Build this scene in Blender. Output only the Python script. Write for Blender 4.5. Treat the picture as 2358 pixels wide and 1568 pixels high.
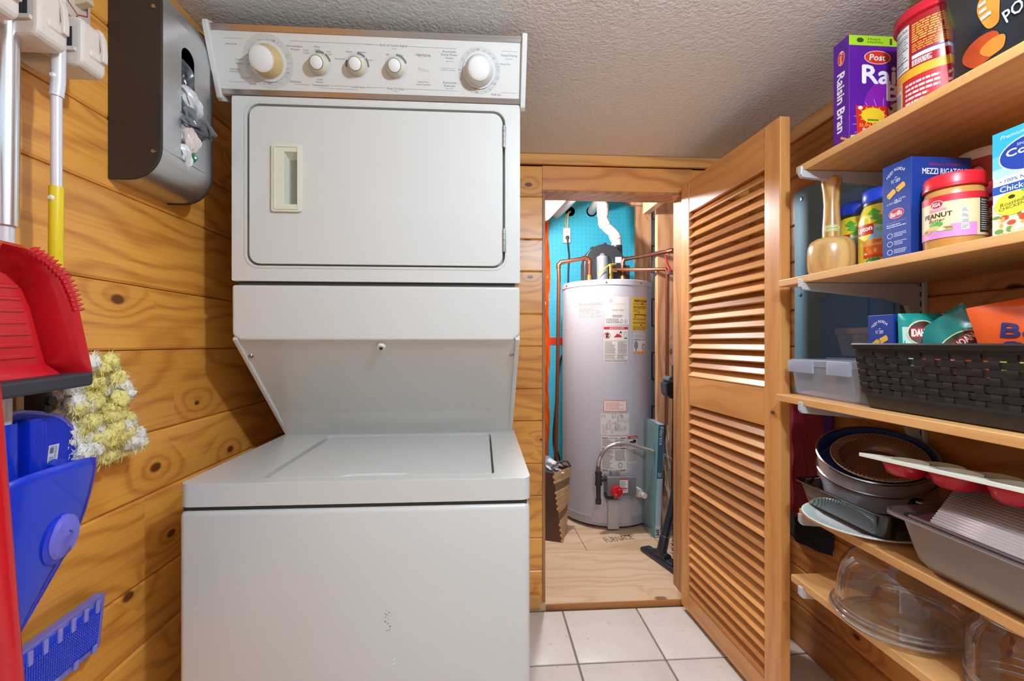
import bpy, bmesh, math, random
from mathutils import Vector, Matrix
from mathutils.geometry import tessellate_polygon

for o in list(bpy.data.objects):
    bpy.data.objects.remove(o)
S = bpy.context.scene
COL = S.collection
R = random.Random(7)
PI = math.pi

# ------------------------------------------------------------------ camera, world, lights, exposure
CAMZ = 1.08
FPX = 1045.0                      # focal length in pixels of the 2358 px wide frame
YAW = math.atan2(68, 1045)
cam_data = bpy.data.cameras.new('camera')
cam_data.sensor_width = 36.0
cam_data.lens = 36.0 * FPX / 2358.0
cam_data.shift_y = 4.0 / 2358.0
cam_data.clip_start = 0.01
cam = bpy.data.objects.new('camera', cam_data)
COL.objects.link(cam)
cam.location = (0, 0, CAMZ)
cam.rotation_euler = (PI / 2, 0, -YAW)
S.camera = cam

world = bpy.data.worlds.new('world')
S.world = world
world.use_nodes = True
bg = world.node_tree.nodes['Background']
bg.inputs['Color'].default_value = (0.76, 0.92, 1.08, 1)
bg.inputs['Strength'].default_value = 1.0


def lamp(name, loc, power, radius, color):
    d = bpy.data.lights.new(name, 'POINT')
    d.energy = power
    d.shadow_soft_size = radius
    d.color = color
    o = bpy.data.objects.new(name, d)
    COL.objects.link(o)
    o.location = loc
    return o


lamp('ceiling_lamp_light', (0.41, 0.21, 1.75), 22.5, 0.03, (0.81, 0.98, 1.17))
lamp('closet_bulb_light', (0.385, 2.30, 1.78), 42.0, 0.03, (0.96, 0.96, 1.0))

S.view_settings.view_transform = 'Standard'
S.view_settings.look = 'None'
S.view_settings.gamma = 1.0
S.view_settings.use_curve_mapping = False
S.view_settings.exposure = 0.39

# ------------------------------------------------------------------ measuring: a sight line of the photograph met with a real plane
_s, _c = math.sin(YAW), math.cos(YAW)


def sight(px, py):
    a = (px - 1179.0) / FPX
    b = (788.0 - py) / FPX
    return Vector((_s + _c * a, _c - _s * a, b))


def onX(px, py, X):
    d = sight(px, py)
    t = X / d.x
    return Vector((X, d.y * t, CAMZ + d.z * t))


def onY(px, py, Y):
    d = sight(px, py)
    t = Y / d.y
    return Vector((d.x * t, Y, CAMZ + d.z * t))


def onZ(px, py, Z):
    d = sight(px, py)
    t = (Z - CAMZ) / d.z
    return Vector((d.x * t, d.y * t, Z))


def on_plane(px, py, P0, N):
    d = sight(px, py)
    o = Vector((0, 0, CAMZ))
    t = (Vector(P0) - o).dot(N) / d.dot(N)
    return o + d * t


# ------------------------------------------------------------------ materials
def lin(h):
    h = h.lstrip('#')
    r = []
    for i in (0, 2, 4):
        c = int(h[i:i + 2], 16) / 255.0
        r.append(c / 12.92 if c <= 0.04045 else ((c + 0.055) / 1.055) ** 2.4)
    return (r[0], r[1], r[2], 1.0)


_MC = {}


class NT:
    def __init__(s, name):
        s.m = bpy.data.materials.new(name)
        s.m.use_nodes = True
        s.t = s.m.node_tree
        s.b = s.t.nodes['Principled BSDF']

    def n(s, typ, **k):
        x = s.t.nodes.new(typ)
        for a, v in k.items():
            setattr(x, a, v)
        return x

    def l(s, a, b):
        s.t.links.new(a, b)

    def math(s, op, a, b=None, clamp=False):
        x = s.n('ShaderNodeMath', operation=op)
        x.use_clamp = clamp
        for i, v in enumerate((a, b)):
            if v is None:
                continue
            if isinstance(v, (int, float)):
                x.inputs[i].default_value = v
            else:
                s.l(v, x.inputs[i])
        return x.outputs[0]

    def mix(s, f, a, b, mode='MIX'):
        x = s.n('ShaderNodeMix', data_type='RGBA', blend_type=mode)
        for sock, v in ((x.inputs[0], f), (x.inputs[6], a), (x.inputs[7], b)):
            if isinstance(v, (int, float)):
                sock.default_value = v
            elif isinstance(v, tuple):
                sock.default_value = v
            else:
                s.l(v, sock)
        return x.outputs[2]

    def noise(s, vec, scale, detail=2.0, rough=0.5):
        x = s.n('ShaderNodeTexNoise')
        x.inputs['Scale'].default_value = scale
        x.inputs['Detail'].default_value = detail
        x.inputs['Roughness'].default_value = rough
        if vec is not None:
            s.l(vec, x.inputs['Vector'])
        return x.outputs['Fac']

    def bump(s, h, strength, dist=0.001):
        x = s.n('ShaderNodeBump')
        x.inputs['Strength'].default_value = strength
        x.inputs['Distance'].default_value = dist
        s.l(h, x.inputs['Height'])
        s.l(x.outputs[0], s.b.inputs['Normal'])

    def obj(s):
        return s.n('ShaderNodeTexCoord').outputs['Object']


def C(h, rough=0.5, metal=0.0, var=0.05, scale=25.0, bump=0.0, bscale=200.0, coat=0.0, name=None):
    """plain coloured surface with a little procedural mottling"""
    k = (h, rough, metal, var, scale, bump, bscale, coat)
    if k in _MC:
        return _MC[k]
    t = NT(name or 'surface_' + h.strip('#'))
    col = lin(h)
    co = t.obj()
    nz = t.noise(co, scale, 3.0)
    dk = tuple(max(0, c * (1 - 2.2 * var)) for c in col[:3]) + (1,)
    lt = tuple(min(1, c * (1 + var)) for c in col[:3]) + (1,)
    t.l(t.mix(nz, dk, lt), t.b.inputs['Base Color'])
    t.b.inputs['Roughness'].default_value = rough
    t.b.inputs['Metallic'].default_value = metal
    t.b.inputs['Coat Weight'].default_value = coat
    if bump:
        t.bump(t.noise(co, bscale, 3.0), bump)
    _MC[k] = t.m
    return t.m


def wood(name, light, dark, knot=None, axis='x', freq=14.0, warp=1.2, fine=0.35, rough=0.4, tint=0.22, knots=0.0, coat=0.15, kscale=1.0, contrast=0.75):
    t = NT(name)
    co = t.obj()
    sp = t.n('ShaderNodeSeparateXYZ')
    t.l(co, sp.inputs[0])
    x, y, z = sp.outputs
    a, b, c = {'x': (x, y, z), 'y': (y, x, z), 'z': (z, x, y), 'yz': (y, z, x), 'xz': (x, z, y)}[axis]
    rnd = t.n('ShaderNodeObjectInfo').outputs['Random']
    a = t.math('ADD', a, t.math('MULTIPLY', rnd, 61.0))
    b = t.math('ADD', b, t.math('MULTIPLY', rnd, 17.3))

    def vec(fa, fb, fc):
        v = t.n('ShaderNodeCombineXYZ')
        for i, (q, f) in enumerate(((a, fa), (b, fb), (c, fc))):
            t.l(t.math('MULTIPLY', q, f), v.inputs[i])
        return v.outputs[0]
    wn = t.noise(vec(1.1, 3.2, 3.2), 1.6, 2.0)
    band = t.math('ADD', t.math('MULTIPLY', b, freq), t.math('MULTIPLY', wn, warp * 4.0))
    band = t.math('ADD', band, t.math('MULTIPLY', c, freq))
    kd = None
    if knots:
        v2 = t.n('ShaderNodeCombineXYZ')
        t.l(t.math('MULTIPLY', a, 2.1 * kscale), v2.inputs[0])
        t.l(t.math('MULTIPLY', b, 3.6 * kscale), v2.inputs[1])
        vo = t.n('ShaderNodeTexVoronoi', voronoi_dimensions='2D')
        vo.inputs['Scale'].default_value = 1.6
        t.l(v2.outputs[0], vo.inputs['Vector'])
        kd = vo.outputs['Distance']
        sc = t.n('ShaderNodeSeparateColor')
        t.l(vo.outputs['Color'], sc.inputs[0])
        present = t.math('LESS_THAN', sc.outputs[0], knots)
        ksz = t.math('ADD', t.math('MULTIPLY', sc.outputs[1], 0.03), 0.018)
        g = t.math('MULTIPLY', t.math('POWER', t.math('DIVIDE', kd, 0.22), 2.0), -1.0)
        g = t.math('MULTIPLY', t.math('EXPONENT', g), present)
        band = t.math('ADD', band, t.math('MULTIPLY', g, 2.0))
    w = t.math('SINE', t.math('MULTIPLY', band, 2 * PI))
    w = t.math('ADD', t.math('MULTIPLY', w, 0.5), 0.5)
    w = t.math('POWER', w, 2.2)
    f1 = t.noise(vec(3.0, 90.0, 90.0), 1.6, 3.0)
    fac = t.math('ADD', t.math('MULTIPLY', w, contrast), t.math('MULTIPLY', t.math('SUBTRACT', f1, 0.5), fine * 2), clamp=True)
    col = t.mix(fac, lin(light), lin(dark))
    big = t.noise(vec(0.9, 5.0, 5.0), 1.0, 1.0)
    v = t.math('ADD', t.math('MULTIPLY', t.math('SUBTRACT', rnd, 0.5), tint), t.math('MULTIPLY', t.math('SUBTRACT', big, 0.5), 0.5))
    v = t.math('ADD', v, 1.0)
    cc = t.n('ShaderNodeCombineColor')
    t.l(v, cc.inputs[0])
    t.l(t.math('POWER', v, 1.25), cc.inputs[1])
    t.l(t.math('POWER', v, 1.6), cc.inputs[2])
    col = t.mix(1.0, col, cc.outputs[0], 'MULTIPLY')
    if knots:
        q = t.math('DIVIDE', kd, ksz)
        core = t.math('SUBTRACT', 1.0, t.math('SMOOTHSTEP' if False else 'MULTIPLY', q, 0.62), clamp=True)
        core = t.math('MULTIPLY', t.math('MULTIPLY', core, 2.6, clamp=True), present)
        col = t.mix(core, col, lin(knot))
        halo = t.math('MULTIPLY', g, 0.22)
        col = t.mix(halo, col, lin(dark))
    t.l(col, t.b.inputs['Base Color'])
    t.b.inputs['Roughness'].default_value = rough
    t.b.inputs['Coat Weight'].default_value = coat
    t.b.inputs['Coat Roughness'].default_value = 0.25
    t.bump(t.math('ADD', t.math('MULTIPLY', f1, 0.6), w), 0.12, 0.0006)
    return t.m


def glass(name, tint='#ffffff', glossy=0.10, rough=0.02, haze=0.0, hazecol='#dfe6f0', edge=4.0, base=0.035):
    """thin clear wall: see-through with a fresnel sheen, optional milky scatter"""
    t = NT(name)
    tr = t.n('ShaderNodeBsdfTransparent')
    tr.inputs[0].default_value = lin(tint)
    gl = t.n('ShaderNodeBsdfGlossy')
    gl.inputs['Roughness'].default_value = rough
    gl.inputs['Color'].default_value = (1, 1, 1, 1)
    lw = t.n('ShaderNodeLayerWeight')
    lw.inputs[0].default_value = 0.5
    nz = t.noise(t.obj(), 9.0, 2.0)
    f = t.math('ADD', t.math('MULTIPLY', t.math('POWER', lw.outputs['Facing'], edge), 0.75), t.math('MULTIPLY', nz, glossy), clamp=True)
    f = t.math('ADD', f, base, clamp=True)
    mx = t.n('ShaderNodeMixShader')
    t.l(f, mx.inputs[0])
    t.l(tr.outputs[0], mx.inputs[1])
    t.l(gl.outputs[0], mx.inputs[2])
    out = mx.outputs[0]
    if haze:
        df = t.n('ShaderNodeBsdfDiffuse')
        df.inputs[0].default_value = lin(hazecol)
        tl = t.n('ShaderNodeBsdfTranslucent')
        tl.inputs[0].default_value = lin(hazecol)
        m0 = t.n('ShaderNodeMixShader')
        m0.inputs[0].default_value = 0.45
        t.l(df.outputs[0], m0.inputs[1])
        t.l(tl.outputs[0], m0.inputs[2])
        m2 = t.n('ShaderNodeMixShader')
        m2.inputs[0].default_value = haze
        t.l(out, m2.inputs[1])
        t.l(m0.outputs[0], m2.inputs[2])
        out = m2.outputs[0]
    t.l(out, t.n('ShaderNodeOutputMaterial').inputs[0]) if False else t.l(out, t.t.nodes['Material Output'].inputs[0])
    return t.m


def brushed(name, h, axis='z', rough=0.3, amount=0.18):
    t = NT(name)
    mp = t.n('ShaderNodeMapping')
    t.l(t.obj(), mp.inputs[0])
    sc = [260.0, 260.0, 260.0]
    sc['xyz'.index(axis)] = 4.0
    mp.inputs['Scale'].default_value = sc
    nz = t.noise(mp.outputs[0], 1.0, 3.0)
    c = lin(h)
    t.l(t.mix(nz, tuple(v * (1 - amount) for v in c[:3]) + (1,), tuple(min(1, v * (1 + amount)) for v in c[:3]) + (1,)), t.b.inputs['Base Color'])
    t.b.inputs['Metallic'].default_value = 1.0
    t.l(t.math('ADD', t.math('MULTIPLY', nz, 0.15), rough - 0.07), t.b.inputs['Roughness'])
    t.bump(nz, 0.06, 0.0003)
    return t.m


# ------------------------------------------------------------------ geometry
class Geo:
    def __init__(s):
        s.v, s.f, s.m, s.sm = [], [], [], []

    def add(s, vs, fs, mi=0, smooth=False):
        k = len(s.v)
        s.v += [tuple(p) for p in vs]
        for f in fs:
            s.f.append(tuple(i + k for i in f))
            s.m.append(mi)
            s.sm.append(smooth)
        return s

    def box(s, x0, x1, y0, y1, z0, z1, mi=0):
        vs = [(x, y, z) for z in (z0, z1) for y in (y0, y1) for x in (x0, x1)]
        return s.add(vs, [(0, 2, 3, 1), (4, 5, 7, 6), (0, 1, 5, 4), (2, 6, 7, 3), (0, 4, 6, 2), (1, 3, 7, 5)], mi)

    def rbox(s, x0, x1, y0, y1, z0, z1, r=0.004, seg=2, mi=0, M=None):
        bm = bmesh.new()
        bmesh.ops.create_cube(bm, size=1.0)
        for v in bm.verts:
            v.co = Vector(((x0 + x1) / 2 + v.co.x * (x1 - x0), (y0 + y1) / 2 + v.co.y * (y1 - y0), (z0 + z1) / 2 + v.co.z * (z1 - z0)))
        r = min(r, 0.49 * min(x1 - x0, y1 - y0, z1 - z0))
        bmesh.ops.bevel(bm, geom=bm.edges[:], offset=r, segments=seg, profile=0.5, affect='EDGES')
        s.bm(bm, mi, True, M)
        return s

    def bm(s, bm, mi=0, smooth=False, M=None):
        bm.verts.index_update()
        s.add([(M @ v.co if M else v.co) for v in bm.verts], [[v.index for v in f.verts] for f in bm.faces], mi, smooth)
        bm.free()

    def tube(s, pts, r, n=12, mi=0, caps=True, smooth=True):
        pts = [Vector(p) for p in pts]
        rs = r if isinstance(r, (list, tuple)) else [r] * len(pts)
        T = []
        for i in range(len(pts)):
            a = pts[max(0, i - 1)]
            b = pts[min(len(pts) - 1, i + 1)]
            T.append((b - a).normalized() if (b - a).length > 1e-9 else Vector((0, 0, 1)))
        up = Vector((0, 0, 1)) if abs(T[0].z) < 0.9 else Vector((1, 0, 0))
        U = (up - T[0] * up.dot(T[0])).normalized()
        vs = []
        for i, p in enumerate(pts):
            U = (U - T[i] * U.dot(T[i])).normalized()
            W = T[i].cross(U)
            for k in range(n):
                a = 2 * PI * k / n
                vs.append(p + (U * math.cos(a) + W * math.sin(a)) * rs[i])
        fs = []
        for i in range(len(pts) - 1):
            for k in range(n):
                fs.append((i * n + k, i * n + (k + 1) % n, (i + 1) * n + (k + 1) % n, (i + 1) * n + k))
        s.add(vs, fs, mi, smooth)
        if caps:
            s.add(vs[:n], [tuple(range(n))[::-1]], mi)
            s.add(vs[-n:], [tuple(range(n))], mi)
        return s

    def cyl(s, p0, p1, r0, r1=None, n=24, mi=0, caps=True):
        return s.tube([p0, p1], [r0, r0 if r1 is None else r1], n, mi, caps)

    def lathe(s, prof, c=(0, 0, 0), n=32, mi=0, M=None, smooth=True, rad=None, closed=False, cap0=True, cap1=True):
        """prof: (r, h) pairs turned about the z axis through c; rad(angle, i) may vary the radius"""
        vs, fs = [], []
        for i, (r, h) in enumerate(prof):
            for k in range(n):
                a = 2 * PI * k / n
                q = r * (rad(a, i) if rad else 1.0)
                p = Vector((q * math.cos(a), q * math.sin(a), h))
                if M:
                    p = M @ p
                vs.append(p + Vector(c))
        m = len(prof)
        for i in range(m if closed else m - 1):
            j = (i + 1) % m
            for k in range(n):
                fs.append((i * n + k, i * n + (k + 1) % n, j * n + (k + 1) % n, j * n + k))
        s.add(vs, fs, mi, smooth)
        if not closed:
            if prof[0][0] > 1e-6 and cap0:
                s.add(vs[:n], [tuple(range(n))[::-1]], mi)
            if prof[-1][0] > 1e-6 and cap1:
                s.add(vs[-n:], [tuple(range(n))], mi)
        return s

    def prism(s, loop, fn, d0, d1, mi=0, holes=(), smooth_side=False):
        """extrude a 2-d outline (with holes) between depths d0 and d1; fn(u, v, d) places it"""
        loops = [list(loop)] + [list(h) for h in holes]
        flat = [p for l in loops for p in l]
        tri = tessellate_polygon([[Vector((p[0], p[1], 0)) for p in l] for l in loops])
        n = len(flat)
        vs = [fn(u, v, d0) for u, v in flat] + [fn(u, v, d1) for u, v in flat]

        def area(a, b, c):
            return (flat[b][0] - flat[a][0]) * (flat[c][1] - flat[a][1]) - (flat[c][0] - flat[a][0]) * (flat[b][1] - flat[a][1])
        fs = []
        if len(loops) == 1:
            A = sum(loop[i - 1][0] * loop[i][1] - loop[i][0] * loop[i - 1][1] for i in range(len(loop)))
            idx = tuple(range(n)) if A > 0 else tuple(range(n))[::-1]
            fs = [idx[::-1], tuple(i + n for i in idx)]
        else:
            for a, b, c in tri:
                if area(a, b, c) < 0:
                    a, b = b, a
                fs.append((c, b, a))
                fs.append((a + n, b + n, c + n))
        s.add(vs, fs, mi)
        k = 0
        for li, l in enumerate(loops):
            m = len(l)
            A = sum(l[i - 1][0] * l[i][1] - l[i][0] * l[i - 1][1] for i in range(m))
            ccw = (A > 0) == (li == 0)
            ss = []
            for i in range(m):
                a, b = k + i, k + (i + 1) % m
                ss.append((a, b, b + n, a + n) if ccw else (b, a, a + n, b + n))
            s.add(vs, ss, mi, smooth_side)
            k += m
        return s

    def grid(s, fn, nu, nv, mi=0, smooth=True, flip=False):
        vs = [fn(i / nu, j / nv) for j in range(nv + 1) for i in range(nu + 1)]
        w = nu + 1
        fs = []
        for j in range(nv):
            for i in range(nu):
                f = (j * w + i, j * w + i + 1, (j + 1) * w + i + 1, (j + 1) * w + i)
                fs.append(f[::-1] if flip else f)
        return s.add(vs, fs, mi, smooth)

    def build(s, name, mats, parent=None, org=None, M=None, bevel=0.0, seg=2, sharp=0.7, solid=0.0):
        me = bpy.data.meshes.new(name)
        if org is None and parent is not None:
            org = ORG.get(parent.name, None)
        if org is not None:
            ox, oy, oz = org
            vv = [(x - ox, y - oy, z - oz) for x, y, z in s.v]
        else:
            vv = s.v
        me.from_pydata(vv, [], s.f)
        mats = mats if isinstance(mats, (list, tuple)) else [mats]
        for m in mats:
            me.materials.append(m)
        me.polygons.foreach_set('material_index', s.m)
        me.polygons.foreach_set('use_smooth', s.sm)
        bm = bmesh.new()
        bm.from_mesh(me)
        bmesh.ops.remove_doubles(bm, verts=bm.verts[:], dist=1e-6)
        bm.to_mesh(me)
        bm.free()
        if any(s.sm):
            me.set_sharp_from_angle(angle=sharp)
        me.update()
        o = bpy.data.objects.new(name, me)
        COL.objects.link(o)
        if parent is not None:
            o.parent = parent
            ORG[o.name] = org if org is not None else (0, 0, 0)
        elif org is not None:
            o.location = org
            ORG[o.name] = org
        if bevel:
            md = o.modifiers.new('round', 'BEVEL')
            md.width = bevel
            md.segments = seg
            md.limit_method = 'ANGLE'
            md.angle_limit = 0.7
            md.harden_normals = False
        if solid:
            md = o.modifiers.new('thick', 'SOLIDIFY')
            md.thickness = solid
            md.offset = 0
        return o


ORG = {}


def tag(o, label=None, cat=None, group=None, kind=None):
    if label:
        o['label'] = label
    if cat:
        o['category'] = cat
    if group:
        o['group'] = group
    if kind:
        o['kind'] = kind
    return o


def thing(name, label, cat, loc=(0, 0, 0), rotz=0.0, group=None, world=True, rot=None):
    """an Empty at the thing's base; world=True: its parts are given in room coordinates"""
    o = bpy.data.objects.new(name, None)
    o.empty_display_size = 0.05
    COL.objects.link(o)
    o.location = loc
    o.rotation_euler = rot if rot else (0, 0, rotz)
    ORG[o.name] = tuple(loc) if world else (0, 0, 0)
    return tag(o, label, cat, group)


def struct(o, kind='structure'):
    o['kind'] = kind
    return o


def clone(o, parent=None, loc=None, rot=None):
    c = o.copy()
    COL.objects.link(c)
    if parent is not None:
        c.parent = parent
    if loc is not None:
        c.location = loc
    if rot is not None:
        c.rotation_euler = rot
    for ch in [x for x in bpy.data.objects if x.parent == o]:
        clone(ch, c)
    return c


def rrect(x0, y0, x1, y1, r, n=5):
    p = []
    for cx, cy, a0 in ((x1 - r, y0 + r, -PI / 2), (x1 - r, y1 - r, 0), (x0 + r, y1 - r, PI / 2), (x0 + r, y0 + r, PI)):
        for i in range(n + 1):
            a = a0 + PI / 2 * i / n
            p.append((cx + r * math.cos(a), cy + r * math.sin(a)))
    return p


def ellipse(cx, cy, rx, ry, n=24):
    return [(cx + rx * math.cos(2 * PI * i / n), cy + ry * math.sin(2 * PI * i / n)) for i in range(n)]


# ------------------------------------------------------------------ flat print on real faces
_TX = {}


def text_mesh(s):
    if s not in _TX:
        cu = bpy.data.curves.new('t', 'FONT')
        cu.body = s
        cu.resolution_u = 2
        cu.align_x = 'LEFT'
        ob = bpy.data.objects.new('t', cu)
        me = bpy.data.meshes.new_from_object(ob)
        v = [(p.co.x, p.co.y) for p in me.vertices]
        f = [tuple(p.vertices) for p in me.polygons]
        bpy.data.objects.remove(ob)
        bpy.data.curves.remove(cu)
        bpy.data.meshes.remove(me)
        if v:
            x0, x1 = min(p[0] for p in v), max(p[0] for p in v)
            y0, y1 = min(p[1] for p in v), max(p[1] for p in v)
            v = [((x - x0) / (x1 - x0) - 0.5, (y - y0) / max(1e-6, y1 - y0) - 0.5) for x, y in v]
            _TX[s] = (v, f, (x1 - x0) / max(1e-6, y1 - y0))
        else:
            _TX[s] = ([], [], 1)
    return _TX[s]


class Print(Geo):
    """flat print laid on a face: coordinates run 0..1 across (u) and up (v) the face"""

    def __init__(s, fn, w=1.0, h=1.0, step=0.00013):
        super().__init__()
        s.cut = getattr(fn, 'cut', 0)
        s.fn, s.w, s.h, s.step = fn, w, h, step
        s.mats = []
        s.z = 1

    def mi(s, h):
        if not isinstance(h, str):
            m = h
        else:
            m = C(h, 0.45, var=0.02)
        if m not in s.mats:
            s.mats.append(m)
        return s.mats.index(m)

    def poly(s, pts, col, z=None):
        z = s.z if z is None else z
        pieces = [pts]
        if s.cut:                     # on a round face the shape is cut into narrow upright strips that follow it
            lo, hi = min(p[0] for p in pts), max(p[0] for p in pts)
            n = int(math.ceil((hi - lo) / s.cut))
            if n > 1:
                pieces = []
                for k in range(n):
                    q = list(pts)
                    for lim, sg in ((lo + (hi - lo) * k / n, 1), (lo + (hi - lo) * (k + 1) / n, -1)):
                        out = []
                        for a, b in zip(q, q[1:] + q[:1]):
                            da, db = sg * (a[0] - lim), sg * (b[0] - lim)
                            if da >= 0:
                                out.append(a)
                            if da * db < 0:
                                f = da / (da - db)
                                out.append((lim, a[1] + (b[1] - a[1]) * f))
                        q = out
                        if len(q) < 3:
                            break
                    if len(q) >= 3:
                        pieces.append(q)
        for q in pieces:
            s.add([s.fn(u, v, z * s.step) for u, v in q], [tuple(range(len(q)))], s.mi(col))
        return s

    def rect(s, u0, v0, u1, v1, col, z=1, n=1):
        for i in range(n):
            a, b = u0 + (u1 - u0) * i / n, u0 + (u1 - u0) * (i + 1) / n
            s.poly([(a, v0), (b, v0), (b, v1), (a, v1)], col, z)
        return s

    def disc(s, cu, cv, ru, rv, col, z=2, n=20):
        return s.poly(ellipse(cu, cv, ru, rv, n), col, z)

    def ring(s, cu, cv, ru, rv, t, col, z=2, a0=0, a1=2 * PI, n=28):
        """t: band width as a share of the radius"""
        for i in range(n):
            a, b = a0 + (a1 - a0) * i / n, a0 + (a1 - a0) * (i + 1) / n
            q = [(cu + ru * k * math.cos(x), cv + rv * k * math.sin(x)) for x, k in ((a, 1 - t), (a, 1), (b, 1), (b, 1 - t))]
            s.poly(q, col, z)
        return s

    def line(s, u0, v0, u1, v1, t, col, z=2):
        """t in units of the face height"""
        dx, dy = (u1 - u0) * s.w, (v1 - v0) * s.h
        L = math.hypot(dx, dy) or 1
        nx, ny = -dy / L * t * s.h / 2 / s.w, dx / L * t / 2
        return s.poly([(u0 - nx, v0 - ny), (u1 - nx, v1 - ny), (u1 + nx, v1 + ny), (u0 + nx, v0 + ny)], col, z)

    def text(s, st, cu, cv, wid, hei, col, z=3, rot=0.0, bold=0.0, slant=0.0):
        """wid, hei: the written word's size as shares of the face width and height (wid None: natural)"""
        v, f, asp = text_mesh(st)
        if wid is None:
            wid = hei * s.h * asp / s.w
        offs = [(0, 0)] if not bold else [(-bold, 0), (bold, 0), (0, bold), (0, -bold)]
        cr, sr = math.cos(rot), math.sin(rot)
        for k, (ox, oy) in enumerate(offs):
            vs = []
            for x, y in v:
                X, Y = (x + slant * y * hei * s.h / (wid * s.w)) * wid * s.w + ox * hei * s.h, y * hei * s.h + oy * hei * s.h
                X, Y = X * cr - Y * sr, X * sr + Y * cr
                vs.append(s.fn(cu + X / s.w, cv + Y / s.h, (z + k * 0.07) * s.step))
            s.add(vs, f, s.mi(col))
        return s

    def lines(s, u0, v0, u1, v1, n, col, seed=1, fill=0.5, z=2, words=True):
        """rows of print too small to read in the photograph"""
        r = random.Random(seed)
        dv = (v1 - v0) / n
        for i in range(n):
            a = u0
            vb = v0 + dv * (i + 0.5 - fill / 2)
            end = u1 - (u1 - u0) * r.choice((0, 0, 0.1, 0.3))
            while a < end - 0.01 * (u1 - u0):
                b = min(end, a + (u1 - u0) * r.uniform(0.06, 0.2) if words else end)
                s.rect(a, vb, b, vb + dv * fill, col, z)
                a = b + (u1 - u0) * 0.025
        return s

    def build(s, name, parent=None, **k):
        return Geo.build(s, name, s.mats or [C('#ffffff')], parent, **k)


def face_front(x0, x1, y, z0, z1):       # face looking towards -Y
    return (lambda u, v, l: (x0 + (x1 - x0) * u, y - l, z0 + (z1 - z0) * v)), abs(x1 - x0), abs(z1 - z0)


def face_aisle(x, y0, y1, z0, z1):       # face looking towards -X; u runs from the far end y1 to the near end y0
    return (lambda u, v, l: (x - l, y1 + (y0 - y1) * u, z0 + (z1 - z0) * v)), abs(y1 - y0), abs(z1 - z0)


def face_round(c, r, a0, span, z0, z1, rf=None):
    def fn(u, v, l):
        a = a0 + (u - 0.5) * span
        q = (rf(v) if rf else r) + l
        return (c[0] + q * math.cos(a), c[1] + q * math.sin(a), z0 + (z1 - z0) * v)
    fn.cut = min(0.09 / span, 0.1)
    return fn, r * span, abs(z1 - z0)
# ------------------------------------------------------------------ room setting
XL, XR, YB, ZC = -0.70, 1.12, 1.84, 1.845          # left wall, right wall, back wall, ceiling
YF = -0.9                                          # the room runs on behind the camera
DX0, DX1, DZ1 = 0.256, 0.835, 1.69                 # closet doorway
CY = 3.32                                          # back of the closet
CX0, CX1, CZ = 0.02, 1.42, 2.30

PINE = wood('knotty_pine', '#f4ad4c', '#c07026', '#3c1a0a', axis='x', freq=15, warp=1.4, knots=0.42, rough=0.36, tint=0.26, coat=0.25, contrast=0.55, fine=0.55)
PINE_DARK = wood('aged_pine', '#b97a3c', '#8a5226', '#30160a', axis='x', freq=14, warp=1.4, knots=0.4, rough=0.45, tint=0.2)
TRIMW = wood('trim_pine', '#e4a85c', '#c4803c', '#4a2412', axis='x', freq=16, warp=1.0, knots=0.1, rough=0.4)
DOORW = wood('door_wood', '#b97a3e', '#9a5d2a', axis='x', freq=17, warp=0.8, rough=0.38, tint=0.2, contrast=0.5)
SLATW = wood('slat_wood', '#d2904e', '#b47034', axis='x', freq=20, warp=0.6, rough=0.36, tint=0.85, contrast=0.5)
STUDW = wood('stud_lumber', '#d09a70', '#b0744a', '#5c3018', axis='z', freq=16, warp=1.0, knots=0.25, rough=0.65, coat=0)
JOISTW = wood('joist_lumber', '#cda078', '#a87850', '#5c3018', axis='x', freq=16, warp=1.0, knots=0.25, rough=0.65, coat=0)
PLYW = wood('plywood_sheet', '#e2c2a0', '#c49a72', '#7a4c30', axis='x', freq=13, warp=1.5, knots=0.2, rough=0.6, contrast=0.45, fine=0.6, coat=0, kscale=0.6)
DARKGAP = C('#3a2414', 0.8, name='dark_joint')


def tile_mat():
    t = NT('stone_look_tile')
    co = t.obj()
    rnd = t.n('ShaderNodeObjectInfo').outputs['Random']
    ad = t.n('ShaderNodeVectorMath', operation='ADD')
    t.l(co, ad.inputs[0])
    cb = t.n('ShaderNodeCombineXYZ')
    for i in range(3):
        t.l(t.math('MULTIPLY', rnd, 31.0 + 7 * i), cb.inputs[i])
    t.l(cb.outputs[0], ad.inputs[1])
    n1 = t.noise(ad.outputs[0], 9.0, 6.0, 0.6)
    n2 = t.noise(ad.outputs[0], 40.0, 4.0, 0.6)
    c = t.mix(n1, lin('#d8cdc0'), lin('#f0e9e2'))
    c = t.mix(t.math('MULTIPLY', t.math('GREATER_THAN', n2, 0.66), 0.35), c, lin('#b39b83'))
    t.l(c, t.b.inputs['Base Color'])
    t.b.inputs['Roughness'].default_value = 0.35
    t.bump(n1, 0.25, 0.002)
    return t.m


def ceiling_mat():
    t = NT('stippled_plaster')
    co = t.obj()
    n1 = t.noise(co, 120.0, 4.0, 0.6)
    n2 = t.noise(co, 60.0, 2.0, 0.5)
    c = t.mix(n2, lin('#dfe0de'), lin('#ebebe8'))
    t.l(c, t.b.inputs['Base Color'])
    t.b.inputs['Roughness'].default_value = 0.6
    t.bump(t.math('ADD', n1, t.math('MULTIPLY', n2, 0.5)), 0.8, 0.005)
    return t.m


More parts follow.
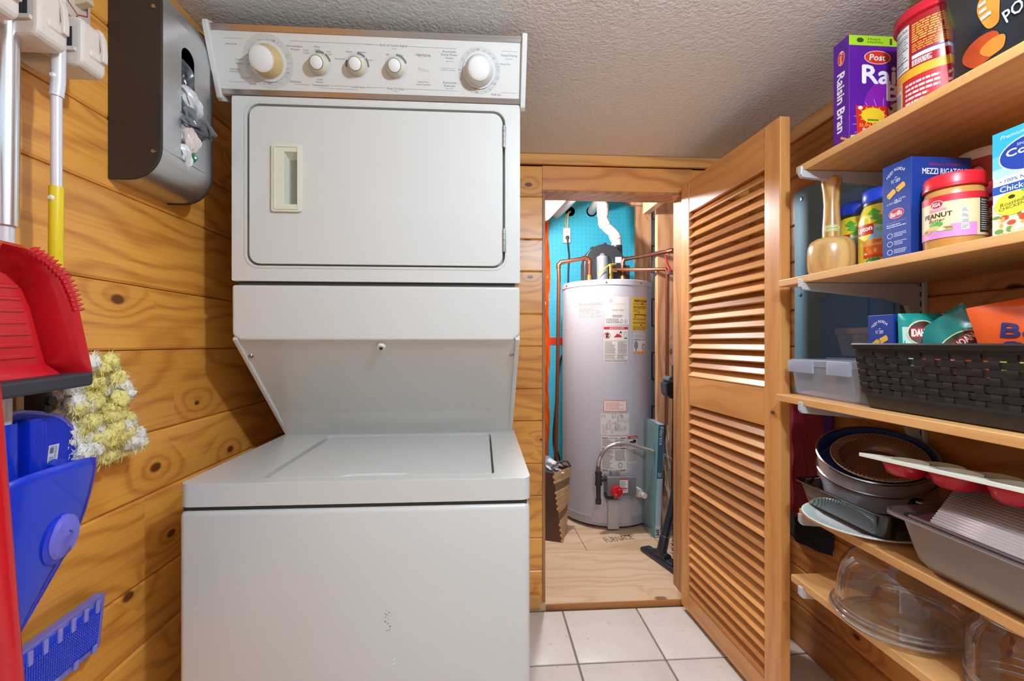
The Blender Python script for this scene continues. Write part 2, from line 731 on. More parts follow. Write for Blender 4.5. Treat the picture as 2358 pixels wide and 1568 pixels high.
def block_mat():
    t = NT('painted_concrete_block')
    co = t.obj()
    n1 = t.noise(co, 35.0, 6.0, 0.7)
    n2 = t.noise(co, 4.0, 3.0)
    c = t.mix(n2, lin('#8f9aa8'), lin('#c3c6ca'))
    c = t.mix(t.math('MULTIPLY', n1, 0.4), c, lin('#6f7f92'))
    t.l(c, t.b.inputs['Base Color'])
    t.b.inputs['Roughness'].default_value = 0.85
    t.bump(n1, 0.6, 0.003)
    return t.m


def foam_mat():
    """blue insulation board with a grid of small printed ticks"""
    t = NT('blue_foam_board')
    co = t.obj()
    sp = t.n('ShaderNodeSeparateXYZ')
    t.l(co, sp.inputs[0])

    def saw(q, p, k):
        return t.math('LESS_THAN', t.math('ABSOLUTE', t.math('SUBTRACT', t.math('FRACT', t.math('DIVIDE', q, p)), 0.5)), k)
    d = t.math('MULTIPLY', saw(sp.outputs[0], 0.031, 0.09), saw(sp.outputs[2], 0.031, 0.16))
    n = t.noise(co, 3.0, 2.0)
    c = t.mix(n, lin('#2fb0cc'), lin('#45c2da'))
    c = t.mix(t.math('MULTIPLY', d, 0.55), c, lin('#1c7f9c'))
    t.l(c, t.b.inputs['Base Color'])
    t.b.inputs['Roughness'].default_value = 0.5
    return t.m


TILE, CEIL, BLOCK, FOAM = tile_mat(), ceiling_mat(), block_mat(), foam_mat()
GROUT = C('#8d7b6b', 0.9, bump=0.3, name='grout')
CLOSETWALL = C('#9a8a78', 0.9, name='unfinished_wall')

# floor: grout bed with separate tiles
floor = struct(Geo().box(XL - 0.1, XR + 0.1, YF, 1.82, -0.06, -0.004).build('floor', GROUT))
TP = 0.302
tm = Geo().rbox(-TP / 2 + 0.0035, TP / 2 - 0.0035, -TP / 2 + 0.0035, TP / 2 - 0.0035, -0.012, 0.0, 0.002, 2).build('tile', TILE, floor, org=(0, 0, 0))
first = True
for i in range(-4, 4):
    for j in range(0, 9):
        x, y = 0.321 + TP * (i + 0.5), 1.507 + TP * 0.5 - TP * j
        if x - TP / 2 < XL - 0.3 or x - TP / 2 > XR or y + TP / 2 > 1.83 + 0.01:
            if j == 0:
                pass
            else:
                continue
        o = tm if first else tm.copy()
        if not first:
            COL.objects.link(o)
        first = False
        o.location = (x, y, R.uniform(-0.0006, 0.0004))
        o.rotation_euler = (0, 0, R.choice((0, PI / 2, PI, -PI / 2)))

struct(Geo().box(-1.7, 2.2, -2.3, YF, -0.06, -0.004).build('floor.002', C('#b89a7c', 0.5, name='unseen_floor')))  # unseen floor behind the camera, added to limit ambient light from low down
struct(Geo().box(-1.7, 2.2, -2.36, -2.3, -0.06, 2.3).build('unseen_wall_front', C('#d8d2c8', 0.7, name='unseen_wall_plaster')))  # unseen wall added to hold back low ambient light on the fronts
# closet floor: one plywood sheet with a saw cut, black marker lettering, front edge strip
ply = struct(Geo().box(CX0, CX1, 1.822, CY, -0.06, 0.022).build('floor.001', PLYW))
pr = Print(lambda u, v, l: (u, v, 0.022 + l), 1, 1)
p0, p1 = onZ(1392, 1244, 0.022), onZ(1456, 1236, 0.022)
mid = (p0 + p1) / 2
pr.text('FURNACE', mid.x, mid.y, (p1 - p0).length * 0.98, 0.055, '#4a3528', z=2, rot=math.atan2(p1.y - p0.y, p1.x - p0.x), bold=0.0)
for a, b in (((1322, 1215), (1352, 1268)), ((1500, 1230), (1545, 1285))):
    q0, q1 = onZ(*a, 0.022), onZ(*b, 0.022)
    pr.line(q0.x, q0.y, q1.x, q1.y, 0.003, '#6a4a34', 1)
pr.build('marker_lettering', ply, org=(0, 0, 0))
Geo().box(DX0, DX1, 1.816, 1.8225, -0.002, 0.021).build('edge_strip', PINE_DARK, ply, org=(0, 0, 0))

# ceiling of the room and of the closet
struct(Geo().box(XL - 0.1, XR + 0.1, -0.2, YB + 0.1, ZC, ZC + 0.05).build('ceiling', CEIL))
struct(Geo().box(CX0 - 0.1, CX1 + 0.1, YB + 0.1, CY + 0.1, CZ, CZ + 0.05).build('ceiling.001', C('#8a6a4c', 0.8, name='subfloor_boards')))

SEAMS = sorted([1.064 + 0.305 * k for k in range(-3, 4)] + [0.89 + 0.305 * k for k in range(-2, 4)] + [0.0])
SEAMS = [z for z in SEAMS if 0 <= z < 1.84] + [1.845]
_PM = {}


def plank_mesh(L, w, mat):
    k = (round(L, 3), round(w, 3), mat.name)
    if k not in _PM:
        g = Geo()
        h, t, b = w / 2 - 0.0008, 0.016, 0.0045
        prof = [(-h, 0), (-h, t - b * 0.8), (-h + b, t), (h - b, t), (h, t - b * 0.8), (h, 0)]
        g.prism(prof, lambda u, v, d: (d, u, v), -L / 2 + 0.0004, L / 2 - 0.0004)
        me = g.build('plank', mat)
        _PM[k] = me.data
        bpy.data.objects.remove(me)
    return _PM[k]


def plank(parent, c, M, L, w, mat, name='plank'):
    o = bpy.data.objects.new(name, plank_mesh(L, w, mat))
    COL.objects.link(o)
    o.parent = parent
    o.matrix_local = Matrix.Translation(c) @ M.to_4x4()
    return o


M_LEFT = Matrix(((0, 0, 1), (1, 0, 0), (0, 1, 0)))       # length +Y, width +Z, face +X
M_BACK = Matrix(((1, 0, 0), (0, 0, -1), (0, 1, 0)))      # length +X, width +Z, face -Y
M_RIGHT = Matrix(((0, 0, -1), (-1, 0, 0), (0, 1, 0)))    # length -Y, width +Z, face -X

wl = struct(Geo().box(XL - 0.10, XL - 0.016, YF, YB + 0.1, 0, ZC).build('wall_left', DARKGAP))
jl = {4: 0.99, 1: 0.4, 7: 0.2, 9: 1.3, 2: 1.2}
for i in range(len(SEAMS) - 1):
    z0, z1 = SEAMS[i], SEAMS[i + 1]
    cuts = [YF] + ([jl[i]] if i in jl else []) + [YB]
    for a, b in zip(cuts, cuts[1:]):
        plank(wl, (XL - 0.016, (a + b) / 2, (z0 + z1) / 2), M_LEFT, b - a, z1 - z0, PINE)

wb = Geo()
wb.box(XL, DX0 - 0.004, YB + 0.016, YB + 0.10, 0, ZC)
wb.box(DX1 + 0.004, XR, YB + 0.016, YB + 0.10, 0, ZC)
wb.box(DX0 - 0.004, DX1 + 0.004, YB + 0.016, YB + 0.10, DZ1 + 0.004, ZC)
wb = struct(wb.build('wall_back', DARKGAP))
for i in range(len(SEAMS) - 1):
    z0, z1 = SEAMS[i], SEAMS[i + 1]
    if z0 > 1.78:
        continue
    if z1 > 1.8:
        z1 = 1.80
    plank(wb, ((XL + 0.243) / 2, YB + 0.016, (z0 + z1) / 2), M_BACK, 0.243 - XL, z1 - z0, PINE)
    plank(wb, ((DX1 + 0.015 + XR) / 2, YB + 0.016, (z0 + z1) / 2), M_BACK, XR - DX1 - 0.015, z1 - z0, PINE)

wr = struct(Geo().box(XR + 0.016, XR + 0.10, YF, YB + 0.1, 0, ZC).build('wall_right', DARKGAP))
PINE_R = wood('shaded_pine', '#d08c44', '#9a5626', '#30140a', axis='x', freq=15, warp=1.4, knots=0.42, rough=0.4, tint=0.26, coat=0.2, contrast=0.55)  # same pine, darker: shade behind the shelves and ageing put into the colour
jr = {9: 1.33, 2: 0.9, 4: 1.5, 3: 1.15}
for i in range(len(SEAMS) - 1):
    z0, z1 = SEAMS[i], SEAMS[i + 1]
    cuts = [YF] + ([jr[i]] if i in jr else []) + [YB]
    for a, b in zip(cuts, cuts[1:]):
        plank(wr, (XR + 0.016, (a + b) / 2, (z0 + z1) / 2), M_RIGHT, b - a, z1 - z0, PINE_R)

# trims: ceiling mouldings, header board over the doorway, jamb, baseboard
struct(Geo().box(XL, XR, YB - 0.016, YB + 0.001, 1.803, ZC - 0.001).build('trim_1', TRIMW, bevel=0.003))
g = Geo().box(XL - 0.0, XL + 0.018, YF, YB - 0.017, 1.785, ZC - 0.001)
struct(g.build('trim_2', wood('left_moulding_pine', '#dca050', '#b87834', axis='y', freq=16, warp=1.0, rough=0.4), bevel=0.004))
g = Geo().box(XR - 0.018, XR, YF, YB - 0.017, 1.795, ZC - 0.001)
struct(g.build('trim_3', wood('right_moulding_pine', '#d0965a', '#ac743e', axis='y', freq=16, warp=1.0, rough=0.4), bevel=0.004))
hd = struct(Geo().box(0.243, 0.872, YB - 0.003, YB + 0.016, 1.70, 1.80).build('trim_4', wood('header_board_pine', '#e09a54', '#bc7436', '#3a1a0c', axis='x', freq=12, warp=1.2, knots=0.55, rough=0.4), bevel=0.002))
g = Geo()
g.box(0.243, DX0, YB - 0.002, YB + 0.10, 0.0, 1.70)                 # left jamb
g.box(DX1, DX1 + 0.013, YB - 0.002, YB + 0.10, 0.0, 1.70)           # right jamb
g.box(0.243, DX1 + 0.013, YB - 0.006, YB + 0.10, DZ1, 1.70)         # head
struct(g.build('trim_5', wood('jamb_pine', '#bd8650', '#9a6436', axis='z', freq=16, warp=1.0, rough=0.45), bevel=0.0015))
struct(Geo().box(XL, 0.236, YB - 0.022, YB + 0.002, 0.0, 0.058).build('baseboard_back', TRIMW, bevel=0.006))

# closet shell
wcb = struct(Geo().box(CX0 - 0.1, CX1 + 0.1, CY + 0.03, CY + 0.12, 0, CZ).build('wall_closet_back', C('#c9c6c0', 0.9, name='closet_back_plaster')))
ORG[wcb.name] = (0, 0, 0)
for z0, z1 in ((0.02, 1.086), (1.092, 2.145)):
    Geo().box(0.40, 1.128, CY - 0.02, CY + 0.03, z0, z1).build('foam_board', FOAM, wcb)
g = Geo().box(1.128, 1.136, CY - 0.024, CY + 0.03, 0.02, 2.15)
g.box(0.40, 1.136, CY - 0.024, CY + 0.03, 2.145, 2.153)
g.build('foil_edge', C('#e8e2e0', 0.5), wcb)
g = Geo().box(0.44, 1.13, CY - 0.023, CY - 0.0195, 1.06, 1.115)
g.build('seam_tape', C('#d8321c', 0.35, name='red_tape'), wcb)
struct(Geo().box(CX0 - 0.1, CX0, YB + 0.1, CY + 0.03, 0, CZ).build('wall_closet_left', CLOSETWALL))
wcr = struct(Geo().box(CX1 + 0.05, CX1 + 0.14, YB + 0.1, CY + 0.03, 0, CZ).build('wall_closet_right', C('#77777a', 0.9, name='mortar')))
blk = None
for r in range(12):
    for k in range(-1, 4):
        y0 = 1.95 + 0.4 * k + (0.2 if r % 2 else 0)
        a, b = max(1.95, y0 + 0.004), min(CY + 0.02, y0 + 0.396)
        if b - a < 0.05:
            continue
        Geo().rbox(CX1, CX1 + 0.06, a, b, 0.2 * r + 0.004, min(CZ, 0.2 * r + 0.196), 0.006, 1).build('concrete_block', BLOCK, wcr, org=(0, 0, 0))
for r in range(12):
    for x0, x1 in ((1.14, 1.38), (1.388, CX1)) if r % 2 else ((1.14, 1.26), (1.268, CX1)):
        Geo().rbox(x0, x1, CY - 0.01, CY + 0.03, 0.2 * r + 0.004, min(CZ, 0.2 * r + 0.196), 0.006, 1).build('concrete_block', BLOCK, wcb)
# back side of the partition above the closet doorway
struct(Geo().box(CX0 - 0.1, CX1 + 0.14, YB + 0.09, YB + 0.10, ZC, CZ + 0.05).build('wall_closet_front', CLOSETWALL))

# bare framing: studs and joists
def beam(x0, x1, y0, y1, z0, z1, mat, label=None):
    c = ((x0 + x1) / 2, (y0 + y1) / 2, z0)
    return Geo().box(x0, x1, y0, y1, z0, z1).build('stud' if mat is STUDW else 'joist', mat, org=c, bevel=0.002)


a, b = onY(1465, 600, 3.02), onY(1500, 600, 3.02)
tag(beam(a.x, b.x, 3.02, 3.06, 0.022, 2.02, STUDW), 'bare lumber stud standing just behind the water heater on its right', 'stud')
a, b = onY(1514, 600, 2.50), onY(1557, 600, 2.50)
tag(beam(a.x, b.x, 2.50, 2.54, 0.022, CZ, STUDW), 'bare lumber stud behind the red-handled valve and copper pipes', 'stud')
a, b = onY(1524, 900, 2.40), onY(1560, 900, 2.40)
a0 = onY(1444, 470, 3.0)
tag(beam(a0.x, a0.x + 0.30, 2.981, 3.0199, 2.00, 2.10, JOISTW), 'short lumber cross piece between the two closet studs', 'joist')
tag(beam(0.42, 1.36, CY - 0.075, CY - 0.036, 2.16, 2.29, JOISTW), 'lumber joist above the blue foam board at the closet back', 'joist')
tag(beam(0.84, 0.88, 2.0, CY - 0.08, 2.17, 2.29, wood('long_joist_lumber', '#cda078', '#a87850', axis='y', freq=16)), 'lumber joist running front to back over the water heater', 'joist')
a1 = onY(1500, 452, 2.25)
tag(beam(0.90, 0.94, 1.945, 2.4995, 1.80, 1.90, wood('side_joist_lumber', '#d2a67e', '#b07e54', axis='y', freq=16)), 'lumber block at the top right of the closet beside the louvered door', 'joist')

# ------------------------------------------------------------------ louvered door, standing open
dr = thing('door_1', None, None, (0.803, 1.79, 0.022), math.atan2(-0.575, 0.026), world=False)
dr['kind'] = 'structure'
DL, DH, DT = 0.5756, 1.69, 0.031


def dwood(axis, tone=None):
    k = ('dw', axis)
    if k not in _MC:
        _MC[k] = wood('door_wood_' + axis, '#d69452', '#b6743c', axis=axis, freq=16, warp=0.8, rough=0.36, tint=0.14, contrast=0.45)
    return _MC[k]


for x0, x1 in ((0.0, 0.062), (DL - 0.068, DL)):
    Geo().box(x0, x1, 0, DT, 0, DH).build('stile', dwood('z'), dr, bevel=0.0025)
RAILS = ((0.0, 0.070), (0.812, 0.922), (1.566, DH))
for z0, z1 in RAILS:
    Geo().box(0.062, DL - 0.068, 0.002, DT - 0.002, z0, z1).build('rail', dwood('xz'), dr, bevel=0.0015)
st = Geo()
prof = [(-0.0015, 0.0), (0.0035, -0.0035), (0.0265, 0.0265), (0.0215, 0.0300)]
st.prism([(q[0], q[1]) for q in prof], lambda u, v, d: (d, u, v), 0.0605, DL - 0.0665)
slat = st.build('slat', SLATW, dr, bevel=0.001, seg=1)
first = True
for z0, z1, n in ((0.922, 1.566, 18), (0.070, 0.812, 20)):
    p = (z1 - z0) / n
    for k in range(n):
        o = slat if first else slat.copy()
        if not first:
            COL.objects.link(o)
        first = False
        o.location = (0, 0, z0 + 0.006 + p * k)
        o.rotation_euler = (R.uniform(-0.012, 0.012), 0, 0)
for z in (0.073, 0.925):
    Geo().box(0.062, DL - 0.068, 0.003, 0.007, z - 0.003, z + 0.002).build('bead', C('#d2aa80', 0.5), dr)
g = Geo().cyl((DL - 0.028, -0.004, 0.858), (DL - 0.028, 0.002, 0.858), 0.005, 0.006, 12)
g.build('pin', C('#8a8480', 0.3, 0.9), dr)
# ------------------------------------------------------------------ stacked washer and dryer
WHITE = C('#d3d2cc', 0.28, var=0.012, scale=6, coat=0.3, name='appliance_enamel')
WHITE2 = C('#d6d5cf', 0.35, var=0.015, scale=6, name='console_face')
GAPD = C('#3c3d38', 0.7, name='seam_shadow_fill')  # dark filler for open seams, their shade put into the colour
GROOVE = C('#a5a79c', 0.5, var=0.03, name='door_channel')
CREAM = C('#e4e2d2', 0.4, var=0.02, name='cream_plastic')
CHROME = brushed('chrome_strip', '#b7aaa2', 'x', 0.22, 0.1)
STEEL = C('#b8b8b6', 0.25, 1.0, var=0.05, name='bright_steel')

WX0, WX1 = -0.573, 0.0945
DX_0, DX_1 = -0.574, 0.0895
WF, DF = 0.895, 1.08            # front planes of washer and dryer
BK = 1.70
lc = thing('laundry_center', 'white stacked washer and dryer with dial console against the back wall', 'washer dryer', (-0.24, 1.3, 0.0))

Geo().rbox(WX0, WX1, WF, BK, 0.012, 0.761, 0.012, 3).build('washer_cabinet', WHITE, lc)
g = Geo()
for x in (WX0 + 0.05, WX1 - 0.05):
    for y in (WF + 0.06, BK - 0.06):
        Geo().cyl((x, y, 0.0), (x, y, 0.014), 0.02, 0.02, 12).build('levelling_foot', C('#333333', 0.6), lc)
Geo().box(WX0 + 0.006, WX1 - 0.006, WF + 0.006, BK - 0.01, 0.759, 0.770).build('seam', GAPD, lc)

# washer top: slab with rounded front edge and a sunk lid opening
ZT = 0.812
lid = [onZ(588, 1101, ZT), onZ(1108, 1088, ZT), onZ(1103, 996, ZT), onZ(736, 1000, ZT)]
lx0, lx1, ly0, ly1 = -0.441, 0.024, 0.925, 1.335
g = Geo()
outer = rrect(WX0 - 0.001, WF - 0.001, WX1 + 0.001, 1.40, 0.02, 6)
hole = rrect(lx0, ly0, lx1, ly1, 0.014, 4)
g.prism(outer, lambda u, v, d: (u, v, d), 0.768, ZT, 0, [hole])
wt = g.build('washer_top', WHITE, lc, bevel=0.013, seg=4)
g = Geo()
g.box(lx0, lx1, ly0, ly1, 0.768, 0.796)
g.build('lid_recess', GROOVE, wt)
g = Geo()
cx = (lx0 + lx1) / 2 - 0.005
lo = rrect(lx0 + 0.011, ly0 + 0.007, lx1 - 0.004, ly1 - 0.006, 0.016, 5)
notch = [(cx + 0.075, ly0 + 0.007), (cx + 0.055, ly0 + 0.024), (cx - 0.055, ly0 + 0.024), (cx - 0.075, ly0 + 0.007)]
k = next(i for i, p in enumerate(lo) if p[0] > cx and p[1] < ly0 + 0.03)
lo2 = [p for p in lo]
# insert the finger notch in the front edge (the outline starts at the lower right corner)
lo2 = lo2 + notch[::-1]
g.prism(lo2, lambda u, v, d: (u, v, d), 0.797, ZT - 0.0025)
g.build('washer_lid', WHITE, lc, bevel=0.004, seg=3)
Geo().rbox(cx - 0.05, cx + 0.05, ly0 + 0.004, ly0 + 0.02, 0.797, 0.806, 0.004, 3).build('lid_grip', WHITE, lc)

# slanting back panel between washer and dryer
P_top, P_bot = Vector((0, DF + 0.008, 1.086)), Vector((0, 1.362, 0.816))
dv = (P_bot - P_top)
LS = dv.length
dv.normalize()
nrm = Vector((0, dv.z, -dv.y))
if nrm.y > 0:
    nrm = -nrm


def slant(u, v, d):              # u across, v down the slope, d out of the panel
    p = P_top + dv * v + nrm * d
    return (u, p.y, p.z)


g = Geo()
g.prism([(DX_0 + 0.012, 0.0), (DX_1 - 0.012, 0.0), (DX_1 - 0.012, LS), (DX_0 + 0.012, LS)], slant, -0.02, 0.0)
g.build('slanted_panel', WHITE, lc)
for a, b in ((DX_0, DX_0 + 0.012), (DX_1 - 0.012, DX_1)):
    g = Geo()
    g.prism([(a, -0.006), (b, -0.006), (b, LS), (a, LS)], slant, -0.03, 0.005)
    g.build('side_rail', WHITE, lc, bevel=0.003)
g = Geo()
for sgn, x in ((1, DX_0), (-1, DX_1)):
    pass
g.prism([(DX_0 + 0.01, LS - 0.004), (DX_1 - 0.01, LS - 0.004), (DX_1 - 0.01, LS + 0.006), (DX_0 + 0.01, LS + 0.006)], slant, -0.01, 0.003)
g.build('seam', GAPD, lc)
Ns = Vector(nrm)
for px, py, r, dep, m in ((879, 795, 0.0105, 0.010, CREAM), (578, 819, 0.006, 0.003, STEEL), (1178, 818, 0.006, 0.003, STEEL)):
    p = on_plane(px, py, P_top, Ns)
    g = Geo()
    g.cyl(p, p + Ns * dep, r, r * 0.85, 20)
    g.cyl(p + Ns * dep, p + Ns * (dep + 0.002), r * 0.45, r * 0.4, 14, 1)
    g.build('bumper' if r > 0.01 else 'screw', [m, GAPD if r > 0.01 else STEEL], lc)

# support frame panel over the slant (the dryer sits on it)
g = Geo()
lowp = [(DX_0, 1.098), (DX_0 + 0.018, 1.084), (DX_1 - 0.018, 1.084), (DX_1, 1.098), (DX_1, 1.212), (DX_0, 1.212)]
g.prism(lowp, lambda u, v, d: (u, d, v), BK, DF)
g.build('lower_front_panel', WHITE, lc, bevel=0.006, seg=3)
Geo().box(DX_0 + 0.012, DX_1 - 0.012, DF + 0.008, BK - 0.02, 1.210, 1.2215).build('seam', GAPD, lc)
# body behind the slant
g = Geo()
g.prism([(P_top.y + 0.03, 1.084), (1.375, 0.79), (BK, 0.79), (BK, 1.084)], lambda u, v, d: (d, u, v), DX_0 + 0.004, DX_1 - 0.004)
g.build('rear_housing', WHITE, lc)

# dryer: cabinet front with a rounded opening, the door sits in it
fa = onY(569, 235, DF)
dz0, dz1 = 1.2535, 1.632
dx0, dx1 = -0.543, 0.0565
g = Geo()
g.prism(rrect(DX_0, 1.221, DX_1, 1.646, 0.004, 3), lambda u, v, d: (u, d, v), DF + 0.03, DF, 0, [rrect(dx0, dz0, dx1, dz1, 0.030, 7)])
g.box(DX_0, DX_1, DF + 0.018, BK, 1.221, 1.646)
dc = g.build('dryer_cabinet', WHITE, lc, bevel=0.007, seg=3)
g = Geo()
g.prism(rrect(dx0 - 0.003, dz0 - 0.003, dx1 + 0.003, dz1 + 0.003, 0.032, 7), lambda u, v, d: (u, d, v), DF + 0.014, DF - 0.0012, 0,
        [rrect(dx0 + 0.003, dz0 + 0.003, dx1 - 0.003, dz1 - 0.003, 0.028, 7)])
g.build('door_surround', C('#cfd0c8', 0.3, var=0.02), lc, bevel=0.0015)
Geo().box(dx0, dx1, DF + 0.013, DF + 0.0175, dz0, dz1).build('door_gasket', GROOVE, lc)
g = Geo()
hx0, hx1, hz0, hz1 = -0.4815, -0.4145, 1.379, 1.534
g.prism(rrect(dx0 + 0.010, dz0 + 0.007, dx1 - 0.009, dz1 - 0.010, 0.024, 7), lambda u, v, d: (u, d, v), DF + 0.012, DF - 0.004, 0,
        [[(hx0 + 0.01, hz0 + 0.01), (hx1 - 0.01, hz0 + 0.01), (hx1 - 0.01, hz1 - 0.01), (hx0 + 0.01, hz1 - 0.01)]])
dd = g.build('dryer_door', WHITE, lc, bevel=0.004, seg=3)
# cream cup handle
g = Geo()
cup = (-0.4535, -0.4215, 1.396, 1.516)
g.prism(rrect(hx0, hz0, hx1, hz1, 0.005, 3), lambda u, v, d: (u, d, v), DF - 0.004, DF - 0.0105, 0, [[(cup[0], cup[2]), (cup[1], cup[2]), (cup[1], cup[3]), (cup[0], cup[3])]])
x0, x1, z0, z1 = cup
yb, yf = DF + 0.024, DF - 0.008
g.add([(x0, yf, z0), (x1, yf, z0), (x1, yf, z1), (x0, yf, z1), (x0 + 0.004, yb, z0 + 0.004), (x1 - 0.010, yb, z0 + 0.004), (x1 - 0.010, yb, z1 - 0.016), (x0 + 0.004, yb, z1 - 0.016)],
      [(4, 5, 6, 7), (0, 1, 5, 4), (1, 2, 6, 5), (2, 3, 7, 6), (3, 0, 4, 7)])
g.build('door_handle', C('#dcdac4', 0.4, var=0.03, scale=60), dd, bevel=0.0012)
g = Geo()
g.prism(rrect(hx0 + 0.006, hz0 + 0.005, hx1 - 0.006, hz1 - 0.005, 0.003, 3), lambda u, v, d: (u, d, v), DF - 0.0105, DF - 0.0122, 0, [rrect(hx0 + 0.0085, hz0 + 0.0075, hx1 - 0.0085, hz1 - 0.0075, 0.003, 3)])
g.build('handle_rim', C('#dcdac4', 0.4, var=0.03, scale=60), dd)
for py0, py1 in ((290, 340), (527, 580)):
    p, q = onY(1160.5, py0, DF - 0.006), onY(1160.5, py1, DF - 0.006)
    g = Geo()
    n = 4
    for k in range(n):
        a = p + (q - p) * (k / n)
        b = p + (q - p) * ((k + 0.93) / n)
        g.cyl(a, b, 0.0034, 0.0034, 12)
    g.box(p.x - 0.006, p.x + 0.006, DF - 0.003, DF + 0.004, q.z, p.z)
    g.build('hinge', STEEL, dd)

# console, leaning out at the top
A0 = Vector((0, 1.081, 1.647))
A1 = Vector((0, 1.029, 1.776))
cv = (A1 - A0)
CH = cv.length
cv.normalize()
cn = Vector((0, -cv.z, cv.y))        # out of the face, towards the viewer
CXL, CXR = -0.5945, 0.0905


def con(u, v, d):
    p = A0 + cv * v + cn * d
    return (u, p.y, p.z)


g = Geo()
g.prism([(CXL, 0.0), (CXR, 0.0), (CXR, CH), (CXL, CH)], con, -0.075, -0.003)
console = g.build('console', WHITE, lc)
g = Geo()
g.prism([(CXL, 0.013), (CXR, 0.013), (CXR, CH - 0.013), (CXL, CH - 0.013)], con, -0.004, 0.0)
g.build('control_panel', WHITE2, console)
g = Geo()
g.prism([(CXL, 0.001), (CXR, 0.001), (CXR, 0.013), (CXL, 0.013)], con, -0.004, 0.002)
g.build('chrome_strip', CHROME, console, bevel=0.001)
g = Geo()
g.prism([(CXL, CH - 0.013), (CXR, CH - 0.013), (CXR, CH), (CXL, CH)], con, -0.004, 0.002)
g.build('chrome_strip', CHROME, console, bevel=0.001)
for x0, x1 in ((CXL - 0.011, CXL + 0.001), (CXR - 0.001, CXR + 0.011)):
    g = Geo()
    g.prism([(-0.08, -0.012), (0.0, -0.014), (0.009, -0.006), (0.010, CH - 0.004), (0.006, CH + 0.006), (-0.08, CH + 0.004)], lambda d, v, u: con(u, v, d), x0, x1)
    g.build('end_cap', WHITE, console, bevel=0.002)


def conuv(px, py):
    p = on_plane(px, py, A0, cn)
    return p.x, (p - A0).dot(cv)


pr = Print(lambda u, v, l: con(u, v, l), 1, 1, 0.00012)
INK, INKL, RED = '#77777a', '#97989a', '#b8404a'


def z4(zx, zy):
    return 480 + zx / 6.205, 40 + zy / 6.205


def z5(zx, zy):
    return 840 + zx / 6.205, 60 + zy / 6.205


def ctext(zf, items, col=INK):
    for s, x, y, w, h in items:
        u, v = conuv(*zf(x, y))
        u1, _ = conuv(*zf(x + w / 2, y))
        u0, _ = conuv(*zf(x - w / 2, y))
        _, va = conuv(*zf(x, y - h / 2))
        _, vb = conuv(*zf(x, y + h / 2))
        pr.text(s, u, v, u1 - u0, (va - vb) * 0.92, col, z=3)


def cline(zf, x0, y0, x1, y1, t=0.0007, col=INKL):
    a, b = conuv(*zf(x0, y0)), conuv(*zf(x1, y1))
    pr.line(a[0], a[1], b[0], b[1], t, col, 2)


dial_c = {}
for key, (px, py, r) in {'timer': (618, 142, 0.0545), 'dry': (1103.5, 163, 0.0485)}.items():
    u, v = conuv(px, py)
    dial_c[key] = (u, v)
    pr.disc(u, v, r, r, '#c9c9c4', 1, 48)
ctext(z4, [('Normal', 322, 375, 152, 28), ('Super', 440, 603, 122, 34), ('Wash', 444, 658, 115, 30), ('Pull Start', 385, 740, 145, 22), ('Push Stop', 380, 776, 150, 24),
           ('Pre Wash', 543, 862, 155, 22), ('Soak', 640, 950, 105, 30), ('Permanent', 1233, 410, 222, 32), ('Press', 1238, 457, 115, 30), ('Delicate', 1246, 917, 160, 32),
           ('Cold', 1390, 472, 75, 25), ('Cold', 1396, 510, 75, 25), ('Warm', 1550, 420, 90, 26), ('Cold', 1553, 460, 72, 25), ('Hot', 1716, 490, 55, 25), ('Cold', 1720, 527, 72, 25),
           ('Wash', 1590, 888, 80, 24), ('Rinse', 1593, 925, 95, 24), ('Temperature', 1600, 973, 240, 38), ('Washer', 1870, 1022, 90, 16), ('Load Size', 2138, 996, 190, 32),
           ('Small', 2007, 490, 85, 24), ('Medium', 2198, 498, 120, 24), ('Large', 2305, 612, 85, 28), ('Ex-Small', 1880, 592, 140, 24)])
ctext(z4, [('Rinse', 752, 322, 80, 16), ('Spin', 845, 318, 60, 20), ('10', 990, 366, 35, 24), ('6', 1036, 405, 18, 24), ('14', 560, 540, 36, 24), ('18', 562, 610, 36, 24), ('12', 575, 470, 34, 24),
           ('Spin', 585, 710, 60, 20), ('4', 634, 803, 16, 24), ('20', 804, 938, 36, 26), ('Spin', 930, 965, 55, 18), ('Rinse', 998, 936, 80, 16), ('8', 1117, 848, 18, 24),
           ('Spin', 1148, 737, 58, 20), ('Rinse', 1155, 657, 70, 16), ('Cool', 1120, 522, 50, 16), ('Down', 1130, 550, 60, 16), ('Rinse', 1140, 578, 60, 16)], INKL)
ctext(z4, [('Off', 928, 336, 50, 32), ('Off', 574, 663, 50, 26), ('Off', 870, 946, 50, 28), ('Off', 1136, 795, 48, 26)], RED)
for ln in ((205, 292, 478, 302), (1165, 335, 2358, 388), (290, 915, 555, 927), (1230, 955, 1462, 966), (1738, 975, 2022, 988), (2250, 998, 2358, 1003), (1600, 1008, 1810, 1018), (1930, 1026, 2138, 1034)):
    cline(z4, *ln)
ctext(z5, [('End of Cycle Signal', 412, 282, 390, 46), ('Dryer', 418, 327, 70, 20), ('On', 523, 416, 48, 26), ('Heavy Duty', 837, 800, 160, 28), ('Large Capacity', 838, 838, 205, 30),
           ('Push To Start', 447, 895, 250, 36), ('Dryer', 448, 932, 66, 20), ('Automatic', 1208, 365, 200, 34), ('Perm Press', 1205, 411, 228, 32), ('Heavy', 1210, 460, 118, 38), ('High Heat', 1212, 506, 110, 16),
           ('Automatic', 1213, 808, 200, 34), ('Delicate', 1213, 855, 155, 34), ('Low Heat', 1213, 893, 105, 16), ('Timed Drying', 2058, 427, 235, 44), ('High Heat', 2062, 474, 110, 16),
           ('Damp Dry', 2008, 547, 142, 30), ('Fluff Air', 1880, 982, 142, 38)])
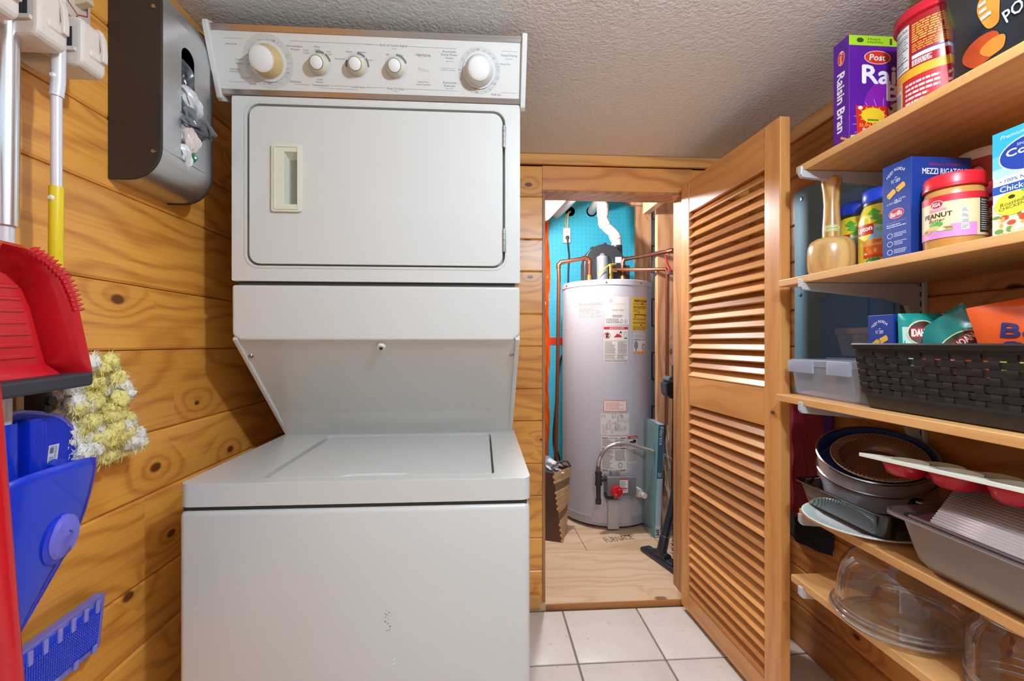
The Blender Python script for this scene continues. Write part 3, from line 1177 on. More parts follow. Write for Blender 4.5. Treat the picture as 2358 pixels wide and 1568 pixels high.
ctext(z5, [('* Energy Preferred', 1185, 604, 205, 20), ('Automatic Setting', 1188, 632, 200, 20), ('60', 1707, 355, 42, 28), ('50', 1780, 396, 40, 28), ('40', 1841, 460, 40, 28), ('30', 1886, 542, 40, 28),
           ('20', 1902, 634, 38, 28), ('20', 1790, 907, 42, 28), ('10', 1723, 940, 36, 28), ('Very', 1440, 845, 50, 22), ('Dry', 1436, 875, 40, 24), ('Less', 1372, 730, 54, 20), ('Dry', 1370, 758, 40, 22),
           ('Cool', 1365, 665, 50, 18), ('Down', 1362, 690, 54, 18), ('Very', 1402, 462, 50, 22), ('Dry', 1402, 490, 38, 22), ('Less', 1472, 372, 54, 20), ('Dry', 1475, 402, 38, 22), ('Cool', 1543, 335, 50, 18),
           ('Down', 1543, 360, 56, 18), ('Cool', 1893, 725, 50, 18), ('Down', 1893, 750, 56, 18), ('Wrinkle', 1895, 575, 60, 16), ('Free', 1895, 598, 40, 16)], INKL)
ctext(z5, [('Off', 322, 407, 48, 26), ('Off', 1612, 334, 50, 32), ('Off', 1851, 828, 46, 30), ('Off', 1599, 946, 50, 30), ('Off', 1356, 622, 42, 24)], RED)
ctext(z5, [('Whirlpool', 832, 422, 200, 52)], '#6c6c70')
u, v = conuv(*z5(858, 432))
pr.ring(u, v, 0.0135, 0.0045, 0.10, '#9a9a9e', 2, -0.6, 4.4)
for k in range(9):
    x = 765 + k * 18
    cline(z5, x, 588 + k * 6, x + 8, 632 + k * 4, 0.0006)
for ln in ((0, 262, 200, 270), (625, 292, 1312, 325), (20, 875, 300, 885), (590, 898, 1318, 928), (1950, 357, 2185, 370), (1945, 950, 2170, 962)):
    cline(z5, *ln)
# grey sweep arcs round the small knobs and red index marks
for px, py, spans in ((736, 148, ((0.25, 0.95), (1.05, 1.8))), (823, 151, ((-0.1, 0.65), (0.75, 1.5), (2.7, 3.3))), (912, 155, ((0.35, 1.5),))):
    u, v = conuv(px, py)
    pr.ring(u, v, 0.0262, 0.0262, 0.98, '#cdcdd0', 1)
    for a, b in spans:
        pr.ring(u, v, 0.0268, 0.0268, 0.16, '#77787c', 2, a, b, 10)
for zf, x0, y0, x1, y1 in ((z4, 908, 380, 942, 394), (z4, 1086, 787, 1096, 760), (z4, 846, 895, 878, 900), (z5, 1572, 388, 1664, 384), (z5, 1800, 832, 1838, 765), (z5, 1565, 890, 1648, 902), (z5, 1404, 590, 1406, 672)):
    cline(zf, x0, y0, x1, y1, 0.0016, RED)
pr.build('lettering', console)


def knob(px, py, prof, mats, name, cap_r, cap_d, extra=None):
    u, v = conuv(px, py)
    c = Vector(con(u, v, 0))
    X = Vector((1, 0, 0))
    M = Matrix((X, cv, cn)).transposed()
    g = Geo()
    g.lathe(prof, c, 40, 0, M)
    k = g.build(name, mats[0], console)
    g = Geo()
    g.lathe([(cap_r, cap_d), (cap_r, cap_d + 0.0022), (cap_r * 0.9, cap_d + 0.0034), (0.0, cap_d + 0.0038)], c, 36, 0, M)
    g.build('knob_cap', mats[1], k)
    g = Geo()
    g.lathe([(cap_r * 1.0, cap_d - 0.001), (cap_r * 1.1, cap_d - 0.001), (cap_r * 1.1, cap_d + 0.0016), (cap_r * 1.0, cap_d + 0.0016)], c, 36, 0, M, closed=True)
    g.build('knob_ring', mats[2], k)
    return k, c, M


KC = C('#cdb27a', 0.35, var=0.06, scale=40, name='yellowed_plastic')
KC2 = C('#d6d0b6', 0.35, var=0.04, scale=40, name='ivory_plastic')
CAPW = C('#e6e6e4', 0.35, var=0.01, name='white_cap')
RINGB = C('#a08a5c', 0.3, 0.8, name='brass_ring')
tk, tc, TM = knob(618, 142, [(0.034, 0.004), (0.034, 0.007), (0.0315, 0.012), (0.0275, 0.030), (0.0255, 0.034)], (KC, CAPW, C('#e3dac2', 0.3)), 'timer_knob', 0.0235, 0.034)
g = Geo()
g.lathe([(0.030, 0.001), (0.0405, 0.001), (0.0405, 0.0035), (0.030, 0.0045)], tc, 40, 0, TM, closed=True)
g.build('knob_skirt', C('#d4d4d2', 0.15, var=0.01, coat=0.6), tk)
for px, py in ((736, 148), (823, 151), (912, 155)):
    knob(px, py, [(0.0215, 0.0), (0.0215, 0.004), (0.020, 0.009), (0.0165, 0.020), (0.0155, 0.022)], (KC2, CAPW, C('#8a8474', 0.3, 0.6)), 'selector_knob', 0.0135, 0.0215)
dk, dcn, DM = knob(1103.5, 163, [(0.033, 0.003), (0.033, 0.007), (0.0305, 0.012), (0.0275, 0.028), (0.025, 0.033)], (C('#dbd9d0', 0.35), CAPW, C('#d8d6cc', 0.3)), 'timer_knob', 0.0222, 0.033)
g = Geo()
g.lathe([(0.028, 0.001), (0.0375, 0.001), (0.0375, 0.0035), (0.028, 0.004)], dcn, 40, 0, DM, closed=True)
g.build('knob_skirt', C('#d9d9d6', 0.15, var=0.01, coat=0.6), dk)
# scuffs on the enamel of the washer front
pr = Print(lambda u, v, l: (u, WF - l, v), 1, 1, 0.0002)
r = random.Random(3)
for k in range(14):
    q = onY(893 + r.uniform(-8, 8), 1405 + k * 3.6, WF)
    pr.line(q.x, q.z, q.x + r.uniform(-0.004, 0.004), q.z + r.uniform(-0.004, 0.004), 0.001, '#55504a', 1)
for px, py in ((685, 1525), (690, 1521), (905, 1520), (903, 1530)):
    q = onY(px, py, WF)
    pr.line(q.x, q.z, q.x + 0.006, q.z + 0.004, 0.0014, '#efefec', 1)
pr.build('scuff_mark', lc)
# ------------------------------------------------------------------ closet: water heater and what stands round it
FZ = 0.022
COPPER = C('#a9664a', 0.32, 0.95, var=0.12, scale=60, name='copper_pipe')
COPPERD = C('#7d5243', 0.4, 0.9, var=0.12, scale=60, name='dull_copper')
BRASS = C('#b48a4a', 0.35, 0.9, var=0.08)
PVC = C('#d8cac4', 0.4, var=0.02, name='white_pvc')
IRON = C('#4b4440', 0.45, 0.6, var=0.1)
BLACKP = C('#26262a', 0.4, var=0.05, name='black_plastic')
TANKM = C('#b8b2b8', 0.5, var=0.012, scale=5, coat=0.0, name='tank_enamel')
TRIMG = C('#a9a3a8', 0.4, var=0.03, name='tank_trim')

TC = Vector((0.765, 2.775))
TR = 0.268
TZ0, TZ1 = 0.055, 1.432
wh = thing('water_heater', 'tall white tank water heater with black blower and stickers in the closet', 'water heater', (TC.x, TC.y, FZ))
c3 = (TC.x, TC.y, 0)
Geo().lathe([(TR - 0.004, TZ0), (TR, TZ0 + 0.004), (TR, TZ1 - 0.028), (TR - 0.002, TZ1 - 0.026)], c3, 72).build('tank', TANKM, wh)
Geo().lathe([(TR - 0.02, TZ0 - 0.012), (TR + 0.003, TZ0 - 0.010), (TR + 0.003, TZ0 + 0.035), (TR, TZ0 + 0.036)], c3, 72).build('base_ring', TRIMG, wh)
Geo().lathe([(TR, TZ1 - 0.03), (TR + 0.003, TZ1 - 0.028), (TR + 0.003, TZ1), (TR - 0.004, TZ1 + 0.004), (0.0, TZ1 + 0.006)], c3, 72).build('top_cap', C('#bdb5ba', 0.35, var=0.02), wh)
g = Geo()
for px in (1321, 1397, 1480):
    q = onY(px, 645, TC.y - TR)
    dx = max(-0.98, min(0.98, (q.x - TC.x) / TR))
    a = -PI / 2 + math.asin(dx)
    n = Vector((math.cos(a), math.sin(a), 0))
    p = Vector((TC.x, TC.y, TZ1 - 0.014)) + n * TR
    g.cyl(p, p + n * 0.008, 0.005, 0.004, 10)
g.build('screw', C('#5a5458', 0.4, 0.8), wh)
for a in (-1.2, -PI / 2 + 0.1, -2.2, 1.5):
    p = Vector((TC.x + 0.2 * math.cos(a), TC.y + 0.2 * math.sin(a), 0))
    g = Geo().box(p.x - 0.045, p.x + 0.045, p.y - 0.03, p.y + 0.03, FZ, TZ0)
    g.build('foot', C('#6a4a40', 0.7), wh)


def tank_pt(px, py):
    """where a sight line meets the front of the tank: angle and height"""
    d = sight(px, py)
    A = d.x ** 2 + d.y ** 2
    B = -2 * (d.x * TC.x + d.y * TC.y)
    Cc = TC.x ** 2 + TC.y ** 2 - TR ** 2
    t = (-B - math.sqrt(max(0, B * B - 4 * A * Cc))) / (2 * A)
    x, y = d.x * t - TC.x, d.y * t - TC.y
    return math.atan2(y, x), CAMZ + d.z * t


def sticker(px0, py0, px1, py1, name, base, n=8):
    a0, z1 = tank_pt(px0, (py0 + py1) / 2)[0], tank_pt((px0 + px1) / 2, py0)[1]
    a1, z0 = tank_pt(px1, (py0 + py1) / 2)[0], tank_pt((px0 + px1) / 2, py1)[1]
    fn, w, h = face_round((TC.x, TC.y), TR, (a0 + a1) / 2, a1 - a0, z0, z1)
    p = Print(fn, w, h, 0.0002)
    if base:
        p.rect(0, 0, 1, 1, base, 1, n)
    p.nm = name
    return p


CREAMP = '#d8cdc2'
p = sticker(1331, 683, 1389, 735, 'sticker', '#cfc4c0')
p.lines(0.03, 0.04, 0.97, 0.96, 18, '#8d8484', 1, 0.4, words=True)
p.lines(0.03, 0.62, 0.97, 0.72, 2, '#c87a6c', 2, 0.4)
p.lines(0.03, 0.34, 0.9, 0.46, 2, '#c87a6c', 3, 0.4)
p.build('sticker', wh)
p = sticker(1393, 683, 1449, 748, 'sticker', '#d6ccc4')
p.disc(0.23, 0.86, 0.085, 0.075, '#9b9596', 2)
p.ring(0.23, 0.86, 0.07, 0.06, 0.12, '#e4deda', 3)
p.text('GE', 0.23, 0.86, 0.08, 0.055, '#e4deda', 4)
p.text('SmartWater  Heater', 0.6, 0.75, 0.45, 0.03, '#b5aca8', 3)
p.line(0.04, 0.70, 0.45, 0.70, 0.008, '#b5aca8')
p.text('Power Vent', 0.52, 0.53, 0.48, 0.06, '#8f8888', 3, slant=0.2)
p.lines(0.3, 0.26, 0.7, 0.36, 2, '#6f6868', 5, 0.5)
p.rect(0.02, 0.03, 0.98, 0.24, '#ddd6ce', 2)
p.lines(0.04, 0.05, 0.6, 0.23, 5, '#55504e', 4, 0.5, 3)
p.ring(0.66, 0.13, 0.05, 0.07, 0.25, '#2e2b2b', 3)
p.ring(0.83, 0.13, 0.08, 0.08, 0.12, '#55504e', 3)
p.disc(0.83, 0.13, 0.02, 0.02, '#2e2b2b', 3)
p.build('sticker', wh)
p = sticker(1389, 751, 1447, 835, 'sticker', '#d9cfc6')
p.rect(0.02, 0.91, 0.98, 0.985, '#b81f26', 2, 6)
p.text('DANGER', 0.58, 0.948, 0.5, 0.04, '#f2e6e0', 4)
p.poly([(0.24, 0.93), (0.31, 0.93), (0.275, 0.968)], '#f2e6e0', 4)
p.ring(0.15, 0.745, 0.13, 0.095, 0.14, '#b5302c', 3)
p.poly([(0.1, 0.68), (0.2, 0.68), (0.22, 0.8), (0.14, 0.82), (0.09, 0.79)], '#2c2828', 3)
p.line(0.06, 0.80, 0.24, 0.69, 0.02, '#b5302c', 4)
p.poly([(0.40, 0.695), (0.72, 0.695), (0.70, 0.75), (0.64, 0.76), (0.62, 0.80), (0.57, 0.77), (0.53, 0.81), (0.50, 0.76)], '#b8242a', 3)
p.disc(0.68, 0.83, 0.045, 0.03, '#2c2828', 3)
p.disc(0.73, 0.84, 0.025, 0.02, '#d9cfc6', 4)
p.ring(0.88, 0.76, 0.055, 0.09, 0.12, '#55504e', 3)
p.line(0.82, 0.68, 0.95, 0.65, 0.012, '#2c2828', 3)
p.line(0.95, 0.68, 0.82, 0.65, 0.012, '#2c2828', 3)
p.line(0.02, 0.60, 0.98, 0.60, 0.006, '#55504e')
p.line(0.02, 0.22, 0.98, 0.22, 0.006, '#55504e')
p.line(0.02, 0.08, 0.98, 0.08, 0.006, '#55504e')
p.lines(0.05, 0.24, 0.47, 0.58, 12, '#5f5754', 6, 0.45)
p.lines(0.56, 0.24, 0.95, 0.58, 12, '#5f5754', 7, 0.45)
p.lines(0.05, 0.10, 0.47, 0.21, 4, '#5f5754', 8, 0.45)
p.lines(0.53, 0.10, 0.96, 0.21, 4, '#5f5754', 9, 0.45)
p.lines(0.05, 0.015, 0.96, 0.07, 2, '#5f5754', 10, 0.45)
p.ring(0.5, 0.5, 0.495, 0.495, 0.0, '#8d8484', 2, 0, 0.01, 1)
for q in ((0.005, 0.005, 0.005, 0.995), (0.995, 0.005, 0.995, 0.995)):
    p.line(*q, 0.006, '#8d8484')
p.build('sticker', wh)
p = sticker(1454, 685, 1489, 761, 'sticker', '#e2b62a')
p.text('ENERGY', 0.38, 0.895, 0.46, 0.065, '#17130a', 3, bold=0.05)
p.text('GUIDE', 0.80, 0.895, 0.36, 0.065, '#17130a', 3, bold=0.05)
p.poly([(0.56, 0.82), (0.68, 0.82), (0.62, 0.77)], '#17130a', 3)
p.rect(0.60, 0.81, 0.64, 0.86, '#17130a', 3)
p.lines(0.1, 0.77, 0.9, 0.83, 2, '#6a5410', 1, 0.4)
p.lines(0.1, 0.66, 0.95, 0.74, 2, '#2c2408', 2, 0.5)
p.line(0.08, 0.63, 0.95, 0.63, 0.006, '#4a3a08')
p.lines(0.1, 0.56, 0.5, 0.62, 2, '#4a3a08', 3, 0.4)
p.poly([(0.36, 0.55), (0.46, 0.55), (0.41, 0.51)], '#17130a', 3)
p.rect(0.14, 0.465, 0.95, 0.49, '#17130a', 3)
p.lines(0.14, 0.39, 0.3, 0.455, 3, '#4a3a08', 3, 0.5)
p.lines(0.8, 0.39, 0.95, 0.455, 3, '#4a3a08', 4, 0.5)
p.lines(0.08, 0.31, 0.95, 0.37, 2, '#4a3a08', 5, 0.5)
p.lines(0.08, 0.20, 0.95, 0.26, 2, '#2c2408', 6, 0.5)
p.disc(0.55, 0.165, 0.06, 0.02, '#17130a', 3)
p.lines(0.08, 0.02, 0.95, 0.13, 4, '#4a3a08', 7, 0.45)
p.build('sticker', wh)
p = sticker(1459, 764, 1486, 815, 'sticker', '#e0d9d8')
p.text("We're Here To Help!", 0.5, 0.955, 0.95, 0.06, '#17130a', 3)
p.lines(0.05, 0.72, 0.97, 0.90, 6, '#8d8484', 1, 0.45)
p.text('1-800-421-1547', 0.5, 0.645, 0.95, 0.075, '#17130a', 3, bold=0.03)
p.disc(0.18, 0.40, 0.15, 0.19, '#8b8688', 2)
p.rect(0.14, 0.13, 0.2, 0.22, '#45413f', 3)
p.disc(0.80, 0.31, 0.18, 0.17, '#9b9698', 2)
p.disc(0.80, 0.30, 0.09, 0.1, '#cfcaca', 3)
p.rect(0.0, 0.0, 1, 0.12, '#dfa03c', 2)
p.build('sticker', wh)
p = sticker(1389, 921, 1444, 949, 'sticker', '#e3d3cb')
for k in range(15):
    for v0, v1 in ((0.90, 1.0), (0.0, 0.10)):
        u = k / 15
        p.poly([(u, v0), (u + 0.033, v0), (min(1, u + 0.055), v1), (u + 0.022, v1)], '#b8352e', 2)
for k in range(5):
    for u0, u1 in ((0.0, 0.045), (0.955, 1.0)):
        v = 0.1 + k * 0.16
        p.poly([(u0, v), (u1, v + 0.06), (u1, v + 0.14), (u0, v + 0.08)], '#b8352e', 2)
p.lines(0.1, 0.18, 0.9, 0.82, 7, '#d58a80', 3, 0.5)
p.build('sticker', wh)
p = sticker(1383, 953, 1449, 1002, 'sticker', '#d6ccc3')
p.ring(0.1, 0.88, 0.07, 0.07, 0.3, '#9b9596', 3)
r = random.Random(5)
for k in range(9):
    u, v = r.uniform(0.2, 0.85), r.uniform(0.1, 0.85)
    w, h = r.uniform(0.05, 0.18), r.uniform(0.06, 0.3)
    for q in ((u, v, u + w, v), (u, v + h, u + w, v + h), (u, v, u, v + h), (u + w, v, u + w, v + h)):
        q = [min(0.97, max(0.03, x)) for x in q]
        p.line(*q, 0.012, '#7d7674')
for k in range(8):
    p.ring(r.uniform(0.3, 0.9), r.uniform(0.1, 0.9), 0.04, 0.05, 0.3, '#7d7674', 2, n=12)
p.lines(0.05, 0.05, 0.25, 0.5, 9, '#8d8684', 5, 0.3)
p.line(0.57, 0.2, 0.57, 0.9, 0.012, '#55504e')
p.build('sticker', wh)
p = sticker(1384, 1005, 1443, 1088, 'sticker', '#d9cfc4')
for v in (0.95, 0.66, 0.06):
    p.rect(0.03, v - 0.012, 0.27, v + 0.012, '#a52026', 2)
    p.rect(0.73, v - 0.012, 0.97, v + 0.012, '#a52026', 2)
    p.lines(0.3, v - 0.01, 0.7, v + 0.01, 1, '#55504e', int(v * 50), 0.7)
p.lines(0.05, 0.72, 0.47, 0.92, 8, '#5f5754', 1, 0.45)
p.lines(0.53, 0.72, 0.95, 0.92, 8, '#5f5754', 2, 0.45)
p.lines(0.05, 0.10, 0.47, 0.62, 15, '#5f5754', 3, 0.45)
p.lines(0.53, 0.32, 0.95, 0.62, 9, '#5f5754', 4, 0.45)
p.ring(0.74, 0.2, 0.09, 0.08, 0.2, '#55504e', 3, n=6)
p.lines(0.05, 0.01, 0.95, 0.045, 1, '#5f5754', 6, 0.45)
p.build('sticker', wh)
p = sticker(1446, 1004, 1468, 1066, 'sticker', '#d5cbc4')
p.rect(0, 0.90, 1, 1, '#c03030', 2)
p.text('DANGER', 0.58, 0.95, 0.66, 0.06, '#f2e6e0', 4)
p.disc(0.3, 0.76, 0.2, 0.06, '#2c2828', 3)
p.disc(0.65, 0.80, 0.2, 0.07, '#2c2828', 3)
p.lines(0.05, 0.05, 0.95, 0.5, 9, '#77706c', 6, 0.4)
p.build('sticker', wh)

# gas valve on the tank front, burner apron under it
vy = TC.y - TR


def tz(py, y):
    return onY(1400, py, y).z


GV = C('#6c6a6e', 0.4, var=0.03, name='valve_grey')
g = Geo()
q0, q1 = onY(1399, 1143, vy - 0.07), onY(1466, 1096, vy - 0.07)
g.rbox(q0.x, q1.x, vy - 0.07, vy + 0.03, q0.z - 0.0, q1.z - 0.006, 0.006, 2)
gv = g.build('gas_valve', GV, wh)
vf = q0.x, q1.x, vy - 0.07, q0.z, q1.z - 0.006
fn, w, h = face_front(*vf)
p = Print(fn, w, h, 0.0005)
p.rect(0.42, 0.18, 0.70, 0.93, '#dcd8d4', 1)
p.rect(0.42, 0.86, 0.70, 0.93, '#c04038', 2)
p.lines(0.44, 0.25, 0.68, 0.8, 7, '#77706c', 3, 0.4)
p.rect(0.5, 0.36, 0.68, 0.44, '#d8452c', 3)
p.build('label', gv)
g = Geo()
g.box(vf[0], vf[1], vf[2] + 0.01, vf[2] + 0.05, vf[4], vf[4] + 0.001)
g.build('top_plate', C('#a9a5a3', 0.4, 0.5), gv)
Geo().rbox(vf[0] + 0.03, vf[0] + 0.075, vy - 0.05, vy + 0.01, vf[4], vf[4] + 0.022, 0.003).build('bracket', C('#9a9694', 0.4, 0.6), gv)
kc = onY(1420, 1131, vy - 0.075)
g = Geo()
KM = Matrix(((1, 0, 0), (0, 0, -1), (0, 1, 0)))
g.lathe([(0.030, 0.0), (0.031, 0.016), (0.028, 0.022), (0.012, 0.024), (0.0, 0.024)], (kc.x, vy - 0.07, kc.z), 28, 0, KM)
g.box(kc.x - 0.004, kc.x + 0.004, vy - 0.098, vy - 0.09, kc.z - 0.02, kc.z + 0.02)
kn = g.build('control_knob', C('#c8141e', 0.3, var=0.02), gv)
p = Print(lambda u, v, l: (kc.x + u, vy - 0.0942 - l, kc.z + v), 1, 1, 0.0004)
p.ring(0, 0, 0.02, 0.02, 0.12, '#f0d8d4', 1, 0.6, 1.6)
p.ring(0, 0, 0.018, 0.018, 0.15, '#f0d8d4', 1, 3.6, 5.0)
p.build('marks', kn)
g = Geo()
g.box(vf[0] - 0.005, vf[0] + 0.04, vy - 0.055, vy - 0.01, vf[3] - 0.02, vf[3] + 0.004)
g.build('pilot_tube', BLACKP, gv)
# drain valve
q = onY(1471, 1137, vy - 0.03)
q = Vector((q.x, vy + 0.02, q.z))
g = Geo()
g.tube([q, q + Vector((0.006, -0.035, 0)), q + Vector((0.012, -0.055, 0)), q + Vector((0.016, -0.062, 0)), q + Vector((0.022, -0.085, 0))], [0.026, 0.026, 0.022, 0.014, 0.016], 10)
g.build('drain_valve', C('#ded6c6', 0.4, var=0.05), wh)
# burner apron
ax0, ax1 = tank_pt(1364, 1180)[0], tank_pt(1452, 1180)[0]
g = Geo()
z_ = lambda py: tz(py, vy)
rr = TR + 0.005
am = (ax0 + ax1) / 2


def apron(poly, rad, t=0.004, mi=0):
    n = 6
    for k in range(n):
        a, b = ax0 + (ax1 - ax0) * k / n, ax0 + (ax1 - ax0) * (k + 1) / n

        def top(a_):
            f = (a_ - ax0) / (ax1 - ax0)
            for (f0, h0), (f1, h1) in zip(poly, poly[1:]):
                if f0 <= f <= f1 + 1e-9:
                    return h0 + (h1 - h0) * (f - f0) / (f1 - f0)
        P = []
        for a_ in (a, b):
            for z in (0.062, top(a_)):
                for q in (TR - 0.002, rad):
                    P.append((TC.x + q * math.cos(a_), TC.y + q * math.sin(a_), z))
        g.add(P, [(1, 5, 7, 3), (2, 3, 7, 6), (0, 4, 5, 1), (0, 1, 3, 2), (4, 6, 7, 5)], mi)


apron([(0.0, z_(1174)), (0.33, z_(1158)), (0.6, z_(1150)), (1.0, z_(1160))], TR + 0.006)
g.build('burner_cover', C('#b6acab', 0.45, var=0.06, scale=30), wh)
q0, q1 = onY(1400, 1222, vy - 0.012), onY(1426, 1150, vy - 0.012)
Geo().rbox(q0.x, q1.x, vy - 0.014, vy + 0.02, max(FZ + 0.012, q0.z), q1.z, 0.004).build('cover_channel', C('#bdb2b0', 0.45, var=0.06, scale=30), wh)

# black iron drip leg and tee, flexible steel gas line
gl = thing('gas_line', 'corrugated steel gas hose arching from iron tee across the water heater', 'gas hose', (TC.x, vy, 0.4))
t0 = onY(1378, 1160, vy - 0.05)
tx = t0.x
g = Geo()
zz = lambda py: onY(1378, py, vy - 0.05).z
g.cyl((tx, vy - 0.05, zz(1156)), (tx, vy - 0.05, zz(1086)), 0.0125, None, 16)
g.cyl((tx, vy - 0.05, zz(1160)), (tx, vy - 0.05, zz(1149)), 0.0165, None, 8)
g.cyl((tx, vy - 0.05, zz(1116)), (tx, vy - 0.05, zz(1088)), 0.017, None, 16)
g.cyl((tx, vy - 0.05, zz(1091)), (tx, vy - 0.05, zz(1086)), 0.0195, None, 16)
g.cyl((tx, vy - 0.05, zz(1117)), (tx, vy - 0.05, zz(1112)), 0.0195, None, 16)
g.cyl((tx, vy - 0.05, zz(1103)), (vf[0] + 0.004, vy - 0.045, zz(1103)), 0.012, None, 14)
g.cyl((tx + 0.012, vy - 0.05, zz(1103)), (tx + 0.026, vy - 0.05, zz(1103)), 0.0165, None, 14)
g.build('iron_tee', IRON, gl)
g = Geo().cyl((tx, vy - 0.05, zz(1087)), (tx, vy - 0.05, zz(1072)), 0.0135, 0.011, 6)
g.build('brass_fitting', C('#8c7a62', 0.35, 0.8), gl)


def spline(pts, n=10):
    P = [Vector(p) for p in pts]
    P = [P[0] * 2 - P[1]] + P + [P[-1] * 2 - P[-2]]
    out = []
    for i in range(1, len(P) - 2):
        for k in range(n):
            t = k / n
            out.append(0.5 * ((2 * P[i]) + (P[i + 1] - P[i - 1]) * t + (2 * P[i - 1] - 5 * P[i] + 4 * P[i + 1] - P[i + 2]) * t * t + (3 * P[i] - P[i - 1] - 3 * P[i + 1] + P[i + 2]) * t ** 3))
    out.append(P[-2])
    return out


hp = [onY(1378, 1074, vy - 0.05), onY(1381, 1056, vy - 0.05), onY(1393, 1035, vy - 0.055), onY(1415, 1023, vy - 0.06), onY(1440, 1021, vy - 0.065), onY(1480, 1032, vy - 0.075),
      onY(1525, 1046, vy - 0.09), onY(1547, 1058, vy - 0.10), onY(1559, 1082, vy - 0.105), onY(1561, 1110, vy - 0.105), onY(1557, 1140, vy - 0.10), onY(1555, 1200, vy - 0.09), onY(1558, 1262, vy - 0.06)]
sp = spline(hp, 16)
rr_ = []
for i in range(len(sp)):
    rr_.append(0.0098 if i % 2 else 0.0112)
Geo().tube(sp, rr_, 10).build('flexible_hose', C('#b9b2b0', 0.35, 0.85, var=0.05), gl)

# blower on top
bl = thing('vent_blower', 'round black draft blower sitting on top of the water heater', 'blower', (TC.x, TC.y, TZ1 + 0.006))
BY = TC.y - 0.06
b0 = onY(1393, 610, BY)
RB = 0.128
g = Geo()
arc = [(b0.x + RB * math.cos(a), b0.z + RB * math.sin(a)) for a in [PI * k / 24 for k in range(25)]]
outl = arc + [(b0.x - RB, TZ1 + 0.004), (b0.x - RB * 0.35, TZ1 + 0.004), (b0.x - RB * 0.32, b0.z)] + [(b0.x + 0.045 * math.cos(a), b0.z + 0.012 + 0.045 * math.sin(a)) for a in [PI - PI * k / 10 for k in range(11)]] + [(b0.x + RB * 0.36, TZ1 + 0.004), (b0.x + RB + 0.028, TZ1 + 0.004), (b0.x + RB + 0.028, b0.z - 0.0)]
g.prism(outl, lambda u, v, d: (u, d, v), BY + 0.10, BY)
g.build('volute', BLACKP, bl, bevel=0.006, seg=2)
g = Geo()
for a in (0.35, 1.0, 1.55, 2.2, 2.8):
    p = Vector((b0.x + RB * math.cos(a), BY + 0.02, b0.z + RB * math.sin(a)))
    Geo().cyl(p - Vector((0, 0.02, 0)), p + Vector((0, 0.02, 0)), 0.009, None, 10).build('flange_lug', BLACKP, bl)
q = onY(1388, 603, BY - 0.02)
g = Geo().cyl((q.x - 0.004, BY - 0.03, TZ1 + 0.02), (q.x, BY - 0.01, q.z + 0.03), 0.034, 0.034, 20)
g.cyl((q.x, BY - 0.01, q.z + 0.03), (q.x + 0.004, BY, q.z + 0.045), 0.02, 0.016, 14)
g.build('motor', C('#8d8c92', 0.4, 0.4, var=0.05), bl)
q = onY(1424, 590, BY)
pipe0 = onY(1420, 566, BY + 0.05)
g = Geo().cyl((pipe0.x, BY + 0.05, b0.z), (pipe0.x, BY + 0.05, pipe0.z), 0.036, 0.034, 24)
g.build('outlet_collar', BLACKP, bl)
q0, q1 = onY(1417, 605, BY - 0.002), onY(1431, 592, BY - 0.002)
Geo().box(q0.x, q1.x, BY - 0.003, BY + 0.002, q0.z, q1.z).build('label', C('#d8d6d6', 0.5), bl)

# vent pipe: up from the blower, elbows, then back through the foam board
vp = thing('vent_pipe', 'white plastic vent pipe snaking from the black blower into the blue wall', 'pipe', (pipe0.x, BY + 0.05, pipe0.z))
Y2 = BY + 0.05
path = [pipe0 - Vector((0, 0, 0.02)), onY(1419, 552, Y2), onY(1414, 539, Y2), onY(1402, 528, Y2), onY(1394, 520, Y2), onY(1389, 510, Y2), onY(1388, 498, Y2), onY(1388, 485, Y2), onY(1388, 474, Y2 + 0.01),
        onY(1386, 466, Y2 + 0.03), onY(1381, 463, Y2 + 0.08), onY(1374, 470, Y2 + 0.2), onY(1362, 487, CY)]
Geo().tube(spline(path, 5), 0.0305, 24).build('pipe', PVC, vp)
for a, b in ((0, 0.030), (3, -0.0), (6, 0.0), (7, 0.0)):
    i = {0: 1, 3: 4, 6: 6, 7: 7}[a]
    p, q = Vector(path[i]), Vector(path[i + 1])
    d = (q - p).normalized()
    m = (p + q) / 2
    Geo().cyl(m - d * 0.018, m + d * 0.018, 0.0355, None, 24).build('coupling', PVC, vp)
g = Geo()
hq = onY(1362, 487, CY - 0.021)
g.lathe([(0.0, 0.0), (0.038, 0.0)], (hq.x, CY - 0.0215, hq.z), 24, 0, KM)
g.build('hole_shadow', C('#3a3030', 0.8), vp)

pp = thing('condensate_pipe', 'straight white plastic pipe slanting from the closet ceiling to the blue wall', 'pipe', (0.62, CY, 1.95))
e0, e1 = onY(1281, 494, CY - 0.005), onY(1330, 440, 2.45)
Geo().tube([e0, e1], 0.034, 20).build('pipe', PVC, pp)
fd = thing('flexible_duct', 'ribbed white flexible duct beside the bare bulb in the closet', 'duct', (0.55, 2.6, 1.95))
e0, e1 = onY(1252, 487, 2.75), onY(1296, 432, 2.35)
N_ = 60
Geo().tube([e0 + (e1 - e0) * (k / N_) for k in range(N_ + 1)], [0.052 if k % 2 else 0.058 for k in range(N_ + 1)], 20).build('duct', C('#dcdad8', 0.4, 0.2, var=0.03), fd)

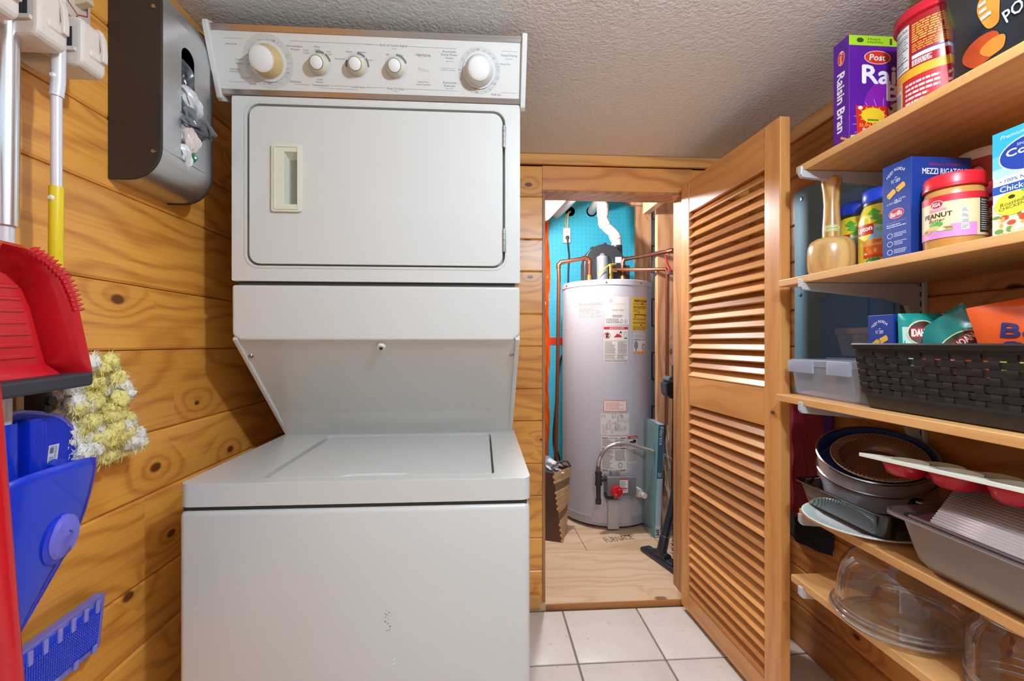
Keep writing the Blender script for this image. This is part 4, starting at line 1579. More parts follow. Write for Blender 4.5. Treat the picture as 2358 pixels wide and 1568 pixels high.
# bare bulb with lampholder on the back of the header
bu = thing('light_bulb', 'lit bare light bulb at the upper left corner of the closet doorway', 'light bulb', (0.385, 2.30, 1.84))
EM = bpy.data.materials.new('bulb_glow')
EM.use_nodes = True
EM.node_tree.nodes['Principled BSDF'].inputs['Emission Color'].default_value = (1, 0.95, 0.9, 1)
EM.node_tree.nodes['Principled BSDF'].inputs['Emission Strength'].default_value = 18
bc = onY(1274, 441, 2.30)
g = Geo()
g.lathe([(0.0, -0.030), (0.018, -0.026), (0.029, -0.010), (0.031, 0.004), (0.026, 0.020), (0.016, 0.038), (0.0135, 0.05)], bc, 24)
g.build('bulb', EM, bu)
g = Geo().lathe([(0.016, 0.05), (0.02, 0.055), (0.024, 0.085), (0.05, 0.09), (0.05, 0.1), (0.006, 0.11), (0.006, CZ - bc.z)], bc, 20)
g.build('lampholder', C('#d8d4ce', 0.4), bu)
bpy.data.objects['closet_bulb_light'].location = (bc.x, bc.y, bc.z - 0.062)

# outlet, wires and plug
oy = CY - 0.02
ou = thing('wall_outlet', 'white duplex outlet box on the blue foam board with a black plug', 'outlet', onY(1303, 543, oy))
q0, q1 = onY(1295, 561, oy), onY(1312, 527, oy)
Geo().rbox(q0.x, q1.x, oy - 0.032, oy, q0.z, q1.z, 0.004).build('box', C('#e3e0e2', 0.4), ou)
mx = (q0.x + q1.x) / 2
for k, zc in enumerate(((q0.z + q1.z) / 2 + 0.02, (q0.z + q1.z) / 2 - 0.02)):
    g = Geo()
    g.prism(ellipse(mx, zc, 0.0145, 0.0145, 20), lambda u, v, d: (u, d, v), oy - 0.032, oy - 0.0345)
    for sx in (-0.005, 0.005):
        g.box(mx + sx - 0.0012, mx + sx + 0.0012, oy - 0.0352, oy - 0.034, zc, zc + 0.007, 1)
    g.build('socket', [C('#e2dccb', 0.4), C('#33302e', 0.6)], ou)
hq = onY(1313, 487, oy)
g = Geo().lathe([(0.0, 0.0), (0.035, 0.0)], (hq.x, oy - 0.001, hq.z), 24, 0, KM)
wi = thing('wiring', 'yellow and white wires dropping from a round hole to the wall outlet', 'wire', (hq.x, oy, hq.z))
g.build('hole', C('#4a2a22', 0.8), wi)
g = Geo()
g.tube(spline([hq + Vector((-0.008, 0.0, 0)), onY(1305, 495, oy - 0.02), onY(1302, 512, oy - 0.012), Vector((mx - 0.004, oy - 0.015, q1.z))], 6), 0.0045, 8)
g.build('cable', C('#d8c23a', 0.5), wi)
g = Geo()
g.tube(spline([hq + Vector((0.004, 0.0, 0)), onY(1309, 493, oy - 0.02), onY(1307, 512, oy - 0.012), Vector((mx + 0.006, oy - 0.015, q1.z))], 6), 0.0045, 8)
g.build('cable', C('#e4dfd8', 0.5), wi)
cd = thing('power_cord', 'black power cord hanging from the white outlet behind the water heater', 'cord', (mx, oy - 0.05, q0.z))
zc = (q0.z + q1.z) / 2 - 0.02
g = Geo()
g.rbox(mx - 0.011, mx + 0.011, oy - 0.062, oy - 0.036, zc - 0.011, zc + 0.011, 0.004)
g.build('plug', C('#3c3a3e', 0.5), cd)
g = Geo()
g.tube(spline([(mx, oy - 0.055, zc - 0.008), onY(1308, 566, oy - 0.05), onY(1310, 590, oy - 0.035), onY(1308, 640, oy - 0.03), onY(1306, 800, oy - 0.03), onY(1290, 830, oy - 0.03), onY(1277, 960, oy - 0.03), onY(1275, 1020, oy - 0.03), onY(1288, 1054, oy - 0.03), onY(1300, 1150, oy - 0.03)], 8), 0.006, 8)
g.build('cable', BLACKP, cd)

# orange sheet hanging at the left edge of the foam boards
def orange(u, v):
    z = 0.1 + 1.95 * v
    x = 0.43 + 0.055 * u + 0.006 * math.sin(v * 23 + u * 3)
    y = CY - 0.045 + 0.014 * math.sin(u * 14 + v * 5) + 0.006 * math.sin(v * 90 + u * 9)
    return (x, y, z)


o = Geo().grid(orange, 14, 120).build('plastic_sheet', C('#ee6a20', 0.25, var=0.08, scale=30, bump=0.2, bscale=60, name='orange_plastic'), org=(0.45, CY - 0.04, 0.1), solid=0.001)
tag(o, 'crinkled orange plastic sheet strip hanging left of the blue foam boards', 'plastic sheet')

# copper water pipes
cl = thing('copper_pipe', 'copper pipe bending from tank top down along the left of the water heater', 'pipe', (0.6, TC.y - 0.03, TZ1))
Yp = TC.y - 0.06
P = [onY(1357, 640, Yp), onY(1357, 600, Yp), onY(1349, 594, Yp), onY(1292, 604, Yp), onY(1286, 610, Yp), onY(1287, 640, Yp), onY(1284, 850, Yp), onY(1279, 1085, Yp)]
P[0].z = TZ1 + 0.002
Geo().tube(P, 0.0115, 14).build('pipe', COPPER, cl)
for i, j in ((1, 2), (3, 4)):
    m = (P[i] + P[j]) / 2
    g = Geo().tube([P[i] + (P[i - 1] - P[i]).normalized() * 0.02, P[i], P[j], P[j] + (P[j + 1] - P[j]).normalized() * 0.02], 0.0145, 14)
    g.build('elbow', COPPER, cl)
Geo().cyl((P[0].x, Yp, TZ1 + 0.005), (P[0].x, Yp, TZ1 + 0.055), 0.018, 0.015, 14).build('coupling', BRASS, cl)

cr = thing('copper_pipe', 'copper pipe rising from tank top to an elbow and down the right stud', 'pipe', (0.9, TC.y - 0.1, TZ1))
Yq = 2.40
P = [onY(1434, 640, Yp), onY(1434, 605, Yp), onY(1437, 597, Yp), onY(1548, 577, Yq), onY(1556, 582, Yq), onY(1557, 640, Yq), onY(1554, 850, Yq), onY(1549, 1180, Yq)]
P[0].z = TZ1 + 0.002
Geo().tube(P, 0.011, 14).build('pipe', COPPERD, cr)
g = Geo().tube([P[2] + Vector((0.02, -0.01, 0.003)), P[2], P[1], P[1] - Vector((0, 0, 0.02))], 0.014, 14)
g.build('elbow', COPPER, cr)
g = Geo().tube([P[3] - (P[3] - P[2]).normalized() * 0.025, P[3], P[4], P[4] - Vector((0, 0, 0.03))], 0.0145, 14)
g.build('elbow', COPPERD, cr)
tq = onY(1557, 615, Yq)
g = Geo().cyl(tq, onY(1557, 640, Yq), 0.016, None, 14)
g.build('tee', COPPERD, cr)
Geo().cyl((P[0].x, Yp, TZ1 + 0.005), (P[0].x, Yp, TZ1 + 0.05), 0.018, 0.015, 14).build('coupling', BRASS, cr)

rv = thing('relief_pipe', 'copper relief pipe running right from the brass valve on the tank', 'pipe', (0.85, Yp, TZ1))
P = [onY(1418, 621, Yp - 0.02), onY(1535, 620, Yq + 0.02), onY(1537, 626, Yq + 0.02), onY(1536, 850, Yq + 0.02), onY(1531, 1180, Yq + 0.02)]
Geo().tube(P, 0.010, 14).build('pipe', COPPER, rv)
q = onY(1406, 622, Yp - 0.02)
g = Geo().cyl((q.x, Yp - 0.02, TZ1 + 0.003), (q.x, Yp - 0.02, q.z + 0.02), 0.017, 0.015, 14)
g.cyl((q.x, Yp - 0.02, q.z), (q.x + 0.04, Yp - 0.02, q.z), 0.014, 0.013, 14)
g.cyl((q.x, Yp - 0.02, q.z + 0.02), (q.x, Yp - 0.02, q.z + 0.032), 0.021, 0.018, 14)
bv = g.build('relief_valve', BRASS, rv)
g = Geo()
q2 = onY(1372, 634, Yp - 0.03)
g.tube([Vector((q.x + 0.03, Yp - 0.03, q.z + 0.036)), Vector((q.x - 0.02, BY - 0.072, q.z + 0.026)), Vector((q2.x, BY - 0.075, max(q2.z, TZ1 + 0.012)))], 0.0035, 8)
g.build('yellow_tag', C('#dcc226', 0.5), bv)
bvz = thing('ball_valve', 'small brass valve with a red lever on the right copper pipe', 'valve', onY(1540, 625, Yq))
q = onY(1543, 627, Yq)
g = Geo().cyl(q - Vector((0.012, 0, 0)), onY(1555, 627, Yq), 0.013, None, 12)
g.build('body', C('#9a8a80', 0.35, 0.8), bvz)
q1 = onY(1533, 588, Yq - 0.02)
q2 = onY(1536, 606, Yq - 0.02)
Geo().tube([q + Vector((0, -0.014, 0)), q + Vector((-0.004, -0.022, 0.006)), q2, q1], [0.006, 0.006, 0.0055, 0.005], 8).build('red_lever', C('#c41e34', 0.4), bvz)

# paper shopping bag with a basket-weave photo
bg_ = thing('shopping_bag', 'brown paper bag with woven basket picture left of the water heater', 'bag', (0.42, 2.35, FZ))
bz = FZ + 0.001
N0, R0 = onZ(1294, 1249, bz), onZ(1303, 1216, bz)
N1, R1 = onY(1274, 1090, N0.y + 0.03), onY(1314, 1074, R0.y - 0.03)
L0, L1 = Vector((N0.x - 0.16, N0.y + 0.06, bz)), Vector((N1.x - 0.14, N1.y + 0.06, N1.z + 0.02))
B0, B1 = L0 + (R0 - N0), L1 + (R1 - N1)
g = Geo()
g.add([L0, N0, N1, L1, B0, R0, R1, B1], [(0, 1, 2, 3), (4, 0, 3, 7), (5, 4, 7, 6)], 0)
g.build('bag_body', C('#5a3c30', 0.35, var=0.08, scale=20, name='brown_paper'), bg_, solid=0.002)
V = {1: N0, 2: N1, 4: R0, 5: R1}


def gus(u, v):
    b = N0.lerp(R0, u)
    t = N1.lerp(R1, u)
    p = b.lerp(t, v)
    p.y -= 0.012 * math.sin(u * PI) * math.sin(v * PI)
    return p


gg = Geo().grid(gus, 8, 8)
gp = gg.build('printed_side', C('#8a6a44', 0.5, var=0.1), bg_, solid=0.0015)
g = Geo()
for j in range(26):
    for i in range(10):
        v, u = (j + 0.5) / 26, (i + (0.5 if j % 2 else 0.1)) / 10
        if 0.30 < v < 0.44 or 0.72 < v < 0.84 or u > 0.97:
            continue
        p = gus(u, v) + Vector((0.0, -0.002, 0))
        M = Matrix.Translation(p) @ Matrix.Rotation(0.5 if j % 2 else -0.5, 4, 'Y') @ Matrix.Diagonal((0.0085, 0.003, 0.010, 1))
        bm = bmesh.new()
        bmesh.ops.create_icosphere(bm, subdivisions=1, radius=1.0)
        g.bm(bm, 0, True, M)
g.build('basket_picture', C('#c8a074', 0.6, var=0.15, scale=60), gp)['kind'] = 'stuff'
g = Geo()
g.tube(spline([V[2] , Vector(V[2]) + Vector((0.01, 0.05, 0.03)), Vector(V[2]).lerp(Vector(V[5]), 0.6) + Vector((0.01, 0, 0.045)), V[5]], 6), 0.005, 8)
g.build('handle', C('#5a4038', 0.6), bg_)
def tissue(u, v):
    p = onY(1250 + 42 * u + 6 * math.sin(v * 7), 1092 - (46 - 26 * u) * v, N1.y + 0.07)
    p.y += 0.018 * math.sin(u * 11 + v * 5) + 0.012 * math.sin(v * 17 - u * 6)
    return p


g = Geo().grid(tissue, 12, 12, smooth=False)
o = g.build('tissue_paper', C('#dedbe0', 0.7), None, org=tuple(N1 + Vector((0, 0.07, -0.02))), solid=0.001)
tag(o, 'crumpled white paper sticking out of the brown shopping bag', 'paper')

# pleated air filter in clear wrap, leaning by the tank
af = thing('air_filter', 'square pleated air filter in plastic wrap leaning beside the water heater', 'air filter', (0.95, 2.4, FZ))
b0_, b1_ = onY(1508, 1237, 2.40), onY(1519, 1236, 2.40)
s0_, s1_ = onY(1517, 968, 2.40), onY(1530, 978, 2.40)
bl_, br_ = Vector((b0_.x, 2.40, FZ + 0.003)), Vector((b1_.x + 0.002, 2.40, FZ + 0.003))
tl_, tr_ = Vector((s0_.x, 2.40, s1_.z)), Vector((s1_.x, 2.40, s1_.z))
dpt = Vector((0.02, 0.46, 0))
g = Geo()
V = [bl_, br_, tr_, tl_, bl_ + dpt, br_ + dpt, tr_ + dpt, tl_ + dpt]
g.add(V, [(0, 1, 2, 3), (1, 5, 6, 2), (5, 4, 7, 6), (3, 2, 6, 7), (0, 4, 5, 1)], 0)
fr = g.build('cardboard_frame', C('#8fa9bb', 0.5, var=0.04), af)
p = Print(lambda u, v, l: tuple(bl_.lerp(br_, u).lerp(tl_.lerp(tr_, u), v) + Vector((0, -l, 0))), 0.027, (tl_ - bl_).length, 0.0005)
p.rect(0, 0.52, 1, 1, '#2f5872', 1)
p.rect(0, 0.0, 1, 0.52, '#a9bfce', 1)
p.rect(0, 0.0, 1, 0.1, '#cfd8de', 2)
p.text('Filtrete', 0.5, 0.90, 3.6, 0.028, '#d6e4ec', 4, rot=-PI / 2)
p.text('20', 0.45, 0.555, 0.9, 0.028, '#d6e4ec', 4, rot=-PI / 2)
p.text('3M', 0.45, 0.045, 1.2, 0.03, '#2c2c30', 4, rot=-PI / 2, bold=0.05)
p.build('lettering', fr)
g = Geo()
n = 46
vs = []
for k in range(n + 1):
    f = k / n
    off = Vector((-0.001 - (0.010 if k % 2 else 0.0), 0, 0))
    vs += [bl_ + dpt * f + off, tl_ + dpt * f + off]
g.add(vs, [(2 * k, 2 * k + 1, 2 * k + 3, 2 * k + 2) for k in range(n)], 0)
g.build('pleats', C('#6f9a9c', 0.5, var=0.12, scale=15), af)
FILM = glass('clear_wrap', '#f2f8f6', 0.35, 0.12, 0.12, '#cfdcd8')


def film(u, v):
    a = bl_.lerp(tl_, v * 1.03) + dpt * u
    return a + Vector((-0.022 + 0.008 * math.sin(u * 13 + v * 7) * math.sin(v * 9), 0, 0.0))


Geo().grid(film, 16, 16).build('plastic_wrap', FILM, af)


def film2(u, v):
    a = br_.lerp(tr_, v) + Vector((0.004 + (0.05 * u) * (1 - 0.7 * v) + 0.006 * math.sin(v * 15 + u * 5), -0.004 - 0.012 * u + 0.01 * math.sin(v * 11), 0.002))
    return a


Geo().grid(film2, 6, 20).build('plastic_wrap', FILM, af)

# vacuum wand with floor nozzle
VY = 2.1
vw = thing('vacuum_wand', 'black vacuum wand with wide floor nozzle resting on the plywood floor', 'vacuum', onZ(1520, 1290, FZ))
VB = C('#2b2d38', 0.35, var=0.05, name='vacuum_black')
n0, n1 = onZ(1473, 1268, FZ), onZ(1562, 1332, FZ)
ax = (n1 - n0)
nl = ax.length
ax.normalize()
ay = Vector((-ax.y, ax.x, 0))
if ay.y < 0:
    ay = -ay
MN = Matrix((ax, ay, Vector((0, 0, 1)))).transposed().to_4x4()
MN.translation = (n0 + n1) / 2 + Vector((0, 0, 0.0)) + ay * 0.03
g = Geo()
g.rbox(-nl / 2, nl / 2, -0.03, 0.03, 0.0, 0.022, 0.008, 3, M=MN)
g.rbox(-nl * 0.30, nl * 0.30, -0.02, 0.03, 0.012, 0.034, 0.010, 3, M=MN)
g.build('nozzle', VB, vw)
g = Geo()
for sx in (-1, 1):
    g.rbox(sx * nl * 0.36 - 0.014, sx * nl * 0.36 + 0.014, -0.012, 0.012, 0.02, 0.028, 0.004, 2, M=MN)
g.build('pedal', C('#3a3c4a', 0.35), vw)
nk = MN @ Vector((0, 0.0, 0.03))
k1 = onY(1524, 1268, nk.y)
k2 = onY(1531, 1235, nk.y + 0.02)
k3 = onY(1545, 1180, nk.y + 0.03)
k4 = onY(1562, 1095, nk.y + 0.05)
k5 = onY(1575, 1010, nk.y + 0.08)
g = Geo().tube([MN @ Vector((-0.035, 0.0, 0.034)), MN @ Vector((0.035, 0.0, 0.034))], 0.022, 16)
g.build('swivel', VB, vw)
Geo().tube([nk, k1, k2], [0.022, 0.024, 0.023], 18).build('neck', VB, vw)
Geo().tube([k2 - (k2 - k1).normalized() * 0.01, k3, k4, k5], [0.0205, 0.0195, 0.018, 0.018], 18).build('tube', VB, vw)
Geo().tube([k2, k2 + (k3 - k2).normalized() * 0.004], 0.0235, 18).build('joint_ring', C('#9aa0a8', 0.3, 0.8), vw)

vc = thing('vacuum_wand', 'chrome vacuum tube with dark floor head hanging at the doorway right', 'vacuum', onY(1555, 880, 2.15))
a0_, a1_, a2_ = Vector((onY(1559, 440, 2.15).x, 2.15, 1.7995)), onY(1557, 735, 2.15), onY(1556, 845, 2.15)
Geo().tube([a0_, a1_], 0.0135, 16).build('upper_tube', C('#d8d6da', 0.2, 0.95, var=0.03), vc)
Geo().tube([a1_, a2_], 0.0165, 16).build('lower_tube', C('#c9c8cc', 0.22, 0.95, var=0.03), vc)
Geo().tube([a2_ + Vector((0, 0, 0.008)), onY(1556, 875, 2.15)], [0.019, 0.021], 16).build('collar', VB, vc)
q0, q1 = onY(1529, 922, 2.15), onY(1580, 878, 2.15)
g = Geo()
g.prism([(q0.x, q1.z - 0.006), (q0.x + 0.035, q1.z), (q0.x + 0.045, q1.z + 0.01), (q1.x, q1.z + 0.002), (q1.x, q0.z - 0.012), (q0.x + 0.03, q0.z + 0.01), (q0.x + 0.004, q0.z + 0.03)], lambda u, v, d: (u, d, v), 2.20, 2.13)
g.build('floor_head', VB, vc, bevel=0.006, seg=2)
q = onY(1541, 873, 2.15)
Geo().cyl((q.x, 2.12, q.z), (q.x, 2.20, q.z), 0.014, None, 14).build('swivel', C('#5a6070', 0.35), vc)

# black fuzzy duster standing by the nozzle
fz = thing('duster', 'black fuzzy duster head standing behind the vacuum nozzle by the door', 'duster', onZ(1556, 1320, FZ))
g = Geo()
r = random.Random(9)
base = onZ(1557, 1316, FZ)
top_ = onY(1553, 1205, base.y + 0.05)
for k in range(900):
    f = r.random()
    p = base.lerp(top_, f) + Vector((r.gauss(0, 0.004), r.gauss(0, 0.004), 0))
    if p.z < FZ + 0.03:
        p.z = FZ + 0.03
    d = Vector((r.gauss(0, 1), r.gauss(0, 1), r.gauss(0, 0.7))).normalized() * r.uniform(0.015, 0.028)
    s_ = Vector((r.gauss(0, 1), r.gauss(0, 1), r.gauss(0, 1))).normalized() * 0.0018
    q = p + d
    q.z = max(q.z, FZ + 0.002)
    g.add([p - s_, p + s_, q + s_ * 0.5], [(0, 1, 2)])
o = g.build('fibres', C('#2a2c3c', 0.7, var=0.3, scale=90), fz)
o['kind'] = 'stuff'
Geo().tube([base + Vector((0, 0, 0.005)), top_], 0.006, 8).build('stick', C('#22222a', 0.5), fz)
# ------------------------------------------------------------------ left wall: bag dispenser, tool rack and the tools hung on it
SS = brushed('brushed_stainless', '#d4d6d8', 'y', 0.36, 0.12)
DARKSIDE = C('#332a24', 0.55, var=0.12, scale=120, bump=0.15, bscale=400, name='dark_plastic_side')
BLUEP = C('#1236c8', 0.25, var=0.03, coat=0.3, name='blue_plastic')
BLUEP2 = C('#0f2fc0', 0.28, var=0.03, name='deep_blue_plastic')
PURP = C('#6f6fd6', 0.3, var=0.03, name='purple_plastic')
REDP = C('#c8101e', 0.28, var=0.03, coat=0.3, name='red_plastic')
BEIGE = C('#d6cabd', 0.4, var=0.02, name='beige_plastic')
POLEW = C('#dcdadd', 0.25, 0.15, var=0.01, name='white_painted_tube')
ALU = brushed('aluminium_tube', '#e2e2e4', 'z', 0.25, 0.05)

bd = thing('bag_dispenser', 'stainless steel plastic bag dispenser with dark side panels on the pine wall', 'bag dispenser', (XL, 0.93, 1.39))
XF = -0.604
y0d, y1d = 0.896, 1.061
zb, zt_ = 1.386, 1.784
rc = 0.062


def dprof(inset=0.0):
    x0, x1, z0, z1 = XL + 0.001, XF - inset, zb + inset, zt_ - inset
    p = [(x0, z0)]
    for k in range(9):
        a = -PI / 2 + PI / 2 * k / 8
        p.append((x1 - rc + rc * math.cos(a), z0 + rc + rc * math.sin(a)))
    for k in range(9):
        a = PI / 2 * k / 8
        p.append((x1 - rc + rc * math.cos(a), z1 - rc + rc * math.sin(a)))
    p.append((x0, z1))
    return p


for a, b in ((y0d, y0d + 0.006), (y1d - 0.006, y1d)):
    g = Geo().prism(dprof(), lambda u, v, d: (u, d, v), b, a)
    g.build('side_panel', DARKSIDE, bd, bevel=0.0012)
for zz_ in (1.46, 1.69):
    for yy, sg in ((y0d, -1),):
        q = onY(354, 348 if zz_ < 1.6 else 15, y0d)
        Geo().lathe([(0.0042, 0), (0.0036, 0.002), (0, 0.0026)], (q.x, yy, q.z), 14, 0, KM if sg < 0 else Matrix(((1, 0, 0), (0, 0, 1), (0, -1, 0)))).build('screw', STEEL, bd)
# wrapped sheet with a slot in the front
pf = dprof(0.002)
g = Geo()
ya, yb_ = y0d + 0.005, y1d - 0.005
sl = rrect(0.957, 1.446, 0.998, 1.683, 0.0195, 7)
zlo, zhi = zb + 0.0012 + rc, zt_ - 0.0012 - rc
g.prism([(ya, zlo), (yb_, zlo), (yb_, zhi), (ya, zhi)], lambda u, v, d: (d, u, v), XF - 0.003, XF - 0.002, 0, [sl])
for i in range(len(pf) - 1):
    if i == 9:
        continue
    a, b = pf[i], pf[i + 1]
    g.add([(a[0], ya, a[1]), (a[0], yb_, a[1]), (b[0], yb_, b[1]), (b[0], ya, b[1])], [(0, 1, 2, 3)], 0, True)
g.build('steel_cover', SS, bd)
Geo().box(XL + 0.003, XL + 0.006, ya, yb_, zb + 0.01, zt_ - 0.01).build('back_plate', C('#1d1b1a', 0.8), bd)

r = random.Random(21)


def bag(pts, rads, name, label, col, seed, trans=0.35):
    rr = random.Random(seed)
    sp = spline(pts, 8)
    n = len(sp)
    g = Geo()
    rs = []
    for i in range(n):
        f = i / (n - 1) * (len(rads) - 1)
        k = min(len(rads) - 2, int(f))
        rs.append(rads[k] + (rads[k + 1] - rads[k]) * (f - k))
    ph = [rr.uniform(0, 6) for _ in range(6)]
    N = 26
    vs = []
    for i, p in enumerate(sp):
        a_ = sp[max(0, i - 1)]
        b_ = sp[min(n - 1, i + 1)]
        T = (b_ - a_).normalized()
        U = T.cross(Vector((0.3, 0.9, 0.2))).normalized()
        W = T.cross(U)
        for k in range(N):
            a = 2 * PI * k / N
            q = rs[i] * (1 + 0.28 * math.sin(3 * a + ph[0] + i * 0.25) + 0.2 * math.sin(7 * a + ph[1] - i * 0.4) + 0.14 * math.sin(12 * a + ph[2] + i * 0.8))
            vs.append(p + (U * math.cos(a) + W * math.sin(a)) * q + T * 0.3 * rs[i] * math.sin(5 * a + ph[3]))
    fs = [(i * N + k, i * N + (k + 1) % N, (i + 1) * N + (k + 1) % N, (i + 1) * N + k) for i in range(n - 1) for k in range(N)]
    g.add(vs, fs, 0, True)
    g.add(vs[:N], [tuple(range(N))[::-1]])
    g.add(vs[-N:], [tuple(range(N))])
    o = g.build(name, C(col, 0.28, var=0.12, scale=60, coat=0.4), None, org=tuple(pts[0]), sharp=0.5)
    tag(o, label, 'plastic bag', 'grocery bags in the dispenser')


Xs = XF - 0.008
bag([(Xs - 0.02, 0.975, 1.662), (Xs - 0.004, 0.981, 1.63), (Xs - 0.012, 0.983, 1.60)], [0.012, 0.014, 0.012], 'plastic_bag', 'dark grey plastic bag at the top of the dispenser slot', '#5d6066', 1)
bag([(Xs - 0.025, 0.971, 1.60), (Xs + 0.004, 0.979, 1.588), (Xs + 0.006, 0.993, 1.565), (Xs - 0.012, 0.993, 1.552)], [0.012, 0.013, 0.013, 0.006], 'plastic_bag', 'white plastic bag fold just under the topmost grey bag', '#dcdbdc', 2)
bag([(Xs - 0.02, 0.967, 1.575), (Xs - 0.002, 0.972, 1.55), (Xs + 0.008, 0.982, 1.532), (Xs + 0.022, 1.002, 1.528), (Xs + 0.026, 1.022, 1.522)], [0.011, 0.016, 0.016, 0.018, 0.008], 'plastic_bag', 'grey plastic bag puffing furthest out of the dispenser slot', '#6b6e74', 3)
bag([(Xs - 0.02, 0.972, 1.520), (Xs + 0.0, 0.977, 1.510), (Xs + 0.004, 0.983, 1.487), (Xs - 0.010, 0.985, 1.47)], [0.013, 0.016, 0.014, 0.010], 'plastic_bag', 'pale pinkish plastic bag in the lower half of the slot', '#dccdc4', 4)
bag([(Xs - 0.02, 0.982, 1.478), (Xs + 0.004, 0.989, 1.466), (Xs - 0.006, 0.997, 1.456)], [0.008, 0.010, 0.006], 'plastic_bag', 'green printed plastic bag corner near the slot bottom', '#4a8a5c', 5)
bag([(Xs - 0.022, 0.962, 1.488), (Xs + 0.002, 0.969, 1.47), (Xs - 0.0, 0.974, 1.450), (Xs - 0.014, 0.979, 1.443)], [0.010, 0.012, 0.011, 0.006], 'plastic_bag', 'white plastic bag at the bottom of the dispenser slot', '#e6e6e4', 6)
# small torn bag scrap behind the dispenser
# switch plate
sw = thing('switch_plate', 'beige switch plate with toggle and red markings left of the dispenser', 'light switch', (XL, 0.815, 1.69))
Geo().rbox(XL, XL + 0.006, 0.778, 0.854, 1.632, 1.75, 0.003).build('plate', C('#cfc6b0', 0.4, var=0.02), sw)
g = Geo()
tqx = XL + 0.006
g.prism([(tqx - 0.002, 1.655), (tqx + 0.022, 1.662), (tqx + 0.020, 1.673), (tqx - 0.002, 1.675)], lambda u, v, d: (u, d, v), 0.834, 0.820)
g.build('toggle', C('#cfc4a4', 0.35), sw, bevel=0.0015)
p = Print(lambda u, v, l: (XL + 0.006 + l, u, v), 1, 1, 0.0003)
for q in ((0.808, 1.652, 0.808, 1.72), (0.808, 1.652, 0.826, 1.642), (0.826, 1.642, 0.845, 1.652), (0.845, 1.652, 0.845, 1.71)):
    p.line(*q, 0.0018, '#b8303a')
p.disc(0.826, 1.636, 0.004, 0.004, '#3a2c24', 1)
p.build('red_marking', sw)

# tool rack: a base rail on the wall, grip blocks with black rollers and fold-out hooks
tr = thing('tool_rack', 'beige wall mounted tool rack with grip blocks and small hooks', 'tool rack', (XL, 0.65, 1.55))
tr.location.z -= 0.022
g = Geo()
g.prism([(XL, 1.548), (XL + 0.07, 1.522), (XL + 0.07, 1.53), (XL + 0.022, 1.58), (XL + 0.022, 1.62), (XL, 1.62)], lambda u, v, d: (u, d, v), 0.775, 0.36)
g.build('base_rail', BEIGE, tr, bevel=0.004)
for i, yc in enumerate((0.742, 0.675, 0.608, 0.541, 0.474)):
    ya_, yb2 = yc - 0.0225, yc + 0.0225
    g = Geo()
    g.prism(rrect(XL + 0.01, 1.517, -0.598, 1.592, 0.012, 4), lambda u, v, d: (u, d, v), yb2, ya_)
    b = g.build('grip_block', BEIGE, tr, bevel=0.006, seg=3)
    g = Geo()
    for k in range(5):
        g.box(-0.634 + 0.0035 * k, -0.632 + 0.0035 * k, ya_ - 0.0018, ya_ + 0.001, 1.545, 1.572)
    g.box(-0.634, -0.612, ya_ - 0.0006, ya_ + 0.002, 1.543, 1.574)
    g.build('rubber_roller', C('#2c3036', 0.6), b)
    g = Geo()
    g.box(-0.638, -0.606, ya_ - 0.004, ya_ + 0.001, 1.537, 1.5425)
    g.build('roller_lip', BEIGE, b)
    g = Geo()
    hp_ = [(XF + 0.001, 1.592), (XF + 0.006, 1.590), (XF + 0.011, 1.578), (XF + 0.013, 1.555), (XF + 0.0128, 1.540), (XF + 0.004, 1.539), (XF + 0.004, 1.551), (XF + 0.008, 1.556), (XF + 0.006, 1.576), (XF + 0.001, 1.583)]
    g.prism(hp_, lambda u, v, d: (u, d, v), yb2 - 0.006, yb2 - 0.015)
    g.rbox(XF - 0.002, XF + 0.008, yc - 0.010, yb2 - 0.004, 1.538, 1.551, 0.002)
    g.build('fold_out_hook', BEIGE, b, bevel=0.0012)

# duster on a telescoping white and yellow pole
du = thing('duster', 'fluffy yellow and white duster on a white and yellow pole', 'duster', (-0.63, 0.68, 0.9))
Y_ = 0.709
T0, T1, T2, T3 = onY(136, -40, Y_), onY(134, 190, Y_), onY(130, 222, Y_), onY(130, 432, Y_)
T4 = onY(128, 640, Y_)
T5 = onY(116, 900, 0.735)
Geo().tube([T0, T1, T2], 0.0086, 20).build('upper_pole', POLEW, du)
Geo().tube([T2 + Vector((0, 0, 0.003)), T3], 0.0066, 20).build('lower_pole', POLEW, du)
Geo().tube([T3 + Vector((0, 0, 0.001)), T4, T5], [0.0085, 0.0085, 0.0085], 20).build('yellow_sleeve', C('#e6c81e', 0.35, var=0.02, name='yellow_plastic'), du)
g = Geo()
for px, py, rad in ((122, 173, 0.0045), (118, 455, 0.0045)):
    q = onY(px, py, Y_ - 0.0075)
    Geo().tube([q, q + Vector((0, -0.003, 0))], [rad, rad * 0.6], 14).build('lock_button', C('#e6e4e4', 0.3), du)
j0, j1 = onX(78, 925, -0.655), onX(118, 922, -0.64)
g = Geo()
g.rbox(-0.672, -0.640, j0.y, j1.y + 0.006, onX(110, 958, -0.63).z, onX(110, 897, -0.63).z, 0.006, 2)
g.cyl((-0.640, j1.y - 0.004, j1.z), (-0.634, j1.y - 0.004, j1.z), 0.007, None, 16)
g.build('joint', C('#17171a', 0.45), du)
g = Geo()
hq0, hq1 = onX(60, 900, -0.67), onX(92, 960, -0.66)
g.rbox(-0.69, -0.65, hq0.y, hq1.y + 0.01, hq1.z, hq0.z, 0.010, 3)
g.build('handle_plate', C('#cdb68e', 0.4), du)
# the fluffy head
hd0, hd1 = onX(203, 840, -0.648), onX(248, 1044, -0.648)
r = random.Random(4)
clump = {0: Geo(), 1: Geo()}
hair = {0: Geo(), 1: Geo()}
nY = 0.052


